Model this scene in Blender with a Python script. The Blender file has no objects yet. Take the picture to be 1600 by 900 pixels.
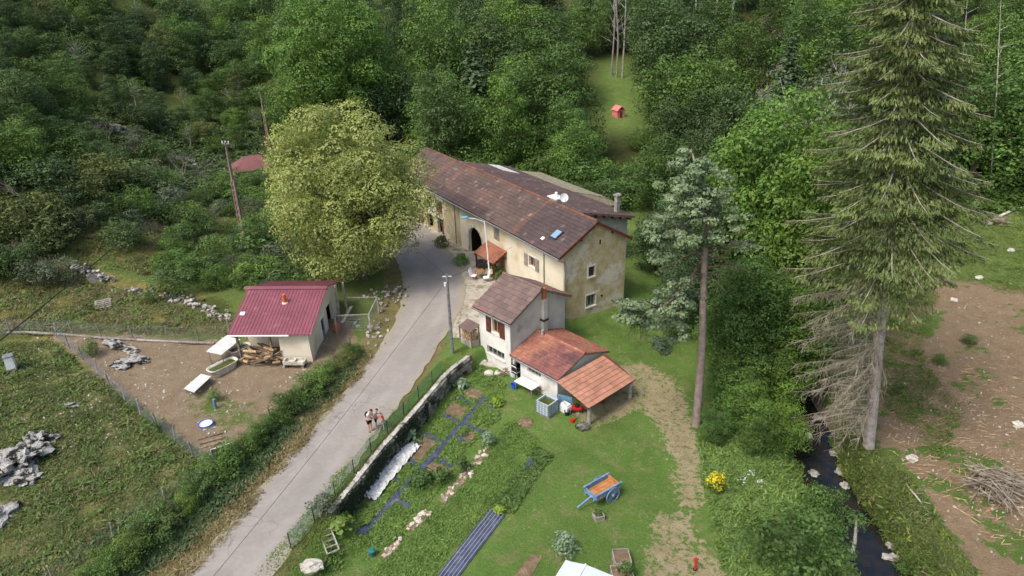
import bpy, bmesh, math, random
import numpy as np
from mathutils import Matrix, Vector
R_ = math.radians
rnd = random.Random(7)
rng = np.random.default_rng(7)
scn = bpy.context.scene
col = scn.collection

# ------------------------------------------------------------------ camera
CAM_H, FPX, PITCH, ROLL = 26.0, 1080.0, R_(25.0), R_(-1.6)
cF = np.array([0, math.cos(PITCH), -math.sin(PITCH)])
_r = np.array([1.0, 0, 0]); _u = np.cross(_r, cF)
cR = _r * math.cos(ROLL) + _u * math.sin(ROLL)
cU = -_r * math.sin(ROLL) + _u * math.cos(ROLL)
cO = np.array([0, 0, CAM_H])
cd = bpy.data.cameras.new('camera'); cam = bpy.data.objects.new('camera', cd); col.objects.link(cam)
cd.sensor_width = 36.0; cd.lens = FPX / 1600 * 36.0; cd.clip_start = 0.5; cd.clip_end = 3000
m = Matrix.Identity(4)
for i in range(3):
    m[i][0] = cR[i]; m[i][1] = cU[i]; m[i][2] = -cF[i]; m[i][3] = cO[i]
cam.matrix_world = m
scn.camera = cam

# ------------------------------------------------------------------ sky, sun, exposure
SUN_EL, SUN_AZ = R_(56), R_(-130)        # azimuth from +Y, clockwise: the light comes from the left, a little behind the camera
w = bpy.data.worlds.new('World'); scn.world = w; w.use_nodes = True
nt = w.node_tree; nt.nodes.clear()
sky = nt.nodes.new('ShaderNodeTexSky'); sky.sky_type = 'NISHITA'; sky.sun_disc = False
sky.sun_elevation = SUN_EL; sky.sun_rotation = SUN_AZ; sky.air_density = 1.0; sky.dust_density = 3.5; sky.ozone_density = 0.6
bg = nt.nodes.new('ShaderNodeBackground'); bg.inputs[1].default_value = 0.15
wo = nt.nodes.new('ShaderNodeOutputWorld')
nt.links.new(sky.outputs[0], bg.inputs[0]); nt.links.new(bg.outputs[0], wo.inputs[0])
sl = bpy.data.lights.new('sun', 'SUN'); sl.energy = 1.9; sl.angle = R_(20); sl.color = (1.0, 0.96, 0.90)
sun = bpy.data.objects.new('sun', sl); col.objects.link(sun)
sd = Vector((math.sin(SUN_AZ) * math.cos(SUN_EL), math.cos(SUN_AZ) * math.cos(SUN_EL), math.sin(SUN_EL)))
sun.rotation_euler = sd.to_track_quat('Z', 'Y').to_euler(); sun.location = (-60, -20, 90)
scn.view_settings.view_transform = 'Standard'; scn.view_settings.look = 'None'
scn.view_settings.exposure = 0.6; scn.view_settings.gamma = 1.0
scn.cycles.max_bounces = 6; scn.cycles.diffuse_bounces = 3; scn.cycles.glossy_bounces = 2
scn.cycles.transmission_bounces = 4; scn.cycles.transparent_max_bounces = 6; scn.cycles.caustics_reflective = False

# ------------------------------------------------------------------ materials
def lin(*c):
    if len(c) == 1: c = c[0]
    f = lambda v: (v / 255 / 12.92) if v / 255 <= 0.04045 else ((v / 255 + 0.055) / 1.055) ** 2.4
    return tuple(f(v) for v in c)

class NT:
    def __init__(s, name):
        s.m = bpy.data.materials.new(name); s.m.use_nodes = True; s.t = s.m.node_tree; s.t.nodes.clear()
        s.out = s.n('ShaderNodeOutputMaterial')
        s.pos = s.n('ShaderNodeNewGeometry').outputs['Position']
    def n(s, ty, **kw):
        x = s.t.nodes.new(ty)
        for k, v in kw.items(): setattr(x, k, v)
        return x
    def l(s, a, b): s.t.links.new(a, b)
    def set(s, inp, v):
        if isinstance(v, bpy.types.NodeSocket): s.l(v, inp)
        elif isinstance(v, (tuple, list)) and len(v) == 3 and inp.type == 'RGBA': inp.default_value = (*v, 1)
        else: inp.default_value = v
    def noise(s, scale, detail=4, rough=0.6, lo=0.35, hi=0.65, vec=None, dist=0.0):
        x = s.n('ShaderNodeTexNoise'); x.inputs['Scale'].default_value = scale; x.inputs['Detail'].default_value = detail
        x.inputs['Roughness'].default_value = rough; x.inputs['Distortion'].default_value = dist
        s.l(vec or s.pos, x.inputs['Vector'])
        return s.rmp(x.outputs['Fac'], lo, hi)
    def rmp(s, v, lo, hi, a=0.0, b=1.0):
        x = s.n('ShaderNodeMapRange'); x.clamp = True; x.interpolation_type = 'SMOOTHSTEP'
        s.set(x.inputs[0], v); x.inputs[1].default_value = lo; x.inputs[2].default_value = hi; x.inputs[3].default_value = a; x.inputs[4].default_value = b
        return x.outputs[0]
    def mix(s, f, a, b, mode='MIX'):
        x = s.n('ShaderNodeMix', data_type='RGBA', blend_type=mode)
        s.set(x.inputs[0], f); s.set(x.inputs[6], a); s.set(x.inputs[7], b)
        return x.outputs[2]
    def math(s, op, a, b=0.0):
        x = s.n('ShaderNodeMath', operation=op); s.set(x.inputs[0], a); s.set(x.inputs[1], b); return x.outputs[0]
    def attr(s, name, out='Color'):
        x = s.n('ShaderNodeAttribute'); x.attribute_name = name; return x.outputs[out]
    def sep(s, c):
        x = s.n('ShaderNodeSeparateColor'); s.l(c, x.inputs[0]); return x.outputs
    def bump(s, h, strength=0.5, dist=0.05):
        x = s.n('ShaderNodeBump'); x.inputs['Strength'].default_value = strength; x.inputs['Distance'].default_value = dist
        s.l(h, x.inputs['Height']); return x.outputs[0]
    def pr(s, c, rough=0.8, spec=0.3, metal=0.0, normal=None, **kw):
        p = s.n('ShaderNodeBsdfPrincipled'); s.set(p.inputs['Base Color'], c); s.set(p.inputs['Roughness'], rough)
        p.inputs['Specular IOR Level'].default_value = spec; p.inputs['Metallic'].default_value = metal
        if normal is not None: s.l(normal, p.inputs['Normal'])
        for k, v in kw.items(): s.set(p.inputs[k], v)
        return p.outputs[0]
    def done(s, sh): s.l(sh, s.out.inputs[0]); return s.m

MATS = {}
def mat(name, c1, c2=None, scale=3.0, rough=0.8, spec=0.25, metal=0.0, bump=0.0, bscale=25.0, bdist=0.03, c3=None, s3=0.8, t3=(0.52, 0.62), rnd_=0.0, vcol=False, fine=0.0):
    t = NT(name)
    c = c1
    if c2 is not None: c = t.mix(t.noise(scale, 5), c1, c2)
    if c3 is not None: c = t.mix(t.noise(s3, 6, 0.65, *t3), c if not isinstance(c, tuple) else c, c3)
    if fine: c = t.mix(fine, c, t.mix(t.noise(bscale, 3, 0.7, 0.3, 0.7), (0.25, 0.25, 0.25), (1.0, 1.0, 1.0)), 'MULTIPLY')
    if vcol: c = t.mix(1.0, c, t.attr('Col'), 'MULTIPLY')
    if rnd_:
        oi = t.n('ShaderNodeObjectInfo').outputs['Random']
        v = t.rmp(oi, 0, 1, 1 - rnd_, 1 + rnd_ * 0.7)
        c = t.mix(1.0, c, v, 'MULTIPLY')
    nm = t.bump(t.noise(bscale, 5, 0.65, 0.2, 0.8), bump, bdist) if bump else None
    MATS[name] = t.done(t.pr(c, rough, spec, metal, nm)); return MATS[name]

def leafmat(name, c1, c2, trans=0.3, rnd_=0.25, scale=0.6, rough=0.55):
    t = NT(name)
    c = t.mix(t.noise(scale, 3), c1, c2)
    c = t.mix(1.0, c, t.attr('Col'), 'MULTIPLY')
    oi = t.n('ShaderNodeObjectInfo').outputs['Random']
    c = t.mix(t.rmp(oi, 0, 1, 0.0, rnd_ * 1.6), c, t.mix(1.0, c, (1.35, 1.12, 0.7), 'MULTIPLY'))
    c = t.mix(1.0, c, t.rmp(t.math('FRACT', t.math('MULTIPLY', oi, 7.31)), 0, 1, 1 - rnd_, 1 + rnd_ * 0.6), 'MULTIPLY')
    a = t.pr(c, rough, 0.25)
    b = t.n('ShaderNodeBsdfTranslucent'); t.l(t.mix(1.0, c, (1.15, 1.25, 0.6), 'MULTIPLY'), b.inputs[0])
    x = t.n('ShaderNodeMixShader'); x.inputs[0].default_value = trans; t.l(a, x.inputs[1]); t.l(b.outputs[0], x.inputs[2])
    MATS[name] = t.done(x.outputs[0]); return MATS[name]

# ------------------------------------------------------------------ mesh builder
class MB:
    def __init__(s): s.v = []; s.f = []; s.c = []
    def add(s, vs, fs, c=None):
        b = len(s.v); s.v += [tuple(map(float, p)) for p in vs]; s.f += [tuple(b + i for i in f) for f in fs]
        s.c += [c or (1, 1, 1)] * len(vs); return s
    def box(s, x0, x1, y0, y1, z0, z1, c=None):
        return s.add([(x0, y0, z0), (x1, y0, z0), (x1, y1, z0), (x0, y1, z0), (x0, y0, z1), (x1, y0, z1), (x1, y1, z1), (x0, y1, z1)],
                     [(0, 3, 2, 1), (4, 5, 6, 7), (0, 1, 5, 4), (1, 2, 6, 5), (2, 3, 7, 6), (3, 0, 4, 7)], c)
    def obox(s, ctr, ax, ay, az, c=None):
        ctr, ax, ay, az = map(np.array, (ctr, ax, ay, az))
        vs = [ctr + i * ax + j * ay + k * az for k in (-.5, .5) for i, j in ((-.5, -.5), (.5, -.5), (.5, .5), (-.5, .5))]
        return s.add(vs, [(0, 3, 2, 1), (4, 5, 6, 7), (0, 1, 5, 4), (1, 2, 6, 5), (2, 3, 7, 6), (3, 0, 4, 7)], c)
    def slab(s, pts, th, c=None):
        """polygon in space thickened downwards along its normal"""
        p = [np.array(q, float) for q in pts]; n = np.cross(p[1] - p[0], p[2] - p[0]); n /= np.linalg.norm(n)
        if n[2] < 0: p = p[::-1]; n = -n
        k = len(p); vs = p + [q - n * th for q in p]
        return s.add(vs, [tuple(range(k)), tuple(range(2 * k - 1, k - 1, -1))] + [(i, i + k, (i + 1) % k + k, (i + 1) % k) for i in range(k)], c)
    def bar(s, a, b, wd, th=None, c=None):
        a = np.array(a, float); b = np.array(b, float); d = b - a; L = np.linalg.norm(d); d /= max(L, 1e-6)
        x = np.cross(d, (0, 0, 1)); 
        if np.linalg.norm(x) < 1e-3: x = np.array([1., 0, 0])
        x /= np.linalg.norm(x); y = np.cross(d, x)
        return s.obox((a + b) / 2, d * L, x * wd, y * (th or wd), c)
    def tube(s, pts, rad, seg=6, c=None, cap=True):
        pts = [np.array(p, float) for p in pts]; k = len(pts)
        rad = [rad] * k if not hasattr(rad, '__len__') else rad
        vs = []; pr = None
        for i, p in enumerate(pts):
            d = pts[min(i + 1, k - 1)] - pts[max(i - 1, 0)]; d /= max(np.linalg.norm(d), 1e-6)
            x = np.cross(d, pr) if pr is not None else np.cross(d, (0.31, 0.2, 0.93) if abs(d[2]) < .9 else (1, 0.1, 0))
            x = np.cross(d, (0, 1, 0)) if np.linalg.norm(x) < 1e-4 else x
            x /= np.linalg.norm(x); y = np.cross(d, x); pr = -y if False else np.cross(x, d); pr = y * -1
            for j in range(seg):
                a = 2 * math.pi * j / seg; vs.append(p + rad[i] * (x * math.cos(a) + y * math.sin(a)))
        fs = [(i * seg + j, i * seg + (j + 1) % seg, (i + 1) * seg + (j + 1) % seg, (i + 1) * seg + j) for i in range(k - 1) for j in range(seg)]
        if cap: fs += [tuple(range(seg - 1, -1, -1)), tuple((k - 1) * seg + j for j in range(seg))]
        return s.add(vs, fs, c)
    def lathe(s, prof, ctr=(0, 0, 0), seg=16, c=None):
        vs = [(ctr[0] + r * math.cos(2 * math.pi * j / seg), ctr[1] + r * math.sin(2 * math.pi * j / seg), ctr[2] + z) for r, z in prof for j in range(seg)]
        k = len(prof)
        fs = [(i * seg + j, i * seg + (j + 1) % seg, (i + 1) * seg + (j + 1) % seg, (i + 1) * seg + j) for i in range(k - 1) for j in range(seg)]
        return s.add(vs, fs + [tuple(range(seg - 1, -1, -1)), tuple((k - 1) * seg + j for j in range(seg))], c)
    def blob(s, ctr, r, sub=2, amp=0.25, seed=0, freq=1.6, c=None):
        bm = bmesh.new(); bmesh.ops.create_icosphere(bm, subdivisions=sub, radius=1)
        from mathutils import noise as N
        r = np.array(r if hasattr(r, '__len__') else (r, r, r), float); vs = []
        for v in bm.verts:
            k = 1 + amp * N.noise(v.co * freq + Vector((seed * 3.1, seed * 1.7, seed * .9))) * 2 + amp * .5 * N.noise(v.co * freq * 2.7 + Vector((seed, 5, 1)))
            vs.append(np.array(ctr) + r * np.array(v.co) * k)
        fs = [tuple(v.index for v in f.verts) for f in bm.faces]; bm.free()
        return s.add(vs, fs, c)
    def mesh(s, name, colr=False):
        me = bpy.data.meshes.new(name); me.from_pydata(s.v, [], s.f)
        if colr:
            a = me.color_attributes.new('Col', 'FLOAT_COLOR', 'POINT')
            a.data.foreach_set('color', np.hstack([np.array(s.c, float), np.ones((len(s.v), 1))]).ravel())
        return me
    def build(s, name, m, parent=None, smooth=False, colr=False):
        me = s.mesh(name, colr)
        if smooth: me.polygons.foreach_set('use_smooth', [True] * len(me.polygons))
        return link(name, me, m, parent)

def link(name, me, m, parent=None, loc=None, rotz=None):
    o = bpy.data.objects.new(name, me)
    if m is not None and me is not None:
        mm = MATS[m] if isinstance(m, str) else m
        if not me.materials: me.materials.append(mm)
    col.objects.link(o); o.parent = parent
    if loc is not None: o.location = loc
    if rotz is not None: o.rotation_euler = (0, 0, rotz)
    return o
def tag(o, label, cat, group=None):
    o['label'] = label; o['category'] = cat; o['kind'] = 'thing'
    if group: o['group'] = group
    return o
def thing(name, label, cat, loc=(0, 0, 0), rotz=0.0, group=None):
    o = bpy.data.objects.new(name, None); col.objects.link(o); o.empty_display_size = 0.3
    o.location = tuple(map(float, loc)); o.rotation_euler = (0, 0, rotz)
    return tag(o, label, cat, group)
def structure(o): o['kind'] = 'structure'; return o
def stuff(o): o['kind'] = 'stuff'; return o
def copy_tree(o, parent=None):
    c = o.copy(); col.objects.link(c); c.parent = parent
    for ch in o.children: copy_tree(ch, c)
    return c

# ------------------------------------------------------------------ terrain
def sst(a, b, x):
    t = np.clip((x - a) / (b - a), 0, 1); return t * t * (3 - 2 * t)
def pdist(x, y, pl):
    """distance to a polyline and signed side (positive = right of its direction)"""
    best = np.full(np.shape(x), 1e9); side = np.zeros(np.shape(x))
    for (ax, ay), (bx, by) in zip(pl[:-1], pl[1:]):
        dx, dy = bx - ax, by - ay; L2 = dx * dx + dy * dy
        t = np.clip(((x - ax) * dx + (y - ay) * dy) / L2, 0, 1)
        qx, qy = x - ax - t * dx, y - ay - t * dy; d = np.hypot(qx, qy)
        s = (x - ax) * dy - (y - ay) * dx
        k = d < best - 1e-9; best = np.where(k, d, best); side = np.where(k, np.sign(s), side)
    return best, best * side
ROAD = [(-26, -6), (-18.6, 14), (-14.0, 24.2), (-10.2, 36.8), (-7.7, 46.4), (-7.0, 53.2), (-8.0, 60), (-11.0, 68), (-16.5, 77), (-25, 87), (-35, 96), (-47, 102), (-62, 106), (-90, 110)]
WALL = [(-16, 12), (-12.4, 20), (-10.9, 25.2), (-9.86, 28.4), (-8.94, 30.96), (-7.94, 33.8), (-6.2, 38.0), (-4.67, 41.7), (-2.75, 44.6), (-0.5, 47.5), (3.2, 50.5), (4.5, 54), (-6, 71), (-11, 82), (-22, 96), (-33, 120), (-45, 180)]
STREAM = [(20.5, -10), (19.9, 12), (19.6, 20), (19.5, 26), (19.3, 31), (19.4, 34.5), (20.3, 39), (20.6, 44), (22, 54), (24, 66), (28, 82), (40, 110), (60, 160)]
HILL_L = [(-90, 34), (-60, 42), (-40, 49.5), (-29, 57), (-29, 68), (-36, 84), (-45, 100), (-50, 118), (-58, 150), (-80, 260)]
HILL_R = [(110, 30), (80, 52), (58, 66), (44, 74), (38, 92), (38, 120), (46, 150), (60, 260)]
def vnoise(x, y, s, seed=0.0):
    return (np.sin(x * s + 1.3 + seed) * np.cos(y * s * 1.13 + 2.1 + seed * 2) + .5 * np.sin(x * s * 2.3 + y * s * 1.7 + seed * 3) + .35 * np.cos(x * s * 4.1 - y * s * 3.7 + seed))
def zt(x, y):
    x = np.asarray(x, float); y = np.asarray(y, float)
    r = 0.5 * sst(38, 56, y)
    dr, sr = pdist(x, y, ROAD)
    left = np.clip(-sr - 2.5, 0, None) * (sr < 0)
    zl = r + 0.028 * np.clip(left, 0, 12) + 0.085 * np.clip(left - 12, 0, 30) + 0.09 * vnoise(x, y, .5) * sst(2, 6, left)
    _, sw = pdist(x, y, WALL)
    lawn = -1.35 + 0.05 * np.clip(y - 38, 0, 16) - 0.045 * np.clip(x - 6, 0, 9) + 0.03 * vnoise(x, y, .45, 1)
    wall_here = sst(27.6, 29.5, y) * (1 - sst(44, 47, y))
    t = np.where(wall_here > 0.02, sst(-0.02, 2.2 - 2.0 * wall_here, sw), sst(-0.4, 2.2, sw))
    z = np.where(sr < 0, zl, r); z = z * (1 - t) + lawn * t
    ds, ss = pdist(x, y, STREAM)
    far = sst(14, 40, x) * 0
    zr = -2.3 + 0.055 * np.clip(x - 22, 0, 60) + 0.03 * np.clip(y - 40, -12, 60) + 0.07 * vnoise(x, y, .6, 4) + far
    z = np.where(ss > 0, zr * sst(0, 3, ds) + z * (1 - sst(0, 3, ds)), z)
    bank = np.where(ss > 0, sst(.9, 2.8, ds), sst(.9, 4.4, ds))
    z = -4.15 * (1 - bank) + z * bank
    dl, sl_ = pdist(x, y, HILL_L); hl = np.where(sl_ < 0, dl, 0.0)
    z = z + 0.52 * (np.sqrt(hl * hl + 16) - 4) + .5 * vnoise(x, y, .16, 2) * sst(2, 12, hl)
    dh, sh_ = pdist(x, y, HILL_R); hr = np.where(sh_ > 0, dh, 0.0)
    z = z + 0.42 * (np.sqrt(hr * hr + 16) - 4)
    bk = np.clip(y - 92, 0, 400)
    z = z + 0.0022 * np.clip(bk, 0, 45) ** 2 * sst(-60, 0, x) + 0.24 * np.clip(bk - 45, 0, 400)
    z = np.minimum(z, 75 + 0.1 * np.sqrt(np.clip(z - 75, 0, None)))
    return z
def Z(x, y): return float(zt(np.array([x]), np.array([y]))[0])
_T = np.concatenate([np.arange(20, 140, .4), np.arange(140, 420, 1.5)])
def ray(u, v):
    d = cF * FPX + cR * (u - 800) - cU * (v - 450); return d / np.linalg.norm(d)
def G(u, v, dz=0.0):
    """the point of the ground (or of the surface dz above it) seen at photo pixel u, v"""
    d = ray(u, v); P = cO[None] + _T[:, None] * d[None]
    below = P[:, 2] < zt(P[:, 0], P[:, 1]) + dz
    i = int(np.argmax(below)) if below.any() else len(_T) - 1
    for _ in range(2):
        lo, hi = (_T[max(i - 1, 0)], _T[i]) if _ == 0 else (tt[max(j - 1, 0)], tt[j])
        tt = np.linspace(lo, hi, 22); Q = cO[None] + tt[:, None] * d[None]; j = int(np.argmax(Q[:, 2] < zt(Q[:, 0], Q[:, 1]) + dz)); j = j or 21
    p = Q[j]
    return np.array([p[0], p[1], Z(p[0], p[1])])
def PZ(u, v, z):
    d = ray(u, v); return cO + d * ((z - CAM_H) / d[2])
def PY(u, v, Y):
    d = ray(u, v); return cO + d * (Y / d[1])
def proj(p):
    d = np.asarray(p, float) - cO; w_ = d @ cF
    return 800 + FPX * (d @ cR) / w_, 450 - FPX * (d @ cU) / w_
def inpoly(px, py, poly):
    c = np.zeros(np.shape(px), bool); n = len(poly)
    for i in range(n):
        x1, y1 = poly[i]; x2, y2 = poly[(i + 1) % n]
        k = ((y1 > py) != (y2 > py)) & (px < (x2 - x1) * (py - y1) / ((y2 - y1) or 1e-9) + x1); c ^= k
    return c
def gpoly(pix): return [tuple(G(u, v)[:2]) for u, v in pix]
def polymask(x, y, poly, soft=0.6):
    d, _ = pdist(x, y, poly + [poly[0]]); s = np.where(inpoly(x, y, poly), d, -d)
    return sst(-soft, soft, s)
# ------------------------------------------------------------------ ground sheet
def axis(fine, coarse, lo, hi, far0, far1):
    (a, b, s), (c, d, S) = fine, coarse
    x = list(np.arange(c, a, S)) + list(np.arange(a, b, s)) + list(np.arange(b, d + S, S))
    k = S; p = x[-1]; up = []
    while p < far1: k *= 1.35; p += k; up.append(p)
    k = S; p = x[0]; dn = []
    while p > far0: k *= 1.35; p -= k; dn.append(p)
    return np.array(dn[::-1] + x + up)
gx = axis((-12.5, 0.5, .2), (-72, 66, .55), 0, 0, -900, 900)
gy = axis((26, 49, .2), (14, 104, .55), 0, 0, -300, 1500)
GX, GY = np.meshgrid(gx, gy); fx, fy = GX.ravel(), GY.ravel(); fz = zt(fx, fy)
def M_(pix, soft=.7): return polymask(fx, fy, gpoly(pix), soft)
yard = M_([(78, 524), (330, 530), (385, 540), (420, 470), (500, 470), (545, 500), (560, 540), (520, 590), (470, 640), (400, 685), (352, 722), (300, 700), (232, 642), (150, 585)], .8)
yard_green = M_([(300, 600), (400, 620), (420, 660), (345, 690), (270, 640)], 1.2)
dry = M_([(-60, 400), (120, 400), (360, 470), (372, 520), (-60, 535)], 1.5)
dry = np.maximum(dry, M_([(180, 180), (330, 190), (340, 420), (120, 410), (60, 330)], 3.0) * .7)
meadow = M_([(-200, 530), (75, 530), (320, 715), (250, 790), (100, 900), (-50, 1050), (-300, 900)], 1.5)
sand = M_([(960, 572), (1010, 566), (1052, 590), (1080, 640), (1098, 720), (1098, 790), (1062, 800), (1052, 720), (1024, 660), (985, 625)], .5) * .84
sand = np.maximum(sand, M_([(1018, 800), (1075, 795), (1095, 845), (1145, 900), (1140, 960), (1000, 960), (1010, 860)], .45) * .75)
sand = np.maximum(sand, M_([(880, 640), (985, 600), (1000, 640), (935, 668)], .4) * .9)
clay = M_([(1388, 415), (1450, 405), (1520, 440), (1640, 455), (1900, 480), (2300, 700), (2300, 1100), (1760, 1060), (1560, 990), (1500, 860), (1440, 762), (1400, 715), (1372, 700), (1365, 620), (1380, 520)], .9)
ds, ss = pdist(fx, fy, STREAM); _, srd = pdist(fx, fy, ROAD)
wet = 1 - sst(1.2, 2.2, ds)
dl, sl_ = pdist(fx, fy, HILL_L); dh, sh_ = pdist(fx, fy, HILL_R)
forest = np.maximum.reduce([np.where(sl_ < 0, sst(3, 12, dl), 0) * (1 - dry), np.where(sh_ > 0, sst(2, 8, dh), 0), sst(72, 84, fy) * sst(-80, -45, fx - 0 * fy), (1 - sst(3, 6, ds)) * sst(46, 52, fy)])
forest *= 1 - .8 * M_([(940, 112), (1000, 112), (1000, 205), (945, 205)], 4)
verge = np.where(srd < 0, 1 - sst(.7, 1.5, np.abs(-srd - 2.9)), (1 - sst(0.1, .5, np.abs(srd - 2.45))) * (fy < 46)) * (fy < 70)
lawn_m = np.where((ss < 0) & (srd > 2.4), 1.0, 0.0)
nv, nu = GX.shape
me = bpy.data.meshes.new('ground')
idx = np.arange(nv * nu).reshape(nv, nu)
quads = np.stack([idx[:-1, :-1], idx[:-1, 1:], idx[1:, 1:], idx[1:, :-1]], -1).reshape(-1, 4)
me.vertices.add(nv * nu); me.vertices.foreach_set('co', np.stack([fx, fy, fz], -1).ravel())
me.loops.add(quads.size); me.loops.foreach_set('vertex_index', quads.ravel())
me.polygons.add(len(quads)); me.polygons.foreach_set('loop_start', np.arange(0, quads.size, 4)); me.polygons.foreach_set('loop_total', np.full(len(quads), 4))
me.polygons.foreach_set('use_smooth', np.ones(len(quads), bool)); me.update(); me.validate()
def cattr(name, a, b, c):
    x = me.color_attributes.new(name, 'FLOAT_COLOR', 'POINT'); x.data.foreach_set('color', np.stack([a, b, c, np.ones_like(a)], -1).ravel())
cattr('m1', yard * (1 - .5 * yard_green), dry, sand); cattr('m2', clay, forest, np.maximum(verge, 0)); cattr('m3', wet, meadow, lawn_m)

t = NT('ground')
a1, a2, a3 = t.sep(t.attr('m1')), t.sep(t.attr('m2')), t.sep(t.attr('m3'))
nbig = t.noise(.28, 5, .6, .25, .75); nmid = t.noise(1.3, 6, .65, .25, .75); nfin = t.noise(7, 6, .75, .25, .75); nvf = t.noise(38, 3, .8, .2, .8)
def ragged(mk, amt=.9, lo=.42, hi=.62, n=None):
    return t.rmp(t.math('ADD', mk, t.math('MULTIPLY', t.math('SUBTRACT', n or t.math('ADD', t.math('MULTIPLY', nmid, .6), t.math('MULTIPLY', nfin, .4)), .5), amt)), lo, hi)
grass = t.mix(nbig, lin(102, 126, 66), lin(118, 136, 70)); grass = t.mix(t.math('MULTIPLY', nmid, .5), grass, lin(130, 138, 84))
lawn = t.mix(nbig, lin(104, 138, 64), lin(120, 150, 76)); lawn = t.mix(t.rmp(nmid, .45, 1, 0, .6), lawn, lin(142, 148, 92)); lawn = t.mix(t.rmp(t.noise(.7, 7, .7, .3, .7), .55, .95, 0, .55), lawn, lin(154, 148, 104))
c = t.mix(a3[2], grass, lawn)
mead = t.mix(nmid, lin(120, 126, 76), lin(160, 150, 106)); mead = t.mix(t.rmp(nbig, .4, .9), mead, lin(136, 137, 82))
c = t.mix(t.math('MULTIPLY', a3[1], .9), c, mead)
dryc = t.mix(nmid, lin(122, 120, 62), lin(168, 152, 100)); dryc = t.mix(t.rmp(nbig, .55, .9), dryc, lin(92, 104, 54))
c = t.mix(ragged(a1[1], .8), c, dryc)
dirt = t.mix(nmid, lin(152, 131, 107), lin(176, 156, 132)); dirt = t.mix(t.rmp(nfin, .62, .95, 0, .7), dirt, lin(108, 102, 72)); dirt = t.mix(t.rmp(nvf, .8, .98, 0, .8), dirt, lin(214, 204, 186))
c = t.mix(ragged(a1[0], .55), c, dirt)
clayc = t.mix(nmid, lin(151, 129, 103), lin(172, 149, 122)); clayc = t.mix(t.rmp(nfin, .6, .95, 0, .6), clayc, lin(140, 116, 92)); clayc = t.mix(t.rmp(nvf, .82, .98, 0, .6), clayc, lin(206, 188, 160))
clayc = t.mix(ragged(t.rmp(nbig, .5, .85, 0, .8), 1.3, .5, .66), clayc, lin(104, 128, 64))
c = t.mix(ragged(a2[0], .7), c, clayc)
sandc = t.mix(nmid, lin(172, 154, 120), lin(196, 180, 148)); sandc = t.mix(t.rmp(nfin, .55, .95, 0, .5), sandc, lin(152, 136, 96))
nsd = t.math('ADD', t.math('MULTIPLY', t.noise(2.6, 7, .75, .3, .7), .65), t.math('MULTIPLY', nfin, .35))
c = t.mix(ragged(a1[2], 1.75, .48, .66, nsd), c, sandc)
vg = t.mix(nmid, lin(156, 142, 104), lin(120, 118, 66))
c = t.mix(ragged(a2[2], .9, .45, .6), c, vg)
ff = t.mix(nmid, lin(62, 70, 40), lin(86, 92, 50)); ff = t.mix(t.rmp(nfin, .7, .95, 0, .6), ff, lin(110, 96, 70))
c = t.mix(a2[1], c, ff)
stony = t.mix(nfin, lin(96, 88, 74), lin(170, 158, 140))
c = t.mix(ragged(a3[0], .5), c, stony)
c = t.mix(.55, c, t.mix(nfin, (.62, .62, .6), (1.45, 1.45, 1.4)), 'MULTIPLY'); c = t.mix(.45, c, t.mix(nvf, (.6, .6, .56), (1.45, 1.45, 1.4)), 'MULTIPLY')
hgt = t.math('ADD', nfin, t.math('MULTIPLY', nvf, .5))
MATS['ground'] = t.done(t.pr(c, .95, .1, 0, t.bump(hgt, .9, .12)))
ground = structure(link('ground', me, 'ground')); ground['label'] = 'grassy valley floor rising into wooded slopes with bare dirt patches'

# ------------------------------------------------------------------ road, courtyard, stream
def smooth_line(pl, step=1.0):
    P = [np.array(p, float) for p in pl]; P = [2 * P[0] - P[1]] + P + [2 * P[-1] - P[-2]]; out = []
    for i in range(1, len(P) - 2):
        n = max(2, int(np.linalg.norm(P[i + 1] - P[i]) / step))
        for k in range(n):
            q = k / n
            out.append(.5 * (2 * P[i] + (P[i + 1] - P[i - 1]) * q + (2 * P[i - 1] - 5 * P[i] + 4 * P[i + 1] - P[i + 2]) * q * q + (3 * P[i] - P[i - 1] - 3 * P[i + 1] + P[i + 2]) * q ** 3))
    return out + [P[-2]]
def ribbon(name, m, pl, lo, hi, n, dz, flat=None, colr=False, jit=0.0):
    """a sheet that follows a line on the ground between the offsets lo(x, y) and hi(x, y) to its right"""
    L = smooth_line(pl, .6); vs = []; fs = []
    for i, p in enumerate(L):
        d = L[min(i + 1, len(L) - 1)] - L[max(i - 1, 0)]; d /= np.linalg.norm(d); nr = np.array([d[1], -d[0]])
        a, b = lo(*p), hi(*p)
        for k in range(n + 1):
            e = jit * rnd.uniform(-1, 1) if k in (0, n) else 0
            q = p + nr * (a + (b - a) * k / n + e); vs.append((q[0], q[1], flat if flat is not None else Z(q[0], q[1]) + dz))
    for i in range(len(L) - 1):
        for k in range(n): j = i * (n + 1) + k; fs.append((j, j + 1, j + n + 2, j + n + 1))
    mb = MB(); mb.add(vs, fs); mb.c = [((i % (n + 1)) / n, 0, 0) for i in range(len(vs))]; return mb.build(name, m, None, True, True)
t = NT('road')
n1 = t.noise(.5, 6, .65, .25, .75); n2 = t.noise(60, 3, .8, .25, .75); n3 = t.noise(3.5, 6, .7, .3, .7)
c = t.mix(n1, lin(146, 138, 130), lin(157, 150, 142)); c = t.mix(t.math('MULTIPLY', n3, .6), c, lin(135, 129, 122)); c = t.mix(.35, c, t.mix(n2, (.6, .6, .6), (1.25, 1.25, 1.25)), 'MULTIPLY')
c = t.mix(t.rmp(t.noise(.9, 3, .4, .1, .9, dist=2.0), .48, .5, 0, .0), c, lin(110, 106, 100))
trk = t.math('ABSOLUTE', t.math('SUBTRACT', t.math('ABSOLUTE', t.math('SUBTRACT', t.sep(t.attr('Col'))[0], .5)), .2))
c = t.mix(t.math('MULTIPLY', t.rmp(trk, .0, .13, .4, 0), t.noise(.35, 4, .6, .2, .7)), c, lin(164, 158, 151))
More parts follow.
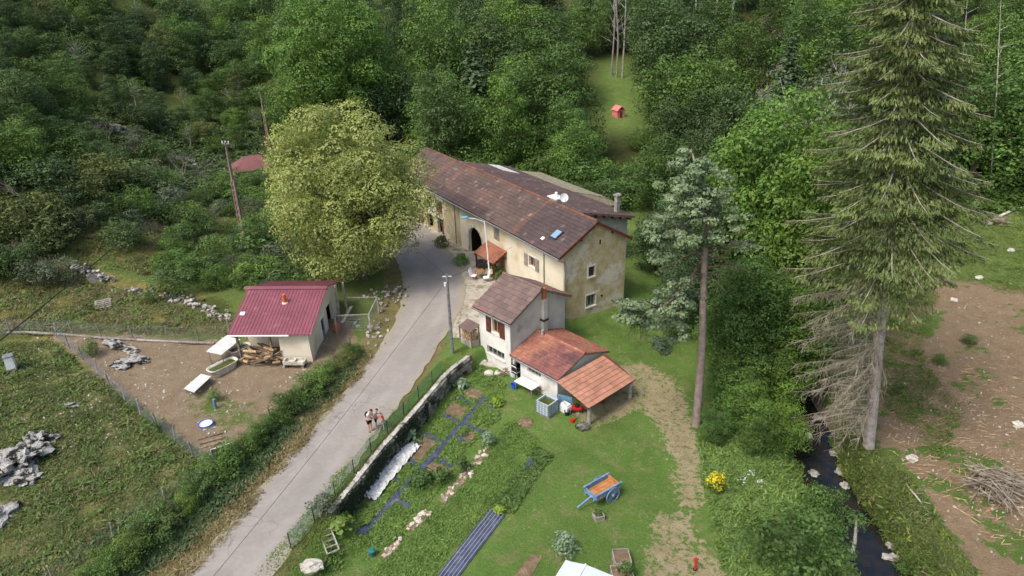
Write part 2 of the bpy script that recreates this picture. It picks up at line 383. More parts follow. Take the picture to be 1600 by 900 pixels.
edge = t.math('ABSOLUTE', t.math('SUBTRACT', t.sep(t.attr('Col'))[0], .5))
c = t.mix(t.rmp(t.math('ADD', edge, t.math('MULTIPLY', t.math('SUBTRACT', n3, .5), .16)), .40, .5, 0, .75), c, lin(150, 140, 112))
vo = t.n('ShaderNodeTexVoronoi', feature='DISTANCE_TO_EDGE'); vo.inputs['Scale'].default_value = .42
wv = t.n('ShaderNodeVectorMath', operation='ADD'); nz = t.n('ShaderNodeTexNoise'); nz.inputs['Scale'].default_value = 1.2; nz.inputs['Detail'].default_value = 5; t.l(t.pos, nz.inputs['Vector']); t.l(t.pos, wv.inputs[0]); t.l(nz.outputs['Color'], wv.inputs[1]); t.l(wv.outputs[0], vo.inputs['Vector'])
c = t.mix(t.math('MULTIPLY', t.rmp(vo.outputs['Distance'], .004, .014, .5, 0), t.noise(.3, 3, .5, .45, .6)), c, lin(92, 88, 82))
c = t.mix(t.rmp(t.noise(.22, 2, .4, .1, .9), .62, .64, 0, .22), c, lin(120, 117, 113))
MATS['road'] = t.done(t.pr(c, .9, .2, 0, t.bump(n2, .3, .01)))
structure(ribbon('road', 'road', ROAD, lambda x, y: -2.15 - .35 * float(sst(44, 56, y)), lambda x, y: 2.15 + .8 * float(sst(44, 54, y)) - .9 * float(sst(68, 78, y)), 8, .05, jit=.12))
mat('gravel', lin(168, 158, 142), lin(196, 188, 172), 1.5, .95, .1, bump=.6, bscale=30, c3=lin(132, 126, 96), s3=1.1, t3=(.5, .66), fine=.3)
court = [(-4.9, 46.6), (-3.0, 46.0), (-2.2, 47.4), (0, 49.2), (2.95, 52.7), (-.1, 57.6), (-4.1, 64.1), (-7.2, 69.1), (-9.2, 72.3), (-12.3, 77), (-14.4, 72.6), (-8.0, 62), (-5.0, 54)]
cx, cy = np.mean(court, 0)
mb = MB(); K = len(court)
mb.add([(x, y, Z(x, y) + .035) for x, y in court] + [((x + cx) / 2, (y + cy) / 2, Z((x + cx) / 2, (y + cy) / 2) + .035) for x, y in court] + [(cx, cy, Z(cx, cy) + .035)],
       [(i, (i + 1) % K, K + (i + 1) % K, K + i) for i in range(K)] + [(K + i, K + (i + 1) % K, 2 * K) for i in range(K)])
structure(mb.build('courtyard', 'gravel'))
t = NT('water')
MATS['water'] = t.done(t.pr(t.mix(t.noise(1.2, 5, .6), (.005, .008, .011), (.022, .016, .009)), .06, .5, 0, t.bump(t.noise(5, 5, .6, .2, .8), .25, .03)))
structure(ribbon('stream', 'water', STREAM, lambda x, y: -2.2, lambda x, y: 2.2, 2, 0, flat=-3.72))

# ------------------------------------------------------------------ shared materials
mat('plaster_white', lin(226, 222, 214), lin(208, 204, 196), .9, .9, .15, bump=.2, bscale=18, c3=lin(186, 178, 164), s3=.7, t3=(.6, .75))
mat('plaster_cream', lin(222, 211, 188), lin(208, 197, 174), .7, .9, .15, bump=.25, bscale=14, c3=lin(202, 182, 138), s3=.35, t3=(.57, .68))
mat('plaster_ochre', lin(208, 194, 162), lin(190, 168, 126), 1.3, .95, .1, bump=.7, bscale=10, bdist=.05, c3=lin(222, 214, 198), s3=.5, t3=(.5, .62), fine=.25)
mat('plaster_grey', lin(206, 202, 194), lin(188, 184, 176), .8, .9, .15, bump=.25, bscale=12, c3=lin(160, 154, 144), s3=.6, t3=(.6, .75))
mat('tile_brown', lin(98, 82, 76), lin(87, 74, 70), .5, .9, .2, bump=.3, bscale=20, c3=lin(108, 86, 77), s3=.18, t3=(.5, .62), vcol=True)
mat('tile_dark', lin(98, 82, 78), lin(84, 70, 68), .5, .9, .2, bump=.3, bscale=20, vcol=True)
mat('tile_mauve', lin(124, 104, 97), lin(110, 93, 88), .8, .9, .2, bump=.3, bscale=20, c3=lin(150, 104, 88), s3=.35, t3=(.55, .62), rnd_=.16)
mat('tile_orange', lin(166, 116, 94), lin(148, 100, 84), .7, .9, .2, bump=.3, bscale=20, c3=lin(124, 90, 80), s3=.5, t3=(.52, .66), vcol=True)
mat('tile_shelter', lin(174, 128, 106), lin(158, 112, 92), .9, .9, .2, bump=.3, bscale=20, c3=lin(130, 102, 84), s3=1.6, t3=(.58, .72), rnd_=.14)
mat('roof_dull', lin(128, 86, 84), lin(116, 78, 76), .8, .8, .2)
mat('pale_timber', lin(144, 138, 116), lin(122, 116, 98), 2, .9, .1, rnd_=.12)
mat('rubble', lin(188, 184, 174), lin(148, 144, 134), 2.0, .95, .1, bump=.8, bscale=9, bdist=.05, c3=lin(84, 84, 70), s3=1.2, t3=(.5, .6), rnd_=.25)
mat('roof_red', lin(134, 76, 86), lin(122, 68, 78), .6, .5, .35, bump=.05, bscale=30, c3=lin(150, 98, 104), s3=1.1, t3=(.54, .72), fine=.12)
mat('wood_old', lin(150, 132, 110), lin(112, 98, 82), 4, .9, .1, bump=.4, bscale=30, rnd_=.2)
mat('wood_brown', lin(112, 66, 52), lin(92, 54, 44), 3, .8, .2, bump=.3, bscale=30, rnd_=.1)
mat('wood_honey', lin(188, 134, 84), lin(160, 108, 66), 3, .7, .2, bump=.2, bscale=30, rnd_=.12)
mat('wood_grey', lin(168, 160, 148), lin(132, 126, 116), 5, .9, .1, bump=.4, bscale=30, rnd_=.2)
mat('firewood', lin(196, 168, 132), lin(150, 118, 88), 9, .9, .1, bump=.3, rnd_=.25)
mat('concrete', lin(172, 166, 156), lin(140, 134, 126), 2.5, .9, .15, bump=.3, bscale=25)
mat('concrete_pink', lin(150, 128, 116), lin(124, 106, 98), 2.5, .9, .15, bump=.3, bscale=25)
mat('limestone', lin(198, 195, 188), lin(162, 158, 152), 2.0, .95, .1, bump=.9, bscale=6, bdist=.12, c3=lin(58, 58, 54), s3=2.0, t3=(.50, .57), fine=.35)
mat('wall_stone', lin(156, 150, 140), lin(116, 112, 104), 2.0, .95, .1, bump=.8, bscale=9, bdist=.06, c3=lin(62, 60, 50), s3=1.1, t3=(.46, .58), rnd_=.22)
mat('cap_stone', lin(214, 208, 194), lin(180, 174, 160), 2.0, .95, .1, bump=.7, bscale=9, bdist=.05, c3=lin(96, 94, 78), s3=1.3, t3=(.58, .68), rnd_=.12)
mat('white_paint', lin(236, 236, 234), lin(222, 222, 220), 1.5, .5, .4)
mat('white_sheet', lin(216, 216, 212), lin(192, 192, 186), 2, .6, .3, bump=.5, bscale=6)
mat('metal_grey', lin(160, 162, 164), lin(128, 130, 132), 4, .5, .5, metal=.6)
mat('dark_metal', lin(52, 54, 56), lin(40, 42, 44), 4, .6, .4)
mat('black_rubber', (.012, .012, .013), (.03, .03, .03), 4, .7, .3)
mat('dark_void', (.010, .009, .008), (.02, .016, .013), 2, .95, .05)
mat('terracotta', lin(204, 112, 62), lin(182, 92, 50), 4, .8, .2)
mat('blue_paint', lin(112, 142, 172), lin(96, 126, 156), 5, .7, .3, c3=lin(160, 176, 188), s3=4, t3=(.52, .68), fine=.15)
mat('wall_cap', lin(196, 192, 180), lin(160, 156, 146), 2.0, .95, .1, bump=.7, bscale=9, bdist=.05, c3=lin(84, 84, 68), s3=1.2, t3=(.52, .64), rnd_=.15)
mat('green_mesh', lin(64, 116, 84), None, rough=.6)
mat('fabric_blue', lin(56, 61, 80), lin(78, 84, 102), 2.5, .7, .3, bump=.7, bscale=9, c3=lin(112, 114, 118), s3=1.4, t3=(.58, .72))
mat('fabric_line', lin(150, 156, 172), None)
mat('soil', lin(136, 116, 92), lin(112, 95, 76), 3, .95, .1, bump=.8, bscale=14, bdist=.06, c3=lin(166, 144, 112), s3=2, t3=(.55, .7))
mat('brick_strip', lin(158, 138, 116), lin(132, 112, 92), 3, .95, .1, bump=.9, bscale=14, bdist=.06, c3=lin(104, 112, 66), s3=1.8, t3=(.54, .62))
mat('straw', lin(206, 186, 132), lin(176, 156, 104), 4, .9, .1)
mat('red_plastic', lin(206, 44, 34), lin(180, 32, 28), 4, .4, .5)
mat('blue_plastic', lin(42, 86, 190), lin(52, 100, 200), 3, .4, .5)
mat('ibc_plastic', lin(196, 208, 216), lin(180, 194, 204), 3, .5, .4)
mat('pond_water', lin(62, 74, 38), lin(84, 90, 46), 3, .15, .5)
mat('bark', lin(124, 110, 94), lin(86, 76, 66), 4, .95, .1, bump=.8, bscale=14, bdist=.04)
mat('bark_pale', lin(196, 190, 178), lin(158, 152, 140), 3, .95, .1, bump=.5, bscale=14)
mat('bark_pine', lin(160, 143, 134), lin(134, 120, 112), 3, .95, .1, bump=.9, bscale=10, bdist=.05)
mat('bark_spruce', lin(188, 176, 168), lin(152, 142, 136), 3, .95, .1, bump=.8, bscale=12, bdist=.04)
mat('twig_grey', lin(156, 146, 130), lin(122, 112, 98), 2, .95, .1, vcol=False, rnd_=.12)
t = NT('glass'); MATS['glass'] = t.done(t.pr((.03, .04, .05), .05, .6))
t = NT('skylight_glass'); MATS['skylight_glass'] = t.done(t.pr(lin(150, 180, 200), .08, .8, .35))
t = NT('polytunnel')
a = t.pr(lin(226, 232, 240), .3, .5); b = t.n('ShaderNodeBsdfTranslucent'); b.inputs[0].default_value = (.75, .8, .88, 1)
x = t.n('ShaderNodeMixShader'); x.inputs[0].default_value = .35; t.l(a, x.inputs[1]); t.l(b.outputs[0], x.inputs[2]); MATS['polytunnel'] = t.done(x.outputs[0])
# ------------------------------------------------------------------ building helpers (local x along the ridge, local -y across the roof)
def wall(mb, f3, L0, L1, z0, z1, ops, depth=.28, back=None):
    """a wall of cells with rectangular openings; f3(s, d, z): s along the wall, d depth inwards"""
    xs = sorted({L0, L1, *[o[0] for o in ops], *[o[1] for o in ops]}); zs = sorted({z0, z1, *[o[2] for o in ops], *[o[3] for o in ops]})
    for xa, xb in zip(xs[:-1], xs[1:]):
        for za, zb in zip(zs[:-1], zs[1:]):
            xm, zm = (xa + xb) / 2, (za + zb) / 2
            if any(o[0] < xm < o[1] and o[2] < zm < o[3] for o in ops): continue
            mb.add([f3(xa, 0, za), f3(xb, 0, za), f3(xb, 0, zb), f3(xa, 0, zb)], [(0, 1, 2, 3)])
    for x0, x1, a, b in [o[:4] for o in ops]:
        c = [(x0, a), (x1, a), (x1, b), (x0, b)]
        for i in range(4):
            (p, q), (r, s_) = c[i], c[(i + 1) % 4]
            mb.add([f3(p, 0, q), f3(r, 0, s_), f3(r, depth, s_), f3(p, depth, q)], [(0, 1, 2, 3)])
def fbox(mb, f3, s0, s1, d0, d1, z0, z1):
    vs = [f3(s, d, z) for z in (z0, z1) for s, d in ((s0, d0), (s1, d0), (s1, d1), (s0, d1))]
    mb.add(vs, [(0, 3, 2, 1), (4, 5, 6, 7), (0, 1, 5, 4), (1, 2, 6, 5), (2, 3, 7, 6), (3, 0, 4, 7)]); return mb
def window(root, f3, s0, s1, z0, z1, m='wood_brown', depth=.16, bars=1, sill='plaster_white', glass='glass'):
    mb = MB(); w_ = .07
    fbox(mb, f3, s0, s1, depth, depth + .06, z0, z0 + w_); fbox(mb, f3, s0, s1, depth, depth + .06, z1 - w_, z1)
    fbox(mb, f3, s0, s0 + w_, depth, depth + .06, z0 + w_, z1 - w_); fbox(mb, f3, s1 - w_, s1, depth, depth + .06, z0 + w_, z1 - w_)
    for k in range(1, bars + 1):
        x = s0 + (s1 - s0) * k / (bars + 1); fbox(mb, f3, x - .04, x + .04, depth + .005, depth + .065, z0 + w_, z1 - w_)
    o = mb.build('window', m, root)
    for k in range(bars + 1):
        a, b = s0 + (s1 - s0) * k / (bars + 1), s0 + (s1 - s0) * (k + 1) / (bars + 1)
        fbox(MB(), f3, a + .05, b - .05, depth + .03, depth + .045, z0 + w_, z1 - w_).build('pane', glass, o)
    if sill: fbox(MB(), f3, s0 - .1, s1 + .1, -.07, .1, z0 - .1, z0 + .003).build('sill', sill, o)
    return o
def shutter(root, f3, s0, s1, z0, z1, m='wood_brown', d=-.05):
    o = fbox(MB(), f3, s0, s1, d, d + .035, z0, z1).build('shutter', m, root); n = max(3, int((s1 - s0) / .13))
    mb = MB()
    for k in (.2, .8): fbox(mb, f3, s0 + .02, s1 - .02, d - .025, d, z0 + (z1 - z0) * k - .05, z0 + (z1 - z0) * k + .05)
    for k in range(1, n): x = s0 + (s1 - s0) * k / n; fbox(mb, f3, x - .008, x + .008, d - .012, d, z0, z1)
    mb.build('batten', m, o); return o
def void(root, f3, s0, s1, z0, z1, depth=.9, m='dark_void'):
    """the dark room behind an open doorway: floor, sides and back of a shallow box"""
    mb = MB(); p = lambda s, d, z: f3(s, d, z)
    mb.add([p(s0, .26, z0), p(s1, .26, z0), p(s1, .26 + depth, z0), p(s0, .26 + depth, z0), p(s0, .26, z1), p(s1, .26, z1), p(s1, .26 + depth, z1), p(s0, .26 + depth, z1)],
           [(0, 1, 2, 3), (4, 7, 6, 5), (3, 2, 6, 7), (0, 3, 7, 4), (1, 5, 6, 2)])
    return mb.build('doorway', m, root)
TILE_PROF = [(0, 0), (.25, .03), (.6, .035), (.82, .05), (1, .012)]
def tiles(mb, O, ax, up, L, S, tw, tl, colf, skip=None):
    O, ax, up = map(lambda q: np.array(q, float), (O, ax, up)); n = np.cross(ax, up); n /= np.linalg.norm(n)
    if n[2] < 0: n = -n
    nc, nr = max(1, round(L / tw)), max(1, round(S / tl)); tw, tl = L / nc, S / nr
    for r in range(nr):
        for k in range(nc):
            if skip and skip((k + .5) * tw, (r + .5) * tl): continue
            jx, jn = rnd.uniform(-.012, .012), rnd.uniform(-.004, .014)
            vs = []
            for (q, lift) in ((-.03, .045), (1.0, .008)):
                for px, pz in TILE_PROF: vs.append(O + ax * (k + px) * tw + ax * jx + up * (r + q) * tl + n * (pz + lift + jn))
            base = [O + ax * (k + e) * tw + up * (r - .03) * tl for e in (0, 1)]
            h = len(TILE_PROF); c = colf((k + .5) * tw, (r + .5) * tl)
            mb.add(vs + base, [(i, i + 1, i + 1 + h, i + h) for i in range(h - 1)] + [tuple(range(h - 1, -1, -1)) + (2 * h, 2 * h + 1)], c)
    return mb
def tmesh(tw, tl):
    mb = MB(); tiles(mb, (0, 0, 0), (1, 0, 0), (0, 1, 0), tw, tl, tw, tl, lambda a, b: (1, 1, 1)); return mb.mesh('roof_tile')
def tile_objects(roof, me, m, O, ax, up, L, S, tw, tl):
    O, ax, up = map(lambda q: np.array(q, float), (O, ax, up)); n = np.cross(ax, up)
    if n[2] < 0: n = -n
    n /= np.linalg.norm(n)
    for r in range(round(S / tl)):
        for k in range(round(L / tw)):
            p = O + ax * (k * tw + rnd.uniform(-.01, .01)) + up * r * tl + n * rnd.uniform(0, .012)
            o = link('roof_tile', me, m, roof)
            M = Matrix.Identity(4)
            for i in range(3): M[i][0], M[i][1], M[i][2], M[i][3] = ax[i], up[i], n[i], p[i]
            o.matrix_basis = M @ Matrix.Rotation(rnd.uniform(-.015, .015), 4, 'Z')
def ridge_caps(mb, a, b, r=.13, step=.42, c=(1, 1, 1)):
    a, b = np.array(a, float), np.array(b, float); L = np.linalg.norm(b - a); d = (b - a) / L; n = int(L / step)
    for i in range(n):
        k = rnd.uniform(.75, 1.2); p = a + d * i * step; mb.tube([p, p + d * step * 1.06], [r * 1.06, r * .94], 8, tuple(k * q for q in c))
    return mb

# ------------------------------------------------------------------ farmhouse
YH = 2.125
fh = thing('farmhouse', 'long old stone farmhouse with brown tiled roof and big arched barn door', 'farmhouse', (3.714, 49.648, 0), YH)
ZE, ZR, WH, LH = 5.256, 7.477, 7.515, 31.0
pit = (ZR - ZE) / (WH / 2)
FV, BV = .6, WH - .5
zt_f = ZE + FV * pit - .16
ff3 = lambda s, d, z: (s, -(FV + d), z)
mb = MB(); wall(mb, ff3, .18, 17.4, -1.2, zt_f, [(13.2, 15.8, .2, 3.4), (9.92, 10.96, 3.3, 4.68), (4.23, 5.15, 2.78, 3.7), (9.2, 10.2, .4, 2.45)])
# arch spandrels
ar = [(14.5 + 1.3 * math.cos(t_), 2.1 + 1.28 * math.sin(t_)) for t_ in np.linspace(0, math.pi, 15)]
for (xa, za), (xb, zb) in zip(ar[:-1], ar[1:]):
    mb.add([ff3(xa, 0, za), ff3(xb, 0, zb), ff3(xb, 0, 3.4), ff3(xa, 0, 3.4)], [(0, 1, 2, 3)])
    mb.add([ff3(xa, 0, za), ff3(xb, 0, zb), ff3(xb, .28, zb), ff3(xa, .28, za)], [(0, 1, 2, 3)])
mb.build('wall', 'plaster_cream', fh)['label'] = 'cream rendered front wall'
mb = MB(); wall(mb, ff3, 17.4, LH - .5, -1.2, zt_f, [(21.2, 22.66, 2.76, 4.23), (21.15, 22.55, .35, 2.25), (23.7, 25.0, .3, 2.1), (23.7, 25.4, 2.75, 4.1)])
mb.build('wall', 'plaster_ochre', fh)['label'] = 'patchy ochre barn wall'
gf3 = lambda s, d, z: (.18 + d, -s, z)
mb = MB(); wall(mb, gf3, FV, BV, -1.6, zt_f, [(3.1, 3.75, 2.77, 3.67), (2.92, 3.9, .07, 1.13)], .3)
mb.add([gf3(FV, 0, zt_f), gf3(BV, 0, zt_f), gf3(WH / 2, 0, ZR - .18)], [(0, 1, 2)])
mb.build('wall', 'plaster_ochre', fh)['label'] = 'weathered ochre gable wall'
mb = MB(); mb.add([(LH - .5, -FV, -1.2), (LH - .5, -BV, -1.2), (LH - .5, -BV, zt_f), (LH - .5, -WH / 2, ZR - .18), (LH - .5, -FV, zt_f)], [(0, 1, 2, 3, 4)])
mb.add([(.18, -BV, -1.6), (LH - .5, -BV, -1.6), (LH - .5, -BV, zt_f), (.18, -BV, zt_f)], [(0, 1, 2, 3)])
mb.build('wall', 'plaster_grey', fh)
def fring(name, f3, s0, s1, z0, z1, w_, m, root, proud=.02):
    mb = MB(); fbox(mb, f3, s0 - w_, s1 + w_, -proud, .05, z1, z1 + w_ * 1.4); fbox(mb, f3, s0 - w_, s0, -proud, .05, z0, z1); fbox(mb, f3, s1, s1 + w_, -proud, .05, z0, z1)
    return mb.build(name, m, root)
window(fh, ff3, 4.23, 5.15, 2.78, 3.7, 'wood_honey'); shutter(fh, ff3, 5.3, 5.88, 2.6, 3.72, 'wood_grey'); shutter(fh, ff3, 3.62, 4.16, 2.6, 3.72, 'wood_grey'); fring('window_surround', ff3, 4.23, 5.15, 2.78, 3.7, .12, 'plaster_white', fh)
shutter(fh, ff3, 9.95, 10.93, 3.32, 4.66, 'wood_grey', .1)
shutter(fh, ff3, 21.23, 22.63, 2.78, 4.2, 'wood_brown', .08)
fring('window_surround', ff3, 21.2, 22.66, 2.76, 4.23, .16, 'plaster_white', fh)
window(fh, gf3, 3.1, 3.75, 2.77, 3.67, 'wood_brown', .14); fring('window_surround', gf3, 3.1, 3.75, 2.77, 3.67, .14, 'plaster_white', fh)
window(fh, gf3, 2.92, 3.9, .07, 1.13, 'wood_grey', .2, 2); fring('window_surround', gf3, 2.92, 3.9, .07, 1.13, .1, 'plaster_white', fh)
fbox(MB(), gf3, 4.15, 4.3, -.006, .004, 5.42, 5.82).build('slit_window', 'dark_void', fh)
MB().tube([(.15, -4.56, .74), (.19, -4.56, .74)], .1, 12).build('vent_hole', 'dark_void', fh)
void(fh, ff3, 13.2, 15.8, .22, 3.4, 3.0); void(fh, ff3, 23.7, 25.0, .32, 2.1); void(fh, ff3, 23.7, 25.4, 2.77, 4.1); void(fh, ff3, 21.15, 22.55, .37, 2.25)
d_ = fbox(MB(), ff3, 21.2, 21.85, .1, .16, .38, 2.2).build('door', 'wood_brown', fh); fbox(MB(), ff3, 21.27, 21.33, .06, .1, 1.2, 1.32).build('handle', 'dark_metal', d_)
fring('door_surround', ff3, 21.15, 22.55, .35, 2.25, .2, 'cap_stone', fh)
# arch surround stones
for i in range(11):
    a0, a1 = math.pi * i / 11 + .02, math.pi * (i + 1) / 11 - .02; mb = MB(); vs = []
    for dd in (-.03, .1):
        for r_ in (1.3, 1.55):
            for a_ in (a0, a1): vs.append(ff3(14.5 + r_ * math.cos(a_), dd, 2.1 + r_ * .985 * math.sin(a_)))
    mb.add(vs, [(0, 1, 3, 2), (4, 6, 7, 5), (0, 2, 6, 4), (1, 5, 7, 3), (2, 3, 7, 6), (0, 4, 5, 1)]); mb.build('arch_stone', 'cap_stone', fh)
for s0 in (12.95, 15.8):
    for k in range(4): fbox(MB(), ff3, s0, s0 + .25, -.03, .1, .2 + k * .475, .66 + k * .475).build('arch_stone', 'cap_stone', fh)
d_ = MB(); d_.obox((14.95, -1.75, 1.6), (1.25, -.9, 0), (.035, .05, 0), (0, 0, 2.7)); dd = d_.build('barn_door', 'wood_brown', fh)
MB().bar((14.35, -1.28, .5), (15.5, -2.1, 2.6), .14, .05).build('brace', 'wood_honey', dd)
MB().bar((14.42, -1.33, 2.75), (15.5, -2.1, 2.75), .14, .05).build('brace', 'wood_honey', dd)
fbox(MB(), ff3, 9.25, 10.15, .14, .2, .42, 2.42).build('door', 'wood_honey', fh)
# roof
def speck(a, b, dark=.0):
    k = rnd.gauss(1, .06)
    if rnd.random() < .022: k *= 1.8
    return (k, k * rnd.uniform(.96, 1.04), k * rnd.uniform(.94, 1.06))
roof = MB(); upf = np.array([0, -WH / 2, ZR - ZE]); SL = np.linalg.norm(upf); upf /= SL; upb = upf * np.array([1, -1, 1])
roof.slab([(0, 0, ZE), (LH, 0, ZE), (LH, -WH / 2, ZR), (0, -WH / 2, ZR)], .16); roof.slab([(0, -WH, ZE), (LH, -WH, ZE), (LH, -WH / 2, ZR - .001), (0, -WH / 2, ZR - .001)], .16)
ro = roof.build('roof', 'wood_old', fh)
def fcol(x, s):
    c = speck(x, s)
    e = abs(x - 6.5 - .35 * math.sin(s * 1.4))
    if x < 6.4: c = tuple(q * k for q, k in zip(c, (.78, .8, .88)))
    elif e < .6: c = tuple(q * k for q, k in zip(c, (1.18, 1.02, .92)))
    elif s < 1.2 and x > 12: c = tuple(q * k for q, k in zip(c, (.74, .75, .82)))
    elif rnd.random() < .04: c = tuple(q * 1.4 for q in c)
    if abs(x - 24) < .5: c = tuple(q * k for q, k in zip(c, (1.25, 1.1, 1.0)))
    return c
stuff(tiles(MB(), (0, 0, ZE), (1, 0, 0), upf, LH, SL, .31, .36, fcol).build('roof_tiles', 'tile_brown', ro, colr=True))
stuff(tiles(MB(), (0, -WH, ZE), (1, 0, 0), upb, LH, SL, .31, .36, lambda x, s: tuple(.9 * q for q in speck(x, s))).build('roof_tiles', 'tile_dark', ro, colr=True))
stuff(ridge_caps(MB(), (0, -WH / 2, ZR + .03), (LH, -WH / 2, ZR + .03), .14, .42, (1.5, 1.1, .9)).build('ridge_tiles', 'tile_brown', ro, colr=True))
MB().slab([(-.06, .02, ZE + .06), (-.005, .02, ZE + .06), (-.005, -WH / 2, ZR + .06), (-.06, -WH / 2, ZR + .06)], .22).build('bargeboard', 'wood_brown', ro)
MB().slab([(-.06, -WH - .02, ZE + .06), (-.005, -WH - .02, ZE + .06), (-.005, -WH / 2, ZR + .055), (-.06, -WH / 2, ZR + .055)], .22).build('bargeboard', 'wood_brown', ro)
MB().tube([(-.1, .09, ZE - .1), (26, .09, ZE - .1)], .07, 8).build('gutter', 'metal_grey', ro)
for x in (2.85, 18.4): MB().tube([(x, .08, ZE - .12), (x, -FV + .06, ZE - .45), (x, -FV + .06, .3)], .045, 8).build('downpipe', 'metal_grey', fh)
MB().tube([(-.05, .05, ZE - .15), (.1, -.5, ZE - .45), (.11, -.66, ZE - .6), (.11, -.66, -.6)], .05, 8).build('downpipe', 'concrete', fh)
for y in (-2.2, -5.4): MB().box(-.02, .3, y - .08, y + .08, ZE + (WH / 2 - abs(y + WH / 2)) * pit - .36, ZE + (WH / 2 - abs(y + WH / 2)) * pit - .18).build('purlin', 'wood_brown', ro)
def on_slope(x, v): return np.array([x, -v, ZE + v * pit])
nf = np.cross((1, 0, 0), upf); nf = nf if nf[2] > 0 else -nf
sk = MB().obox(on_slope(2.33, 1.5) + nf * .1, (.86, 0, 0), upf * .98, nf * .14).build('skylight', 'dark_metal', ro)
MB().obox(on_slope(2.33, 1.5) + nf * .175, (.68, 0, 0), upf * .8, nf * .02).build('pane', 'skylight_glass', sk)
vp = MB().obox(on_slope(3.2, .75) + nf * .1, (.34, 0, 0), upf * .3, nf * .1).build('roof_vent', 'white_paint', ro); MB().tube([on_slope(3.2, .85), on_slope(3.2, .85) + np.array([0, 0, 1.0])], .02, 6).build('mast', 'metal_grey', vp)
# chimney stack and dish on the ridge
ch = MB().box(5.75, 6.75, -4.5, -3.9, 7.0, 7.75).build('chimney', 'plaster_white', ro); MB().box(5.6, 6.9, -4.65, -3.75, 7.8, 7.9).build('chimney_cap', 'white_paint', ch); MB().tube([(6.2, -4.2, 7.85), (6.2, -4.2, 8.3)], .12, 10).build('flue', 'white_paint', ch)
dm = MB(); n_ = 18; cdir = np.array([-.9, .28, .32]); cdir /= np.linalg.norm(cdir); ex = np.cross(cdir, (0, 0, 1)); ex /= np.linalg.norm(ex); ey = np.cross(ex, cdir); ctr = np.array([5.2, -4.3, 8.05])
rings = [(0, -.1), (.2, -.07), (.38, 0)]
vs = [ctr + cdir * -.1]; fs = []
for r_, dz in rings[1:]: vs += [ctr + cdir * dz + (ex * math.cos(2 * math.pi * i / n_) + ey * math.sin(2 * math.pi * i / n_)) * r_ for i in range(n_)]
fs = [(0, 1 + i, 1 + (i + 1) % n_) for i in range(n_)] + [(1 + i, 1 + n_ + i, 1 + n_ + (i + 1) % n_, 1 + (i + 1) % n_) for i in range(n_)]
dmb = MB(); dmb.add(vs, fs); dish = tag(thing('satellite_dish', 'white satellite dish mounted on the farmhouse ridge', 'satellite dish', (3.714, 49.648, 0), YH), 'white satellite dish mounted on the farmhouse ridge', 'satellite dish')
dmb.build('dish', 'white_paint', dish, True); MB().tube([ctr - cdir * .1, ctr - cdir * .25, (5.3, -4.2, 7.3)], .03, 6).build('bracket', 'metal_grey', dish); MB().tube([ctr + ey * -.45, ctr + cdir * .5 - ey * .1], .02, 5).build('feed_arm', 'metal_grey', dish)
MB().tube([ctr + cdir * .5 - ey * .1, ctr + cdir * .42 - ey * .1], .07, 8).build('receiver', 'white_paint', dish)
# rear wing
rw = thing('rear_wing', 'low rear wing with white gable and shallow dark tiled roof behind the farmhouse', 'outbuilding', (3.714, 49.648, 0), YH)
rz = lambda v: 5.35 - .26 * (v - 8.0)
mb = MB(); mb.add([(7.8, -BV - .02, -1.4), (7.8, -13.9, -1.4), (7.8, -13.9, rz(13.9) - .2), (7.8, -BV - .02, rz(BV) - .2)], [(0, 1, 2, 3)])
mb.add([(7.8, -13.9, -1.4), (30, -13.9, -1.4), (30, -13.9, rz(13.9) - .2), (7.8, -13.9, rz(13.9) - .2)], [(0, 1, 2, 3)]); mb.build('wall', 'plaster_grey', rw)
upr = np.array([0, 7.2, .26 * 7.2]); SR = np.linalg.norm(upr); upr /= SR
r2 = MB().slab([(7.3, -14.4, rz(14.4)), (30.3, -14.4, rz(14.4)), (30.3, -7.2, rz(7.2)), (7.3, -7.2, rz(7.2))], .15).build('roof', 'wood_old', rw)
stuff(tiles(MB(), (7.3, -14.4, rz(14.4)), (1, 0, 0), upr, 23, SR, .31, .38, lambda x, s: tuple(.95 * q for q in speck(x, s))).build('roof_tiles', 'tile_dark', r2, colr=True))
for k in range(7): y = -7.8 - k * 1.0; MB().box(7.2, 7.8, y - .07, y + .07, rz(-y) - .38, rz(-y) - .17).build('rafter', 'wood_brown', r2)
MB().slab([(25.5, -13.0, rz(13.0) + .09), (30.2, -13.0, rz(13.0) + .09), (30.2, -11.4, rz(11.4) + .09), (26.5, -11.4, rz(11.4) + .09)], .03).build('metal_sheet', 'white_sheet', r2)
cst = MB().box(8.3, 8.7, -13.3, -12.9, 3.2, 5.75).build('chimney', 'concrete', rw); MB().box(8.2, 8.8, -13.4, -12.8, 5.752, 5.85).box(8.28, 8.72, -13.32, -12.88, 5.85, 5.92).build('chimney_cap', 'concrete', cst)
lt = thing('timber_lean_to', 'half built timber lean-to with bare pale battens behind the rear wing', 'lean-to', (3.714, 49.648, 0), YH)
for k in range(9): x = 12.5 + k * 1.6; MB().bar((x, -14.0, 3.72), (x, -17.0, 3.0), .1, .14).build('rafter', 'wood_honey', lt)
for k in range(6): y = -14.3 - k * .5; MB().bar((11.8 + rnd.uniform(-.5, .5), y, 3.82 + (y + 14) * .24), (25.9, y, 3.82 + (y + 14) * .24), .09, .05).build('batten', 'pale_timber', lt)
MB().slab([(17, -14.2, 3.86), (27.5, -14.2, 3.86), (27.5, -17.2, 3.14), (15, -17.2, 3.14)], .03).build('sheet', 'pale_timber', lt)
for x in (12.6, 17.3, 22, 25.2): MB().box(x - .09, x + .09, -16.9, -16.72, -1.6, 3.0).build('post', 'wood_honey', lt)
